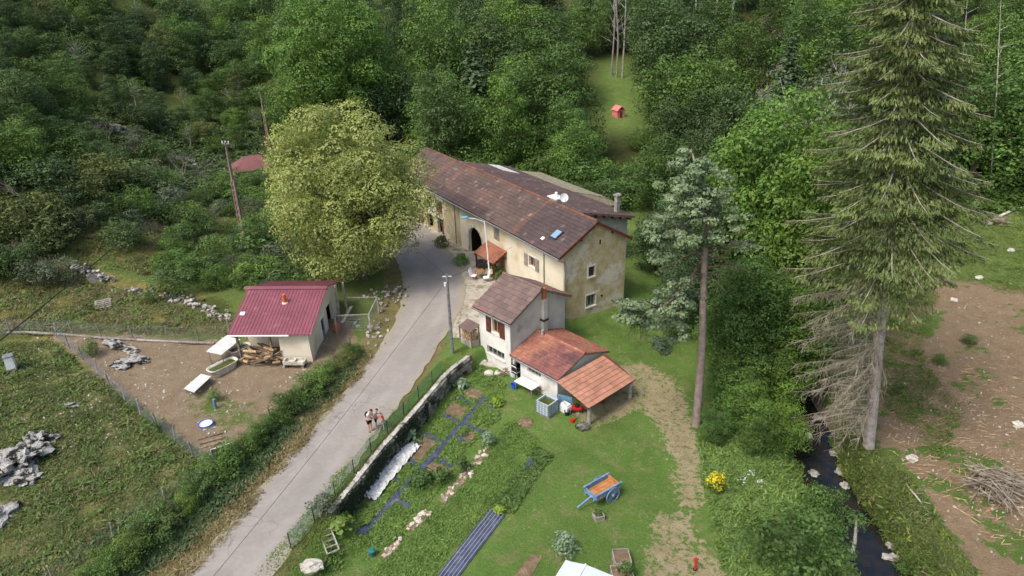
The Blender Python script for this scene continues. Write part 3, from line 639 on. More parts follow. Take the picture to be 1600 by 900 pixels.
# porch
po = thing('porch', 'small rust tiled porch roof on posts over the farmhouse front door', 'porch', (3.714, 49.648, 0), YH)
upp = np.array([0, -1.5, .85]); SP = np.linalg.norm(upp); upp /= SP
pr_ = MB().slab([(8.7, .9, 2.0), (12.1, .9, 2.0), (12.1, -.6, 2.85), (8.7, -.6, 2.85)], .1).build('roof', 'wood_brown', po)
stuff(tiles(MB(), (8.7, .9, 2.0), (1, 0, 0), upp, 3.4, SP, .28, .33, lambda x, s: tuple(rnd.gauss(.92, .08) * q for q in (1, .9, .85))).build('roof_tiles', 'tile_orange', pr_, colr=True))
for x in (8.85, 11.95): MB().box(x - .07, x + .07, .7, .84, .3, 1.98).build('post', 'wood_brown', po)
MB().bar((8.85, -.55, 2.2), (8.85, 1.0, 1.85), .1).build('beam', 'wood_brown', po); MB().bar((11.95, -.55, 2.2), (11.95, 1.0, 1.85), .1).build('beam', 'wood_brown', po)
fb = MB(); fb.box(11.4, 12.6, -.5, .4, .4, 1.0); fb.build('bench', 'wood_old', po)

# ------------------------------------------------------------------ cottage
YC = 2.31
ct = thing('cottage', 'small white two storey cottage with mauve tiled roof and brown shutters by the garden wall', 'cottage', (-.211, 42.414, 0), YC)
ze, zr, WC, LC = 3.438, 5.034, 6.327, 4.085; pc = (zr - ze) / (WC / 2); fv = .343; bv = WC - .4; x0, x1 = .33, LC - .33; zw = ze + fv * pc - .14
cf3 = lambda s, d, z: (s, -(fv + d), z); cg3 = lambda s, d, z: (x0 + d, -s, z)
mb = MB(); wall(mb, cf3, x0, x1, -1.7, zw, [(1.55, 2.3, 1.85, 3.15), (1.1, 3.0, -.15, .5)]); mb.build('wall', 'plaster_white', ct)['label'] = 'bright white front wall'
mb = MB(); mb.add([cg3(fv, 0, -1.7), cg3(bv, 0, -1.7), cg3(bv, 0, zw), cg3(WC / 2, 0, zr - .16), cg3(fv, 0, zw)], [(0, 1, 2, 3, 4)])
mb.add([(x1, -fv, -1.2), (x1, -bv, -1.2), (x1, -bv, zw), (x1, -WC / 2, zr - .16), (x1, -fv, zw)], [(0, 1, 2, 3, 4)]); mb.add([(x0, -bv, -1.7), (x1, -bv, -1.7), (x1, -bv, zw), (x0, -bv, zw)], [(0, 1, 2, 3)]); mb.build('wall', 'plaster_grey', ct)  # greyer copy of the white plaster: the gable's shade put into its colour
window(ct, cf3, 1.55, 2.3, 1.85, 3.15, 'wood_honey'); shutter(ct, cf3, 2.4, 2.95, 1.7, 3.2); shutter(ct, cf3, .95, 1.5, 1.7, 3.2)
window(ct, cf3, 1.1, 3.0, -.15, .5, 'wood_grey', .14, 3)
rc = MB(); rc.slab([(0, 0, ze), (LC, 0, ze), (LC, -WC / 2, zr), (0, -WC / 2, zr)], .14); rc.slab([(0, -WC, ze), (LC, -WC, ze), (LC, -WC / 2, zr - .001), (0, -WC / 2, zr - .001)], .14)
rco = rc.build('roof', 'wood_old', ct); uc = np.array([0, -WC / 2, zr - ze]); SC = np.linalg.norm(uc); uc /= SC
tw, tl = LC / 10, SC / 8; tme = tmesh(tw, tl); tile_objects(rco, tme, 'tile_mauve', (0, 0, ze), (1, 0, 0), uc, LC, SC, tw, tl); tile_objects(rco, tme, 'tile_mauve', (LC, -WC, ze), (-1, 0, 0), uc * np.array([1, -1, 1]), LC, SC, tw, tl)
for k in range(9): MB().tube([(k * LC / 9, -WC / 2, zr + .03), ((k + 1.05) * LC / 9, -WC / 2, zr + .03)], [.14, .12], 8).build('ridge_tile', 'tile_mauve', rco)
MB().tube([(-.05, .08, ze - .08), (LC + .05, .08, ze - .08)], .06, 8).build('gutter', 'metal_grey', rco)
MB().tube([(x0 + .1, .06, ze - .1), (x0 + .02, -fv + .06, ze - .4), (x0 + .02, -fv + .06, -1.3)], .045, 8).build('downpipe', 'white_paint', ct)
fl = MB().box(x0 - .34, x0, -3.72, -3.32, .6, 4.1).build('chimney_stack', 'plaster_grey', ct); MB().tube([(x0 - .17, -3.52, 4.1), (x0 - .17, -3.52, 5.0)], .13, 10).build('flue_pipe', 'terracotta', fl); MB().box(x0 - .4, x0 + .06, -3.78, -3.26, 2.4, 2.55).build('bracket', 'dark_metal', fl)

# ------------------------------------------------------------------ annex and open shelter
YA = 2.308
an = thing('annex', 'low white annex with weathered orange tiled roof joined to the cottage gable', 'annex', (2.881, 39.193, 0), YA)
ze, zr, WA, LA = .81, 1.75, 5.417, 4.76; pa = (zr - ze) / (WA / 2); zw = ze + .3 * pa - .12
af3 = lambda s, d, z: (s, -(.3 + d), z)
mb = MB(); wall(mb, af3, .25, LA, -1.8, zw, [(1.9, 3.25, .02, .5), (3.95, 4.6, -1.35, .3)], .2)
mb.add([(.25, -.3, -1.8), (.25, -5.1, -1.8), (.25, -5.1, zw), (.25, -WA / 2, zr - .14), (.25, -.3, zw)], [(0, 1, 2, 3, 4)]); mb.add([(.25, -5.1, -1.8), (LA, -5.1, -1.8), (LA, -5.1, zw), (.25, -5.1, zw)], [(0, 1, 2, 3)]); mb.build('wall', 'plaster_white', an)
window(an, af3, 1.9, 3.25, .02, .5, 'wood_grey', .1, 3); void(an, lambda s, d, z: af3(s, d - .06, z), 3.95, 4.6, -1.33, .3)
ra = MB(); ra.slab([(0, 0, ze), (LA, 0, ze), (LA, -WA / 2, zr), (0, -WA / 2, zr)], .12); ra.slab([(0, -WA, ze), (LA, -WA, ze), (LA, -WA / 2, zr - .001), (0, -WA / 2, zr - .001)], .12)
rao = ra.build('roof', 'wood_old', an); ua = np.array([0, -WA / 2, zr - ze]); SA = np.linalg.norm(ua); ua /= SA
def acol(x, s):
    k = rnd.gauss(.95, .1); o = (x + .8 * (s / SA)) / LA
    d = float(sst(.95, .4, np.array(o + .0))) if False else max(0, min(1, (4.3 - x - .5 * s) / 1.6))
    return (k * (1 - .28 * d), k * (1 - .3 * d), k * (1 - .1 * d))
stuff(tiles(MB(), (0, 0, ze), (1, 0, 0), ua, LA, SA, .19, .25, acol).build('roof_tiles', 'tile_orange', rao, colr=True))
stuff(tiles(MB(), (0, -WA, ze), (1, 0, 0), ua * np.array([1, -1, 1]), LA, SA, .19, .25, lambda x, s: tuple(rnd.gauss(.85, .12) * q for q in (1, .95, .95))).build('roof_tiles', 'tile_orange', rao, colr=True))
stuff(ridge_caps(MB(), (0, -WA / 2, zr + .02), (LA, -WA / 2, zr + .02), .11, .33, (1.1, 1, 1)).build('ridge_tiles', 'tile_orange', rao, colr=True))
MB().tube([(-.05, .07, ze - .06), (LA - .3, .07, ze - .06)], .055, 8).build('gutter', 'metal_grey', rao); MB().tube([(.2, .07, ze - .1), (.27, -.23, ze - .3), (.27, -.23, -1.4)], .04, 8).build('downpipe', 'white_paint', an)
MB().tube([(3.9, -2.5, 1.6), (3.9, -2.5, 2.2)], .1, 8).build('roof_vent', 'concrete', rao)
sh = thing('open_shelter', 'open lean-to shelter with orange tiled roof on two round posts beside the annex', 'shelter', (2.881, 39.193, 0), YA)
hz, lz = .95, .22; us = np.array([2.85, 0, hz - lz]); SS = np.linalg.norm(us); us /= SS
rs = MB().slab([(-3.05, .35, lz), (-3.05, -4.45, lz), (-.2, -4.75, hz), (-.2, .0, hz)], .1).build('roof', 'wood_brown', sh)
tw, tl = 4.75 / 13, SS / 8; tme2 = tmesh(tw, tl)
tile_objects(rs, tme2, 'tile_shelter', (-3.05, .33, lz), (0, -1, 0), us, 4.76, SS, tw, tl)
for y in (-.1, -4.35): MB().tube([(-2.75, y, -2.1), (-2.75, y, lz - .1)], [.15, .13], 10).build('post', 'concrete', sh)
for y in (-.1, -2.2, -4.35): MB().bar((-2.95, y, lz - .14), (-.2, y, hz - .16), .1, .12).build('rafter', 'wood_brown', sh)
MB().bar((-2.75, .2, lz - .2), (-2.75, -4.5, lz - .2), .14, .14).build('beam', 'wood_brown', sh)
def in_frame(root, x, y, z=None):
    a = root.rotation_euler[2]; X = root.location[0] + x * math.cos(a) - y * math.sin(a); Y = root.location[1] + x * math.sin(a) + y * math.cos(a); return (X, Y, Z(X, Y) if z is None else z)
lg = MB(); lg.tube([(0, 0, .24), (1.5, 0, .24)], .24, 10); lgm = lg.mesh('log')
for i, (x, y, r_) in enumerate(((-1.9, -2.6, .3), (-1.3, -3.3, -.1), (-.9, -2.9, .5), (-1.6, -3.9, .2))):
    o = link('log', lgm if i == 0 else lgm, 'wood_brown', None, in_frame(sh, x, y), YA + r_ + .6); o.scale = (rnd.uniform(.7, 1), rnd.uniform(.7, 1.1), rnd.uniform(.7, 1.1)); tag(o, 'thick cut log lying under the open shelter roof', 'log', 'logs under the shelter')

# ------------------------------------------------------------------ hen house with red metal roof
hh = thing('hen_house', 'stone hen house with ribbed crimson metal roof and clay flue', 'shed', (-14.338, 43.165, 0), 3.092)
ze, zr, wf, wb, LS = 2.66, 4.17, 4.773, 4.257, 6.071; ps = (zr - ze) / wf
hf3 = lambda s, d, z: (s, -(.5 + d), z)
mb = MB(); z_ = ze + .5 * ps - .1
mb.add([(.45, -.5, z_), (2.6, -.5, z_), (2.6, -.35, -.1), (.3, -.35, -.1)], [(0, 1, 2, 3)])
mb.add([(2.6, -.5, z_), (2.6, -2.2, ze + 2.2 * ps - .1), (2.6, -2.2, -.1), (2.6, -.35, -.1)], [(0, 1, 2, 3)])
mb.add([(2.6, -2.2, -.1), (LS - .4, -2.2, -.1), (LS - .4, -2.2, ze + 2.2 * ps - .1), (2.6, -2.2, ze + 2.2 * ps - .1)], [(0, 1, 2, 3)])
mb.add([(LS - .4, -2.2, -.1), (LS - .4, -8.4, -.1), (LS - .4, -8.4, zr - (8.4 - wf) * ps - .1), (LS - .4, -wf, zr - .1), (LS - .4, -2.2, ze + 2.2 * ps - .1)], [(0, 1, 2, 3, 4)])
mb.add([(.45, -8.4, -.1), (LS - .4, -8.4, -.1), (LS - .4, -8.4, zr - (8.4 - wf) * ps - .1), (.45, -8.4, zr - (8.4 - wf) * ps - .1)], [(0, 1, 2, 3)])
hg3 = lambda s, d, z: (.45 + d, -s, z)
mb.add([(.3, -.35, -.1), (.45, -.5, z_), (.45, -2.6, ze + 2.6 * ps - .1), (.45, -2.6, -.1)], [(0, 1, 2, 3)])
wall(mb, hg3, 2.6, 8.4, -.1, 2.45, [(3.5, 4.25, .1, 1.95), (5.1, 6.6, .1, 2.2)], .25)
mb.add([(.45, -2.6, 2.45), (.45, -8.4, 2.45), (.45, -8.4, zr - (8.4 - wf) * ps - .1), (.45, -wf, zr - .1), (.45, -2.6, ze + 2.6 * ps - .1)], [(0, 1, 2, 3, 4)])
mb.build('wall', 'plaster_cream', hh)
void(hh, lambda s, d, z: hg3(s, d - .02, z), 5.1, 6.6, .12, 2.2, 1.2)
dd = fbox(MB(), hg3, 3.55, 4.2, .05, .1, .12, 1.92).build('door', 'blue_paint', hh); fbox(MB(), hg3, 3.68, 4.07, .03, .05, .9, 1.8).build('pane', 'glass', dd); fring('door_surround', hg3, 3.5, 4.25, .1, 1.95, .14, 'white_paint', hh)
def ribbed(mb, p0, ax, up, L, S, n, th=.03):
    ax, up = np.array(ax, float), np.array(up, float); nn = np.cross(ax, up); nn = nn if nn[2] > 0 else -nn; nn /= np.linalg.norm(nn); p0 = np.array(p0, float); prof = []
    for k in range(n):
        a = L * k / n; w_ = L / n
        prof += [(a, 0), (a + w_ * .68, 0), (a + w_ * .76, th), (a + w_ * .92, th)]
    prof.append((L, 0)); K = len(prof)
    vs = [p0 + ax * a + nn * z + up * q for q in (0, S) for a, z in prof]
    mb.add(vs, [(i, i + 1, i + 1 + K, i + K) for i in range(K - 1)])
    mb.slab([p0 - nn * .004, p0 + ax * L - nn * .004, p0 + ax * L + up * S - nn * .004, p0 + up * S - nn * .004], .05); return mb
u1 = np.array([0, -wf, zr - ze]); S1 = np.linalg.norm(u1); u1 /= S1
n_sheet = 6
rh = MB().bar((0, -wf, zr - .12), (LS, -wf, zr - .12), .12, .16).build('roof_frame', 'wood_brown', hh)
for k in range(n_sheet):
    L_ = LS / n_sheet; ribbed(MB(), (k * L_ + .003, 0, ze), (1, 0, 0), u1, L_ - .006, S1, 4).build('roof_sheet', 'roof_red', hh)
    ribbed(MB(), ((k + 1) * L_ * .98 - .003 + .1, -wf - wb * .92, zr - wb * .92 * ps), (-1, 0, 0), u1 * np.array([1, -1, 1]), L_ * .98 - .006, S1 * wb * .92 / wf, 4).build('roof_sheet', 'roof_red', hh)
MB().slab([(-.05, -wf + .28, zr - .02), (LS + .3, -wf + .28, zr - .02), (LS + .3, -wf - .02, zr + .08), (-.05, -wf - .02, zr + .08)], .03).slab([(-.05, -wf - .02, zr + .078), (LS + .3, -wf - .02, zr + .078), (LS + .3, -wf - .3, zr - .02), (-.05, -wf - .3, zr - .02)], .03).build('ridge_cap', 'roof_red', hh)
cp = MB().tube([(2.76, -3.12, 3.55), (2.76, -3.12, 4.35)], [.15, .13], 12).build('flue_pipe', 'terracotta', hh); MB().lathe([(.24, 0), (.2, .1)], (2.76, -3.12, 3.63), 12).build('collar', 'plaster_cream', cp)
MB().obox((5.6, -2.0, ze + 2.0 * ps + .06), (.34, 0, 0), u1 * .3, (0, 0, .06)).build('roof_vent', 'white_paint', hh)
MB().tube([(1.6, .06, ze - .05), (LS, .06, ze - .05)], .06, 8).build('gutter', 'white_paint', hh)
for x in (3.2, 5.6): MB().box(x - .07, x + .07, -.45, -.31, -.1, ze + .02).build('post', 'wood_old', hh)
for y in (-8.6, -6.5): MB().box(-.1, .06, y - .08, y + .08, -.1, zr - abs(-y - wf) * ps - .15).build('post', 'concrete', hh)
# far neighbours
nb = G(398, 275); nh = thing('red_roof_shed', 'shed with plain dull red hipped roof half hidden by shrubs beyond the pole', 'shed', (nb[0], nb[1], nb[2] - .3), .5); nh.scale = (.78, .78, .8)
MB().box(-3.2, 3.2, -2.4, 2.4, -.5, 2.2).build('wall', 'plaster_grey', nh)
mb = MB(); mb.add([(-3.7, -2.9, 2.1), (3.7, -2.9, 2.1), (3.7, 2.9, 2.1), (-3.7, 2.9, 2.1), (-1.2, 0, 4.0), (1.2, 0, 4.0)], [(0, 1, 5, 4), (1, 2, 5), (2, 3, 4, 5), (3, 0, 4), (0, 3, 2, 1)]); mb.build('roof', 'roof_dull', nh)
pb = G(966, 182); ph = thing('pink_hut', 'tiny pink garden hut standing in the far forest clearing', 'hut', pb, .4)
MB().box(-.75, .75, -.9, .9, -.2, 1.3).build('wall', mat('pink', lin(214, 128, 122), lin(200, 112, 108), 3), ph)
MB().slab([(-.9, -1.05, 1.15), (0, -1.05, 1.95), (0, 1.05, 1.95), (-.9, 1.05, 1.15)], .08).slab([(.9, -1.05, 1.15), (0, -1.05, 1.949), (0, 1.05, 1.949), (.9, 1.05, 1.15)], .08).build('roof', 'pink', ph)
MB().box(-.25, .25, -.93, -.905, -.1, 1.1).build('door', 'wood_brown', ph)
# ------------------------------------------------------------------ foliage
def unit(a): return a / np.maximum(np.linalg.norm(a, axis=-1, keepdims=True), 1e-9)
def quadmesh(name, V, C):
    """V (N,4,3) quads, C (N,3) colours"""
    n = len(V); me = bpy.data.meshes.new(name); me.vertices.add(n * 4); me.vertices.foreach_set('co', V.reshape(-1))
    me.loops.add(n * 4); me.loops.foreach_set('vertex_index', np.arange(n * 4)); me.polygons.add(n)
    me.polygons.foreach_set('loop_start', np.arange(0, n * 4, 4)); me.polygons.foreach_set('loop_total', np.full(n, 4)); me.update()
    a = me.color_attributes.new('Col', 'FLOAT_COLOR', 'POINT'); a.data.foreach_set('color', np.hstack([np.repeat(C, 4, 0), np.ones((n * 4, 1))]).ravel())
    return me
def leafquads(P, N, size, asp=.62, tdir=None):
    n = len(P); N = unit(N); t_ = rng.normal(size=(n, 3)) if tdir is None else tdir
    t_ = unit(t_ - N * (t_ * N).sum(-1, keepdims=True)); b = np.cross(N, t_); s = np.asarray(size).reshape(-1, 1) * np.ones((n, 1))
    bend = N * s * rng.uniform(-.12, .12, (n, 1))
    return np.stack([P - t_ * s * .5, P + b * s * asp * .5 + bend, P + t_ * s * .5, P - b * s * asp * .5 + bend], 1)
def clump_leaves(ctr, rad, n, size, up=.5, col_=1.0, flat=.75, soft=.45, lo=.55):
    d = unit(rng.normal(size=(n, 3)) + np.array([0, 0, up])); r = rng.uniform(lo, 1.08, (n, 1)) ** .6
    bump = 1 + .22 * np.sin(d[:, :1] * 5 + ctr[0] * 3) * np.cos(d[:, 1:2] * 5 + ctr[1] * 3) + .15 * np.sin(d[:, 2:] * 7 + ctr[2] * 2)
    P = ctr + d * r * bump * np.array([rad, rad, rad * flat]); N = d + rng.normal(size=(n, 3)) * soft + np.array([0, 0, .3])
    k = col_ * rng.normal(1, .12, (n, 1)).clip(.6, 1.5); C = np.hstack([k * rng.uniform(.9, 1.1, (n, 1)), k, k * rng.uniform(.8, 1.15, (n, 1))])
    return leafquads(P, N, size * rng.uniform(.65, 1.3, n)), C
def crown(R, zc, nclump, per, crad, size, lobes=5, hollow=.45, low=-.55, cvar=.15, gap=.62, lo=.6):
    """leaf clumps set apart over an uneven crown, each a shell of leaves turned outwards"""
    R = np.array(R); Q, Cs, ctrs, rads = [], [], [], []; tries = 0; nl_ = lobes + 5; ph = rng.uniform(0, 6.28); LC = []
    for k in range(nl_):
        zz = low + (1 - low) * (k + .5) / nl_; rr = math.sqrt(max(0, 1 - zz * zz)); a = ph + 2.4 * k + rng.uniform(-.3, .3)
        LC.append((np.array([rr * math.cos(a), rr * math.sin(a), zz]) * rng.uniform(.5, .72), rng.uniform(.34, .5)))
    while len(ctrs) < nclump and tries < nclump * 40:
        tries += 1; d = unit(rng.normal(size=3))
        if rng.random() < .16: q = d * rng.uniform(.1, .55)
        else:
            lc, lr = LC[int(rng.integers(nl_))]; q = lc + d * lr * rng.uniform(hollow, 1) ** .5
            if q @ lc < (lc @ lc) * .7: continue
        p = q * R + np.array([0, 0, zc]); cr = crad * rng.uniform(.6, 1.3)
        if any(((p - e) ** 2).sum() < (gap * .85 * (cr + r_)) ** 2 for e, r_ in zip(ctrs, rads)) and tries < nclump * 30: continue
        ctrs.append(p); rads.append(cr)
    for c_, cr in zip(ctrs, rads):
        q, cc = clump_leaves(c_, cr, int(per * (cr / crad) ** 2 * rng.uniform(.8, 1.2)), size, .55, float(np.clip(rng.normal(1, cvar), .6, 1.5)), .8, .32, lo); Q.append(q); Cs.append(cc)
    return np.concatenate(Q), np.concatenate(Cs), ctrs
def trunk_mesh(h, r, ctrs, zb=.35, frac=.35, lean=(0, 0), seg=7, name='trunk'):
    mb = MB(); top = np.array([lean[0], lean[1], h]); pts = [np.array([0, 0, -.4])] + [top * k + np.array([rnd.uniform(-.1, .1), rnd.uniform(-.1, .1), 0]) * h * .02 for k in (.02, .25, .5, .75, 1)]
    mb.tube(pts, [r * 1.35, r * 1.1, r * .85, r * .6, r * .35, r * .1], seg)
    for c_ in ctrs:
        if rnd.random() > frac: continue
        k = rnd.uniform(zb, .8); a = top * min(k, max(.15, c_[2] / h * .8)); b = np.array(c_); m_ = (a + b) / 2 + np.array([0, 0, -.06 * h * rnd.random()])
        mb.tube([a, m_, b], [r * .38, r * .22, r * .06], 4, cap=False)
    me = mb.mesh(name); return me
LM = {}
def lm(k, a, b, **kw): LM[k] = leafmat('leaf_' + k, a, b, **kw)
lm('linden', (.38, .41, .145), (.27, .31, .095), rnd_=0.0, trans=.3)
lm('bright', (.15, .255, .055), (.108, .20, .044), rnd_=.22, trans=.32)
lm('mid', (.105, .185, .046), (.078, .145, .038), rnd_=.25, trans=.3)
lm('dark', (.08, .136, .048), (.06, .106, .039), rnd_=.25, trans=.25)
lm('olive', (.145, .18, .065), (.105, .14, .05), rnd_=.3, trans=.25)
lm('grey', (.125, .155, .095), (.09, .12, .07), rnd_=.2, trans=.25)
lm('spruce', (.16, .20, .07), (.115, .155, .052), rnd_=0, trans=.15)
lm('fir', (.08, .125, .06), (.06, .10, .048), rnd_=.15, trans=.12)
lm('pine', (.23, .29, .165), (.165, .225, .12), rnd_=0, trans=.2)
lm('weed', (.16, .245, .065), (.125, .20, .052), rnd_=.25, trans=.35)
lm('straw', (.27, .235, .13), (.20, .175, .095), rnd_=.2, trans=.3)
lm('veg', (.13, .22, .06), (.10, .185, .05), rnd_=.3, trans=.3)
lm('cabbage', (.22, .30, .20), (.16, .24, .15), rnd_=.1, trans=.2)
lm('yellow', (.75, .62, .02), (.65, .5, .02), rnd_=0, trans=.3)
lm('white', (.8, .8, .76), (.7, .7, .66), rnd_=.1, trans=.3)
lm('lime', (.24, .34, .05), (.18, .27, .04), rnd_=.1, trans=.3)

PROTO = {}
def proto(key, R, zc, h, nclump, per, crad, size, tr, frac=.35, bark='bark', **kw):
    Q, C, ctrs = crown(R, zc, nclump, per, crad, size, **kw)
    PROTO[key] = (quadmesh('crown', Q, C), trunk_mesh(h, tr, ctrs, frac=frac), bark, max(R[0], R[1]), float(Q[..., 2].max()))
# broadleaf trees about 12 m tall
for i in range(4): proto(f'tree{i}', (4.2 + .4 * (i % 2), 4.2, 5.4 + .4 * (i == 2)), 6.2, 9.5, 80, 160, 1.35, .29, .24, lobes=5 + i, frac=.25, low=-.95, gap=.5)
proto('tall0', (3.2, 3.2, 6.8), 7.6, 12, 72, 150, 1.2, .28, .22, lobes=7, low=-.95); proto('tall1', (3.0, 3.4, 6.6), 7.2, 11.5, 72, 150, 1.15, .28, .2, lobes=5, low=-.95)
# shrubs about 3 m tall
for i in range(5): proto(f'shrub{i}', (1.6, 1.5, 1.45), 1.25, 1.9, 34, 85, .55, .16, .05, frac=.5, low=-.75, lobes=4 + i, hollow=.3)
proto('huge', (9.0, 9.0, 10.5), 12.5, 19, 170, 420, 2.0, .33, .5, frac=.25, low=-.9, lobes=12, hollow=.6, cvar=.12, gap=.5)
# thin airy trees with pale limbs showing
for i in range(2): proto(f'airy{i}', (3.6, 3.6, 4.4), 7.0, 10.5, 60, 42, 1.0, .26, .16, frac=.95, bark='bark_pale', lobes=8, hollow=.25)
def conifer(key, h, R, lev, nb, size):
    Q, C = [], []; mb = MB(); mb.tube([(0, 0, -.4), (0, 0, h * .5), (0, 0, h)], [h * .02, h * .012, .02], 6)
    for i in range(lev):
        z = h * (.1 + .9 * i / lev); L = R * (1 - (i / lev)) ** .8 * rng.uniform(.85, 1.1) + .15
        for k in range(nb):
            a = 2.4 * i + 2 * math.pi * k / nb + rng.uniform(-.3, .3); Lk = L * rng.uniform(.7, 1.1); n = max(6, int(Lk * 12))
            s = np.sort(rng.uniform(.1, 1, n)); d = np.array([math.cos(a), math.sin(a), 0]); side = np.array([-d[1], d[0], 0])
            P = d * (s * Lk)[:, None] + np.array([0, 0, 1.]) * (z + .1 * s * Lk - .42 * s * s * Lk)[:, None] + side * (rng.uniform(-.22, .22, n) * Lk * s)[:, None]
            N = np.array([0, 0, 1.]) + d * .5 + rng.normal(size=(n, 3)) * .4; q = leafquads(P, N, size * rng.uniform(.8, 1.4, n), .5, d + side * rng.uniform(-1, 1, (n, 1)) + np.array([0, 0, -.3])); Q.append(q)
            kk = rng.normal(1, .12, (n, 1)); C.append(np.hstack([kk, kk, kk]))
    PROTO[key] = (quadmesh('crown', np.concatenate(Q), np.concatenate(C)), mb.mesh('trunk'), 'bark', R, h)
conifer('conifer0', 14, 3.4, 34, 8, .42); conifer('conifer1', 12, 2.7, 30, 7, .4)
def dead(key, h, n0, spread, r0, depth=3):
    mb = MB()
    def grow(p, d, L, r, k):
        q = p + d * L * .5 + np.array([rnd.gauss(0, .05), rnd.gauss(0, .05), 0]) * L; e = p + d * L
        mb.tube([p, q, e], [r, r * .75, r * .45], 3 if k < depth else 5, cap=False)
        if k == 0: return
        for _ in range(3 if k > 1 else 4):
            nd = unit(d + np.array([rnd.gauss(0, spread), rnd.gauss(0, spread), rnd.gauss(.15, spread * .6)])); s = rnd.uniform(.45, 1); grow(p + d * L * s, nd, L * rnd.uniform(.5, .75), r * .45, k - 1)
    for _ in range(n0): grow(np.array([rnd.gauss(0, .15), rnd.gauss(0, .15), -.2]), unit(np.array([rnd.gauss(0, .3), rnd.gauss(0, .3), 1])), h * .5, r0, depth)
    PROTO[key] = (mb.mesh('branches'), None, 'twig_grey', h * .4, h)
dead('dead0', 5, 3, .45, .05); dead('dead1', 3, 6, .55, .03); dead('dead2', 8, 1, .4, .12)

TREES = []
def plant(name, key, lmk, loc, sc, label, cat, group=None, sx=1.0):
    cr, tr, bark, R, h = PROTO[key]; o = thing(name, label, cat, loc, rnd.uniform(0, 6.28), group); o.scale = (sc * sx, sc * sx, sc)
    if tr is not None: link('trunk', tr, bark, o)
    c = link('crown' if tr is not None else 'branches', cr, None, o)
    m_ = LM[lmk] if lmk in LM else MATS[lmk]
    if not cr.materials: cr.materials.append(m_)
    c.material_slots[0].link = 'OBJECT'; c.material_slots[0].material = m_
    TREES.append((loc[0], loc[1], R * sc * sx)); return o
def place(u, v, h): return G(u, v, h)
def fp_ok(p, r=1.0):
    for root, (x0, x1, y0, y1) in ((fh, (-1, 32, -18, 3)), (ct, (-1, 6, -8, 2)), (an, (-4, 6, -7, 2)), (hh, (-3, 8, -9.5, 1.5)), (nh, (-4, 4, -4, 4))):
        a = root.rotation_euler[2]; dx, dy = p[0] - root.location[0], p[1] - root.location[1]; lx, ly = dx * math.cos(a) + dy * math.sin(a), -dx * math.sin(a) + dy * math.cos(a)
        if x0 - r < lx < x1 + r and y0 - r < ly < y1 + r: return False
    d, _ = pdist(np.array([p[0]]), np.array([p[1]]), ROAD); return float(d[0]) > 2.6 + r
def free(p, r, k=.5): return all((p[0] - x) ** 2 + (p[1] - y) ** 2 > (k * (r + R)) ** 2 for x, y, R in TREES)
def hero(u, v, h, key, lmk, name, label, cat='tree', group=None, sx=1.0, base=None):
    p = place(u, v, h) if base is None else G(*base)
    return plant(name, key, lmk, p, h / PROTO[key][4], label, cat, group, sx)

# ---- the linden
Q, C, ctrs = crown((6.5, 6.5, 6.8), 7.7, 230, 520, 1.4, .2, lobes=11, hollow=.6, low=-.97, cvar=.12, gap=.46, lo=.7)
lp = np.array([-13.4, 57.5]); ln = thing('linden_tree', 'big round yellow-green linden tree in bloom beside the road', 'tree', (lp[0], lp[1], Z(*lp)))
link('crown', quadmesh('crown', Q, C), LM['linden'], ln); link('trunk', trunk_mesh(10, .45, ctrs, frac=.14), 'bark', ln); TREES.append((lp[0], lp[1], 6.5))
# ---- the Scots pine
pb_ = G(1088, 665); Yp = pb_[1]
tp = [PY(u, v, Yp + dy) for u, v, dy in ((1088, 665, 0), (1096, 560, .1), (1101, 400, -.1), (1107, 330, .2), (1092, 280, .2), (1082, 240, .3))]
pn = thing('scots_pine', 'tall bare trunked pine with lopsided blue-green crown on the lawn edge', 'tree', pb_)
off = np.array(pb_); rel = lambda p: np.asarray(p) - off
MB().tube([rel(tp[0]) + (0, 0, -.4)] + [rel(p) for p in tp], [.34, .3, .25, .19, .14, .09, .04], 9).build('trunk', 'bark_pine', pn, True)
Q, C = [], []; br = MB()
def pine_clump(u, v, dy, r, n, src):
    c_ = rel(PY(u, v, Yp + dy)); a = rel(src); mid = (a + c_) / 2 + np.array([0, 0, .25]); br.tube([a, mid, c_], [.05, .035, .015], 5)
    for _ in range(max(4, int(r * 7))):
        q = c_ + rng.normal(size=3) * np.array([r, r, r * .45]) * .55; m_ = int(n / max(4, int(r * 7)))
        qq, cc = clump_leaves(q, .42, m_, .2, .5, float(rng.normal(1, .12)), .5); Q.append(qq); C.append(cc)
T = tp
for u, v, dy, r in ((1082, 250, 0, .9), (1074, 268, .5, 1.0), (1098, 270, -.4, 1.0), (1085, 285, -.9, 1.1), (1110, 292, .6, 1.1), (1072, 300, .6, 1.2), (1120, 312, -.5, 1.1), (1092, 315, -1.2, 1.2), (1065, 322, -.3, 1.2), (1128, 330, .5, 1.1), (1104, 335, 1.2, 1.2), (1080, 342, -1.2, 1.1), (1118, 348, -1, 1.0)):
    pine_clump(u, v, dy, r, 620, T[4] if v < 290 else T[3])
for u, v, dy, r in ((1050, 345, .3, 1.1), (1030, 352, -.4, 1.0), (1042, 368, -.8, 1.1), (1062, 362, .8, 1.0), (1022, 378, .4, .9), (1082, 372, -.9, .9), (1100, 378, -1.1, .8), (1028, 402, 0, .7)): pine_clump(u, v, dy, r, 520, T[3])
BO = [PY(1066, 455, Yp), PY(1032, 482, Yp - .8)]; br.tube([rel(T[2]), rel(BO[0]), rel(BO[1]), rel(PY(990, 488, Yp - 2))], [.11, .09, .06, .03], 6)
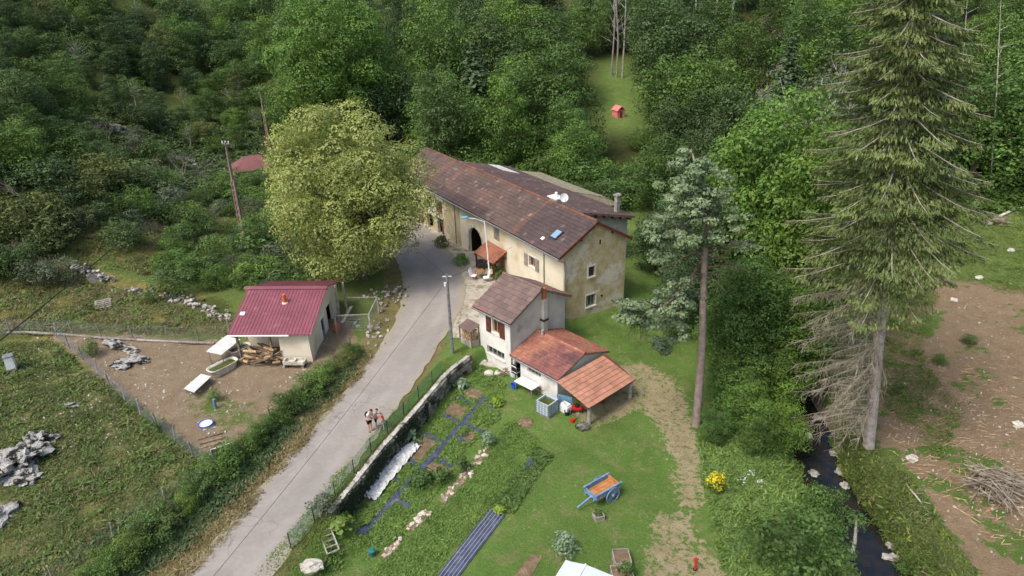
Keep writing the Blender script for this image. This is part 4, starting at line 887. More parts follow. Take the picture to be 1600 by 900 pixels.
for u, v, dy, r in ((1068, 440, -.3, .9), (1052, 455, .4, 1.0), (1040, 470, -.5, 1.0), (1062, 478, -.8, 1.0), (1076, 462, .6, .9), (1044, 500, .2, 1.0), (1060, 512, -.6, .9), (1034, 530, 0, .7), (1050, 545, .3, .6), (1020, 482, -1.2, .7), (992, 488, -1.8, .7), (975, 492, -2.2, .6), (1000, 505, -2, .6), (984, 470, -2.4, .5)): pine_clump(u, v, dy, r, 430, BO[0] if u > 1030 else BO[1])
for u, v, dy, r in ((1155, 385, .3, .5), (1166, 380, .6, .45)): pine_clump(u, v, dy, r, 300, T[2])
link('crown', quadmesh('crown', np.concatenate(Q), np.concatenate(C)), LM['pine'], pn)
for k in range(18):
    a = rel(T[2]) * rnd.uniform(.86, 1.06); d = unit(np.array([rnd.choice((-1, 1, 1)) * rnd.uniform(.5, 1), rnd.uniform(-.7, .7), rnd.uniform(-.35, .3)])); L = rnd.uniform(1.0, 3.0); e = a + d * L
    br.tube([a, a + d * L * .5 + np.array([0, 0, .2]), e], [.05, .035, .012], 4)
    for _ in range(5): f_ = a + d * L * rnd.uniform(.4, 1); br.tube([f_, f_ + unit(rng.normal(size=3)) * rnd.uniform(.3, .8)], [.016, .006], 3, cap=False)
for k in range(14):
    a = rel(PY(rnd.uniform(985, 1010), rnd.uniform(490, 510), Yp - 2)); e = a + np.array([rnd.uniform(-.6, .6), rnd.uniform(-.5, .5), -rnd.uniform(.6, 2.0)]); br.tube([a, (a + e) / 2 + .1, e], [.025, .016, .006], 3, cap=False)
br.build('branches', 'bark', pn); TREES.append((pb_[0], pb_[1], 2.0))
# ---- the tall spruce with dead lower branches
sb = G(1357, 700); Ys = sb[1]; sp = thing('spruce_tree', 'very tall spruce with drooping green crown and dead grey lower branches above the stream', 'tree', sb)
axis_ = [PY(u, v, Ys) for u, v in ((1357, 700), (1370, 570), (1384, 430), (1400, 290), (1415, 150), (1428, 20), (1440, -110), (1446, -190))]
rel2 = lambda p: np.asarray(p) - sb
az = np.array([rel2(p)[2] for p in axis_]); axy = np.array([rel2(p)[:2] for p in axis_])
def trunk_at(z): return np.array([np.interp(z, az, axy[:, 0]), np.interp(z, az, axy[:, 1]), z])
HS = az[-1]
MB().tube([rel2(sb) + (0, 0, -.5)] + [rel2(p) for p in axis_], [.42, .36, .31, .26, .2, .15, .1, .05, .02], 10).build('trunk', 'bark_spruce', sp, True)
Q, C = [], []; br = MB(); dbr = MB()
z0 = az[2] * .96
nl = 62
for i in range(nl):
    z = z0 + (HS - z0) * i / nl; fr = (z - z0) / (HS - z0); L0 = 5.5 * (1 - fr) ** .5
    for k in range(7):
        a = 2.4 * i + 2 * math.pi * k / 7 + rnd.uniform(-.35, .35); d = np.array([math.cos(a), math.sin(a), 0]); L = L0 * rnd.uniform(.6, 1.08) + .2
        if i < 14 and (d[0] > .2) and rnd.random() < .55: continue
        if (i < 8 and rnd.random() < .5) or rnd.random() < .3: continue
        b0 = trunk_at(z); s = np.linspace(0, 1, 6); ln_ = b0 + d * (s * L)[:, None] + np.array([0, 0, 1.]) * (.05 * s * L - .34 * s ** 1.6 * L + .12 * s ** 4 * L)[:, None]
        br.tube(ln_, [.05, .045, .035, .028, .02, .008], 4, cap=False)
        n = int(L * 66) + 6; q = rng.uniform(.12, 1, n) ** .8; side = np.array([-d[1], d[0], 0])
        P = np.stack([np.interp(q, s, ln_[:, j]) for j in range(3)], 1) + side * (sg := rng.uniform(-1, 1, n) * .34 * L * np.sin(np.pi * np.clip(q, .1, .95)))[:, None]
        hang = rng.uniform(.16, .42, n); P[:, 2] -= hang * .4 + np.abs(sg) * .25
        td = np.array([0, 0, -.75]) + d * .7 + side * np.sign(sg)[:, None] * rng.uniform(0, .8, (n, 1)); N = d * .5 + rng.normal(size=(n, 3)) * .55 + np.array([0, 0, .7])
        Q.append(leafquads(P, N, hang * 1.0, .24, td)); kk = rng.normal(1, .15, (n, 1)) * rnd.uniform(.85, 1.15); C.append(np.hstack([kk * rng.uniform(.9, 1.15, (n, 1)), kk, kk * .95]))
link('crown', quadmesh('crown', np.concatenate(Q), np.concatenate(C)), LM['spruce'], sp); br.build('branches', 'bark_spruce', sp)
for k in range(90):
    z = rnd.uniform(.12, 1.12) * z0; a = rnd.gauss(math.pi, .75); d = np.array([math.cos(a), math.sin(a) * .8, 0]); L = rnd.uniform(2.0, 5.0) * (1 if d[0] < 0 else .3); b0 = trunk_at(z)
    s = np.linspace(0, 1, 5); ln_ = b0 + d * (s * L)[:, None] + np.array([0, 0, 1.]) * (.02 * s * L - .27 * s ** 1.5 * L)[:, None]; dbr.tube(ln_, [.04, .032, .025, .016, .006], 4, cap=False)
    for _ in range(int(L * 11)):
        q = rnd.uniform(.15, 1); p = np.array([np.interp(q, s, ln_[:, j]) for j in range(3)]); e = p + np.array([d[0] * .2 + rnd.gauss(0, .3), d[1] * .2 + rnd.gauss(0, .3), -rnd.uniform(.1, .75)]); dbr.tube([p, (p + e) / 2 + np.array([rnd.gauss(0, .06), rnd.gauss(0, .06), 0]), e], [.011, .009, .005], 3, cap=False)
dbr.build('dead_branches', 'twig_grey', sp)['label'] = 'bare grey dead lower branches'
TREES.append((sb[0], sb[1], 2.5))
# ---- named trees around the farm
hero(535, -40, 25, 'huge', 'bright', 'plane_tree', 'huge rounded green tree towering behind the linden', base=(540, 236), sx=1.02)
hero(655, 20, 21, 'tree1', 'mid', 'broadleaf_tree', 'tall green tree right against the huge rounded tree behind the linden', base=(690, 205), sx=.8)
hero(690, 108, 14, 'tree0', 'bright', 'broadleaf_tree', 'light green tree just behind the far end of the farmhouse ridge')
hero(738, 62, 17, 'conifer0', 'fir', 'fir_tree', 'dark conical fir among broadleaf trees behind the farmhouse', sx=1.25)
hero(805, 75, 15, 'tree3', 'bright', 'broadleaf_tree', 'broad bright green tree standing behind the middle of the farmhouse roof', sx=1.2)
hero(868, 60, 17, 'tree1', 'mid', 'broadleaf_tree', 'tall green tree just beside the forest clearing opposite the three pale trunks')
hero(900, 185, 9, 'tree2', 'bright', 'broadleaf_tree', 'low spreading bright green tree just below the pink hut', sx=1.15)
hero(1045, 205, 10, 'tree0', 'mid', 'broadleaf_tree', 'dark green tree beside the clearing on the pink hut door side', sx=1.1)
hero(1060, 80, 15, 'tree1', 'mid', 'broadleaf_tree', 'rounded green tree at the clearing edge next to pale bare trunks', sx=1.1)
hero(1120, 70, 16, 'tree3', 'mid', 'broadleaf_tree', 'large rounded green tree between the clearing and the lichen grey tree', sx=1.1)
hero(1110, 175, 13, 'tall1', 'dark', 'broadleaf_tree', 'dark green tree right behind the pine crown')
proto('stream', (4.3, 4.1, 9.0), 10.2, 18, 150, 240, 1.35, .26, .28, frac=.2, low=-.97, lobes=12, hollow=.5, cvar=.12, gap=.5)
proto('stream2', (3.4, 3.6, 8.6), 9.6, 17, 120, 220, 1.25, .26, .24, frac=.25, low=-.97, lobes=9, hollow=.5, cvar=.12, gap=.5)
for u0, v0, u1, v1, k, l_, sx, lab in ((1182, 545, 1168, 136, 'stream', 'bright', .95, 'tall bright yellowish green tree on the stream bank right behind the pine trunk'), (1238, 590, 1228, 182, 'stream2', 'bright', .8, 'slim bright green tree rising from the stream beside the dead spruce branches'), (1128, 470, 1118, 205, 'stream2', 'mid', 1.0, 'mid green streamside tree directly behind the pine crown'), (1262, 470, 1258, 215, 'stream2', 'mid', .9, 'mid green streamside tree between the lichen grey tree and the thicket'), (1150, 600, 1150, 400, 'stream', 'mid', 1.2, 'shorter rounded green tree beside the pine foot on the stream bank'), (1212, 640, 1208, 440, 'stream2', 'bright', 1.3, 'shorter bright green tree overhanging the stream by the dead branches')):
    b = G(u0, v0); tp_ = PY(u1, v1, b[1]); h = tp_[2] - b[2]; plant('streamside_tree', k, l_, b, h / PROTO[k][4], lab, 'tree', None, sx)
hero(1290, 90, 18, 'airy0', 'grey', 'lichen_tree', 'grey green tree with many bare lichen pale branches left of the spruce', sx=1.1)
hero(1330, 60, 16, 'airy1', 'grey', 'lichen_tree', 'thin grey green tree with pale dead limbs touching the spruce crown')
for u, v, h, k, l_ in ((1150, 400, 6, 'tree0', 'mid'), (1195, 430, 7, 'tall0', 'mid'), (1232, 470, 7, 'tall1', 'mid'), (1140, 470, 5, 'tree1', 'bright'), (1178, 520, 5, 'tree3', 'mid'), (1215, 560, 4.5, 'tree2', 'bright'), (1142, 560, 4, 'tree0', 'mid'), (1170, 600, 3.5, 'tree1', 'bright'), (1228, 630, 3.5, 'tree3', 'bright'), (1190, 655, 2.6, 'tree2', 'mid'), (1075, 400, 7, 'tall1', 'dark'), (1120, 330, 9, 'tree0', 'dark'), (1030, 330, 6, 'tree2', 'dark'), (1060, 300, 8, 'tree1', 'dark'), (1260, 380, 9, 'tall0', 'dark'), (1290, 330, 10, 'tall1', 'dark'), (1250, 300, 11, 'tree3', 'mid'), (1120, 640, 2.4, 'tree1', 'mid')):
    p = place(u, v, h); plant('streamside_tree', k, l_, p, h / PROTO[k][4], {'dark': 'dark', 'mid': 'mid green', 'bright': 'bright green'}[l_] + (' low bushy' if h < 4.2 else (' medium' if h < 7.5 else ' tall')) + ' tree in the stream bank thicket ' + ('next to the pine' if u < 1160 else 'near the dead spruce branches'), 'tree', 'thicket trees along the stream', 1.25)
for u, v, h, lab in ((1255, 800, 3.4, 'big dense round green bush on the lawn bank of the stream'), (1300, 762, 2.9, 'round green bush beside the leaning pale stem over the stream')):
    p = place(u, v, h); plant('round_bush', 'shrub1', 'mid', p, h / PROTO['shrub1'][4], lab, 'bush', None, 1.35 if u < 1280 else .95)
for u, v, h, lab in ((1518, 522, .9, 'small round green bush on the cleared dirt, up the slope from its neighbour'), (1472, 552, .9, 'small round green bush on the cleared dirt, down the slope toward the spruce'), (1420, 875, 1.0, 'small green bush beside the pale boulder by the lower pool')):
    p = place(u, v, h); plant('round_bush', 'shrub2', 'mid', p, h / PROTO['shrub2'][4], lab, 'bush', None, 1.3)
p = place(958, -10, 22); 
for i, (u, v) in enumerate(((963, 122), (972, 122), (955, 118))):
    b = G(u, v); mb = MB(); q = np.array([0, 0, 0.]); mb.tube([(0, 0, -.3), (rnd.uniform(-.3, .3), 0, 7), (rnd.uniform(-1, 1), 0, 15), (rnd.uniform(-1.5, 1.5), 0, 22)], [.2, .16, .1, .03], 7); 
    for _ in range(16):
        a = np.array([0, 0, rnd.uniform(6, 20)]); d = unit(np.array([rnd.gauss(0, 1), rnd.gauss(0, 1), .9])); L = rnd.uniform(1.5, 4); mb.tube([a, a + d * L], [.08, .02], 4, cap=False)
    o = thing('bare_tree', 'bare pale trunk rising at the top of the forest clearing', 'tree', b, 0, 'three pale bare trunks'); mb.build('trunk', 'wood_grey', o)
for u, v, h in ((1080, 75, 17), (1112, 72, 17), (1138, 60, 17)):
    b = G(u, v + 10); o = thing('bare_tree', 'straight pale conifer trunk showing between rounded trees beyond the clearing', 'tree', b, 0, 'pale straight trunks beyond the clearing'); mb = MB(); mb.tube([(0, 0, -.3), (.2, 0, 8), (.1, 0, 19)], [.3, .22, .06], 7)
    for _ in range(14): a = np.array([0.1, 0, rnd.uniform(6, 17)]); mb.tube([a, a + np.array([rnd.choice((-1, 1)) * rnd.uniform(.8, 2), rnd.uniform(-1, 1), rnd.uniform(-.3, .2)])], [.05, .015], 4, cap=False)
    mb.build('trunk', 'bark_pale', o)
for u0, v0, u1, v1, r_ in ((1215, 570, 1222, 400, .09), (1548, 270, 1565, -20, .09), (1500, 240, 1512, -10, .08), (1308, 320, 1330, 150, .25), (1285, 340, 1275, 160, .22), (1255, 345, 1248, 210, .18)):
    b = G(u0, v0 + 25); top = PY(u1, v1, b[1]); o = thing('pale_stem', 'slender pale stem standing in dark woodland around the spruce', 'tree', b, 0, 'slender pale stems near the spruce'); e = top - b; mb = MB(); mb.tube([(0, 0, -.3), e * .5 + np.array([rnd.gauss(0, .2), 0, 0]), e], [r_, r_ * .7, r_ * .25], 6)
    for _ in range(7): a = e * rnd.uniform(.4, .95); mb.tube([a, a + unit(np.array([rnd.gauss(0, 1), rnd.gauss(0, .6), .8])) * rnd.uniform(.6, 2)], [r_ * .35, .01], 4, cap=False)
    mb.build('trunk', 'bark_pale', o)
# ---- the wood behind the farm
def hides_gap(p, h, R):
    """would a tree here stand between the camera and the hut in its clearing"""
    if p[1] > pb[1] + 3: return False
    k = FPX / max(1.0, (np.array([p[0], p[1], p[2] + h * .6]) - cO) @ cF); uc, vt = proj((p[0], p[1], p[2] + h)); vb = proj(p)[1]
    return any(abs(uc - a) < R * k + 6 and vt < b + 8 and vb > b - 6 for a, b in ((967, 172), (968, 185), (958, 140), (980, 150)))
def clear_view(u, v): return 918 < u < 1002 and 60 < v < 200
EXTRA = [(1195, 15), (1220, 45), (1170, 40), (745, -5), (770, 20), (792, -20), (832, 10), (850, -25), (880, 20), (905, -15), (1000, -25), (1030, -5), (720, 10), (1050, -10), (1090, 12), (1130, -5), (1075, 38), (960, -40), (985, 15), (1420, 40), (1460, 10), (1500, 60), (1540, 20), (1580, 70), (1600, 10), (1560, 120), (1480, 110), (1520, 160), (1590, 170)]
cells = EXTRA + [(u, v) for v in range(-70, 330, 34) for u in range(440, 1990, 58)]
rnd.shuffle(cells); cells.sort(key=lambda c: (c not in EXTRA, -c[1]))
nw = 0
for u, v in cells:
    u += rnd.uniform(-24, 24); v += rnd.uniform(-14, 14); h = rnd.uniform(12, 18) if v < 130 else rnd.uniform(8, 13)
    if u > 1380 and v < 330: h = rnd.uniform(7, 15)
    if v > 150 and (u < 1400): continue
    if clear_view(u, v): continue
    p = place(u, v, h); key = rnd.choice(['tree0', 'tree1', 'tree2', 'tree3', 'tall0', 'tall1', rnd.choice(['conifer0', 'conifer1', 'tall0']), 'tall0', 'airy0' if u > 1150 else 'tall0']); sc = h / PROTO[key][4]
    if p[1] < 74 and u < 1400: continue
    bu, bv = proj(p)
    if 905 < bu < 1010 and 98 < bv < 218: continue
    if u > 1350 and (bv > 318 or (bu > 1400 and bv > 300)): continue
    if hides_gap(p, h, PROTO[key][3] * sc * 1.1): continue
    if not fp_ok(p, 2.5) or not free(p, PROTO[key][3] * sc, .45 if nw < 30 else .55): continue
    lk = 'fir' if 'conifer' in key else ('grey' if 'airy' in key else rnd.choice(['mid', 'bright', 'dark', 'mid', 'dark'] if u < 1350 else ['dark', 'mid', 'bright', 'mid']))
    right = u > 1350
    lab = {'fir': 'dark fir rising out of the broadleaf wood', 'grey': 'thin grey green tree with pale limbs in the wood', 'mid': 'mid green broadleaf tree in the wood', 'dark': 'deep green broadleaf tree in the wood', 'bright': 'fresh light green broadleaf tree in the wood'}[lk] + (' beyond the spruce and clearing' if right else (' up the valley beyond the linden' if u < 640 else (' behind the farmhouse roof' if u < 900 else ' beyond the forest clearing'))); lab = ('tall ' if h > 15 else '') + lab
    plant({'fir': 'fir_tree', 'grey': 'thin_tree'}.get(lk, 'broadleaf_tree'), key, lk, p, sc, lab, 'tree', ('right ' if right else '') + lk + ' woodland trees', rnd.uniform(.8, 1.3)); nw += 1
for u, v, h, lk in [(u + rnd.uniform(-12, 12), v + rnd.uniform(-6, 6), rnd.uniform(3.0, 5.5), rnd.choice(['dark', 'mid', 'mid', 'bright'])) for v in (196, 222, 250, 276, 300) for u in range(640, 1075, 34)] + [(u + rnd.uniform(-10, 10), v, rnd.uniform(3, 5), rnd.choice(['dark', 'mid'])) for v in (95, 130, 165) for u in (418, 440, 462)] + [(u, v, rnd.uniform(5, 8), rnd.choice(['dark', 'mid', 'bright'])) for v in (-40, -10, 25, 60) for u in (345, 375, 405, 430)] + [(u, v, rnd.uniform(3, 5), 'mid') for v in (230, 275, 310) for u in range(1440, 1620, 36)]:
    p = place(u, v, h); key = f'shrub{rnd.randrange(5)}'
    bu, bv = proj(p)
    if (885 < bu < 1030 and 95 < bv < 222) or (930 < u < 1005 and v < 225) or not fp_ok(p, 2.2 if u > 600 else .6) or (600 < u < 1100 and p[1] < 76 - max(0, u - 960) * .05) or not free(p, 1.6, .4): continue
    if hides_gap(p, h, 1.6 * h / 2.7 * 1.5): continue
    if (u > 1000 and u < 1100 and p[1] < 80) or (u > 1400 and bv > 325): continue
    plant('understory_shrub', key, lk, p, h / PROTO[key][4], {'dark': 'dark', 'mid': 'mid green', 'bright': 'fresh green'}[lk] + ' understory shrub filling the gaps ' + ('behind the farmhouse' if 600 < u < 1200 else ('by the far road bend' if u < 600 else 'at the wood edge above the clearing')), 'shrub', 'understory shrubs', 1.5)
# ---- scrub on the left hillside
ns = 0; vv = -60.0
while vv < 425:
    stp = 24 + 4 * max(0, vv) / 400
    uu = -60 + rnd.uniform(0, 30)
    while uu < 452:
        u, v = uu + rnd.uniform(-12, 12), vv + rnd.uniform(-8, 8); uu += 36 + rnd.uniform(0, 14) - 10 * max(0, vv) / 400
        lim = 150 + max(0, 360 - u) * .8                    # scrub thins towards the foot of the slope
        t_ = max(0, min(1, v / 400)); h = rnd.uniform(5.5, 11.5) * (1 - t_) ** 1.5 + rnd.uniform(1.2, 2.6) * t_
        if v > 300 and u > 100 and not (u > 200 and v > 380) and rnd.random() < .55: continue
        if v > 345 and 90 < u < 250: continue
        if 340 < u < 400 and 215 < v: h = min(h, 1.6)
        if 365 < u < 460 and v > 175: continue
        if u > 400 and v < 190: h = rnd.uniform(5, 9)
        p = place(u, v, h)
        if not fp_ok(p, 1.2) or p[1] > 190: continue
        q = rnd.random(); key = rnd.choice(['shrub0', 'shrub1', 'shrub2', 'shrub3', 'shrub4']) if h < 4.2 else rnd.choice(['tree0', 'tree1', 'tree2', 'tree3', 'tall1', 'tall0', 'airy1'])
        lk = rnd.choice(['dark', 'dark', 'olive', 'mid', 'dark', 'mid', 'bright' if rnd.random() < .5 else 'dark', 'grey' if v > 180 else 'mid'])
        if q < (.16 if v > 170 else .05): key, lk = rnd.choice(['dead0', 'dead1', 'dead1']), 'twig_grey'
        sc = h / PROTO[key][4]
        if not free(p, PROTO[key][3] * sc, .42): continue
        size_ = 'tall' if h > 6 else ('waist high' if h < 2 else 'rounded'); zone = ' high on the wooded hillside' if v < 60 else (' halfway up the hillside' if v < 170 else (' beside the ladder-like pole' if u > 290 else (' above the dry grass and ruined wall' if v > 260 else ' on the lower hillside')))
        lab = size_ + ' ' + {'dark': 'deep green shrub in the scrub', 'olive': 'olive brown shrub in the scrub', 'mid': 'mid green shrub in the scrub', 'bright': 'fresh light green shrub in the scrub', 'grey': 'dull grey green shrub in the scrub', 'twig_grey': 'leafless grey dead bush in the scrub'}[lk] + zone
        plant('hillside_shrub' if lk != 'twig_grey' else 'dead_bush', key, lk, p, sc, lab, 'shrub', lk.replace('twig_', '') + ' hillside scrub', rnd.uniform(1.1, 1.5)); ns += 1
    vv += stp
for u, v, h in ((372, 262, 1.8), (390, 268, 2.0), (408, 262, 2.2), (424, 268, 2.0), (436, 258, 2.6), (378, 290, 2.2), (405, 292, 2.4)):
    p = place(u, v, h); plant('bush', 'shrub2', 'mid', p, h / 2.7, 'leafy bush hiding the wall of the dull red roofed shed', 'bush', 'bushes before the red roofed shed', 1.3)
for i in range(26):
    u, v = rnd.uniform(185, 345), rnd.uniform(235, 345); h = rnd.uniform(1.2, 2.4); p = place(u, v, h)
    if free(p, .8, .3): plant('dead_bush', rnd.choice(['dead0', 'dead1', 'dead1']), 'twig_grey', p, h / 3.2, 'low grey dead thicket above the dry grass gap', 'shrub', 'grey thicket above the dry grass', 1.3)
for i in range(62):
    u, v = rnd.uniform(250, 470), rnd.uniform(285, 440); h = rnd.uniform(1.0, 2.6); p = place(u, v, h); lk = rnd.choice(['mid', 'weed', 'bright', 'dark', 'grey'])
    if fp_ok(p, 1.0) and free(p, 1.0, .45): plant('bush', f'shrub{i % 5}', lk, p, h / 2.7, {'mid': 'mid green', 'weed': 'yellow green', 'bright': 'fresh green', 'dark': 'dark green', 'grey': 'dull grey green'}[lk] + ' bush on the slope between hen house, linden and ladder-like pole', 'bush', 'bushes behind the hen house', 1.3)
for u, v, h, lab in ((372, 125, 6.5, 'leafless pale dead tree next to the leaning concrete pole by the far road'), (355, 8, 6, 'bare grey dead tree high on the scrub slope'), (218, 30, 5, 'short bare snag high in the scrub slope')):
    p = place(u, v, h); plant('dead_tree', 'dead0', 'bark_pale', p, h / PROTO['dead0'][4], lab, 'tree', None, 1.0)
for u, v, h, lk, lab in ((30, 300, 4.0, 'olive', 'broad olive brown bush at the end of the ruined wall'), (70, 330, 3.0, 'olive', 'olive bush leaning over a heap of dead sticks'), (300, 400, 2.2, 'mid', 'dense green bush above the ruined stone wall'), (255, 395, 1.8, 'mid', 'low green bush beside the dry grass gap'), (420, 330, 4.5, 'mid', 'leafy bush under the linden beside the ladder-like pole'), (400, 400, 2.6, 'dark', 'dark bush behind the hen house roof'), (330, 425, 1.6, 'mid', 'small green bush behind the broken wall end'), (455, 405, 2.8, 'dark', 'shady bush between hen house and linden'), (228, 455, 1.0, 'weed', 'rounded green bramble in front of the rubble wall')):
    p = place(u, v, h); plant('bush', rnd.choice(['shrub0', 'shrub3', 'shrub4']), lk, p, h / 2.7, lab, 'bush', None, 1.35)
# ---- hedge along the road, bushes by the fence
nh_ = 0
for i in range(24):
    k = i / 23; u = 548 + (170 - 548) * k; v = 556 + (905 - 556) * k; h = rnd.uniform(.9, 1.7)
    u += 6 * math.sin(i * 2.1); p = G(u, v); lk = rnd.choice(['mid', 'mid', 'dark', 'weed', 'olive' if i < 4 or i > 16 else 'mid'])
    dr_, sr_ = pdist(np.array([p[0]]), np.array([p[1]]), ROAD)
    plant('hedge_shrub', f'shrub{i % 5}', lk, p, h / 2.7, {'mid': 'mid green', 'dark': 'dark green', 'weed': 'light green', 'olive': 'olive brown'}[lk] + (' tall' if h > 1.35 else ' low') + ' shrub in the rough hedge between road and ' + ('hen yard' if i < 13 else 'meadow'), 'shrub', lk + ' hedge shrubs', 1.25)
for u, v, h, lab in ((212, 640, .7, 'small dark bush against the wire fence beside the hen yard'), (253, 672, .8, 'dark little bush at the fence near the blue rimmed basin'), (142, 555, 1.3, 'young light green sapling inside the wire fence'), (335, 625, .9, 'young sapling in a blue sleeve on the hen yard')):
    p = G(u, v); plant('bush', 'shrub4', 'weed' if 'light' in lab or 'sleeve' in lab else 'mid', p, h / 2.7, lab, 'bush', None, .9)
# ------------------------------------------------------------------ retaining wall with its fence
def along(pl, step):
    L = smooth_line(pl, .05); out = [L[0]]; acc = 0
    for a, b in zip(L[:-1], L[1:]):
        acc += np.linalg.norm(b - a)
        if acc >= step: out.append(b); acc = 0
    return out
def stone_mesh(sx, sy, sz, seed):
    bm = bmesh.new(); bmesh.ops.create_cube(bm, size=1); bmesh.ops.bevel(bm, geom=list(bm.edges), offset=.16, segments=1, affect='EDGES'); r_ = random.Random(seed)
    for v in bm.verts: v.co = Vector((v.co.x * sx * r_.uniform(.88, 1.08), v.co.y * sy * r_.uniform(.85, 1.1), v.co.z * sz * r_.uniform(.88, 1.08)))
    me_ = bpy.data.meshes.new('stone'); bm.to_mesh(me_); bm.free(); return me_
RW = [(-9.86, 28.4), (-8.94, 30.96), (-7.94, 33.8), (-6.2, 38.0), (-4.67, 41.7), (-3.05, 44.1)]
rwt = thing('retaining_wall', 'long mossy stone retaining wall between road and vegetable garden', 'wall', (0, 0, 0))
pts = along(RW, .46); sm = [stone_mesh(.5, .3, .3, i) for i in range(4)]; cm = [stone_mesh(.6, .32, .1, 20 + i) for i in range(3)]
core = MB()
for a, b in zip(pts[:-1], pts[1:]):
    d = (b - a) / np.linalg.norm(b - a); nrm = np.array([d[1], -d[0]]); yaw = math.atan2(d[1], d[0]); top = .5 * float(sst(38, 56, a[1])) + .12
    for k in range(5):
        p = a + d * (.23 * (k % 2)) + nrm * (.12 + rnd.uniform(-.03, .03)); z = top - .2 - k * .31
        o = link('stone', rnd.choice(sm), 'wall_stone', rwt, (p[0], p[1], z), yaw + rnd.uniform(-.04, .04)); o.scale = (rnd.uniform(.85, 1.05), rnd.uniform(.9, 1.1), rnd.uniform(.9, 1.1))
    p = a + nrm * .02; o = link('cap_stone', rnd.choice(cm), 'wall_cap', rwt, (p[0], p[1], top + .02 + rnd.uniform(-.02, .02)), yaw + rnd.uniform(-.06, .06)); o.scale = (rnd.uniform(.75, .95), rnd.uniform(.85, 1.1), 1)
    m_ = (a + b) / 2 - nrm * .08; core.obox((m_[0], m_[1], top - .85), (*(d * np.linalg.norm(b - a) * 1.02), 0), (*(nrm * .34), 0), (0, 0, 1.6))
core.build('wall_core', 'soil', rwt)
lm('ivy', (.03, .045, .022), (.02, .032, .016), trans=.1)
iv = []
for _ in range(5200):
    k = rnd.random() ** 1.5 * .62; i = int(k * (len(pts) - 1)); a, b = pts[i], pts[i + 1]; d = (b - a) / np.linalg.norm(b - a); nr_ = np.array([d[1], -d[0]]); q = a + (b - a) * rnd.random() + nr_ * rnd.uniform(.24, .38); tz = .5 * float(sst(38, 56, a[1])) + .1; zz = tz - abs(rnd.gauss(.35, .4))
    if math.sin(i * .9) + rnd.uniform(-.6, 1.1) < -.1: continue
    iv.append((q[0], q[1], max(-1.35, zz), nr_[0], nr_[1]))
iv = np.array(iv); Qi = leafquads(iv[:, :3], np.column_stack([iv[:, 3:5], np.full(len(iv), .5)]) + rng.normal(size=(len(iv), 3)) * .35, rng.uniform(.1, .2, len(iv)), .8); kk = rng.normal(1, .2, (len(iv), 1)).clip(.4, 2)
stuff(link('ivy', quadmesh('ivy', Qi, np.hstack([kk, kk, kk])), LM['ivy'], rwt))
def fence(name, label, XY, h, spacing, pm, wm, pr=.035, group=None, rows=8, vstep=.12, wr=.0045, lean=.05, mesh_h=None):
    f = thing(name, label, 'fence', (0, 0, 0), 0, group); P = along(XY, spacing); tops = []
    for i, p in enumerate(P):
        z = Z(*p); t_ = np.array([p[0] + rnd.uniform(-lean, lean), p[1] + rnd.uniform(-lean, lean), z + h * rnd.uniform(.92, 1.05)]); MB().tube([(p[0], p[1], z - .2), t_], pr, 6).build('post', pm, f)
    L = along(XY, vstep); mb = MB(); mh = mesh_h or h * .92
    Pz = [np.array([p[0], p[1], Z(*p)]) for p in L]
    for r_ in range(rows + 1): mb.tube([p + np.array([0, 0, .03 + mh * r_ / rows]) for p in Pz[::4] + [Pz[-1]]], wr, 3, cap=False)
    for p in Pz: mb.tube([p + np.array([0, 0, .03]), p + np.array([0, 0, .03 + mh])], wr, 3, cap=False)
    stuff(mb.build('wire_mesh', wm, f)); return f
fl = [(p[0] - .42, p[1] + .18) for p in [(-10.9, 25.6), (-9.86, 28.4), (-8.94, 30.96), (-7.94, 33.8), (-6.2, 38.0), (-4.67, 41.7)]]
fence('garden_fence', 'green wire mesh fence with dark posts along the top of the retaining wall', fl, 1.05, 1.95, 'dark_metal', 'green_mesh', .03, rows=12, vstep=.1, wr=.007)
gp = lambda *a: [tuple(G(u, v)[:2]) for u, v in a]
fence('wire_fence', 'rusty wire fence with pale stakes between hen yard and dry grass slope', gp((-40, 528), (70, 522), (150, 527), (250, 533), (345, 528), (372, 512)), 1.3, 2.3, 'wood_grey', 'metal_grey', .045, rows=10, lean=.16)
fence('wire_fence', 'slack wire fence with thin stakes running down between hen yard and meadow', gp((88, 528), (140, 572), (200, 632), (250, 672), (300, 712), (340, 735)), 1.2, 2.2, 'wood_grey', 'metal_grey', .045, rows=10, lean=.16)
fence('wire_fence', 'wire fence with short stakes hidden along the hedge bank', gp((338, 738), (250, 790), (140, 870), (60, 930)), 1.0, 3.0, 'wood_grey', 'metal_grey', .045, rows=8, lean=.12)
fence('wire_fence', 'thin wire fence with rusty pickets between hen yard and hedge', gp((548, 548), (500, 600), (445, 645), (385, 690)), 1.1, 2.3, 'dark_metal', 'metal_grey', .025, rows=8, lean=.08)
kb = thing('timber_kerb', 'line of pale round poles laid along the foot of the wire fence', 'kerb', (0, 0, 0)); P = [G(u, v) for u, v in ((-40, 523), (40, 521), (95, 524), (150, 529), (215, 533), (280, 536), (335, 538))]
for a, b in zip(P[:-1], P[1:]): MB().tube([a + (0, 0, .1), b + (0, 0, .1)], [.11, .09], 7).build('pole', 'wood_grey', kb)

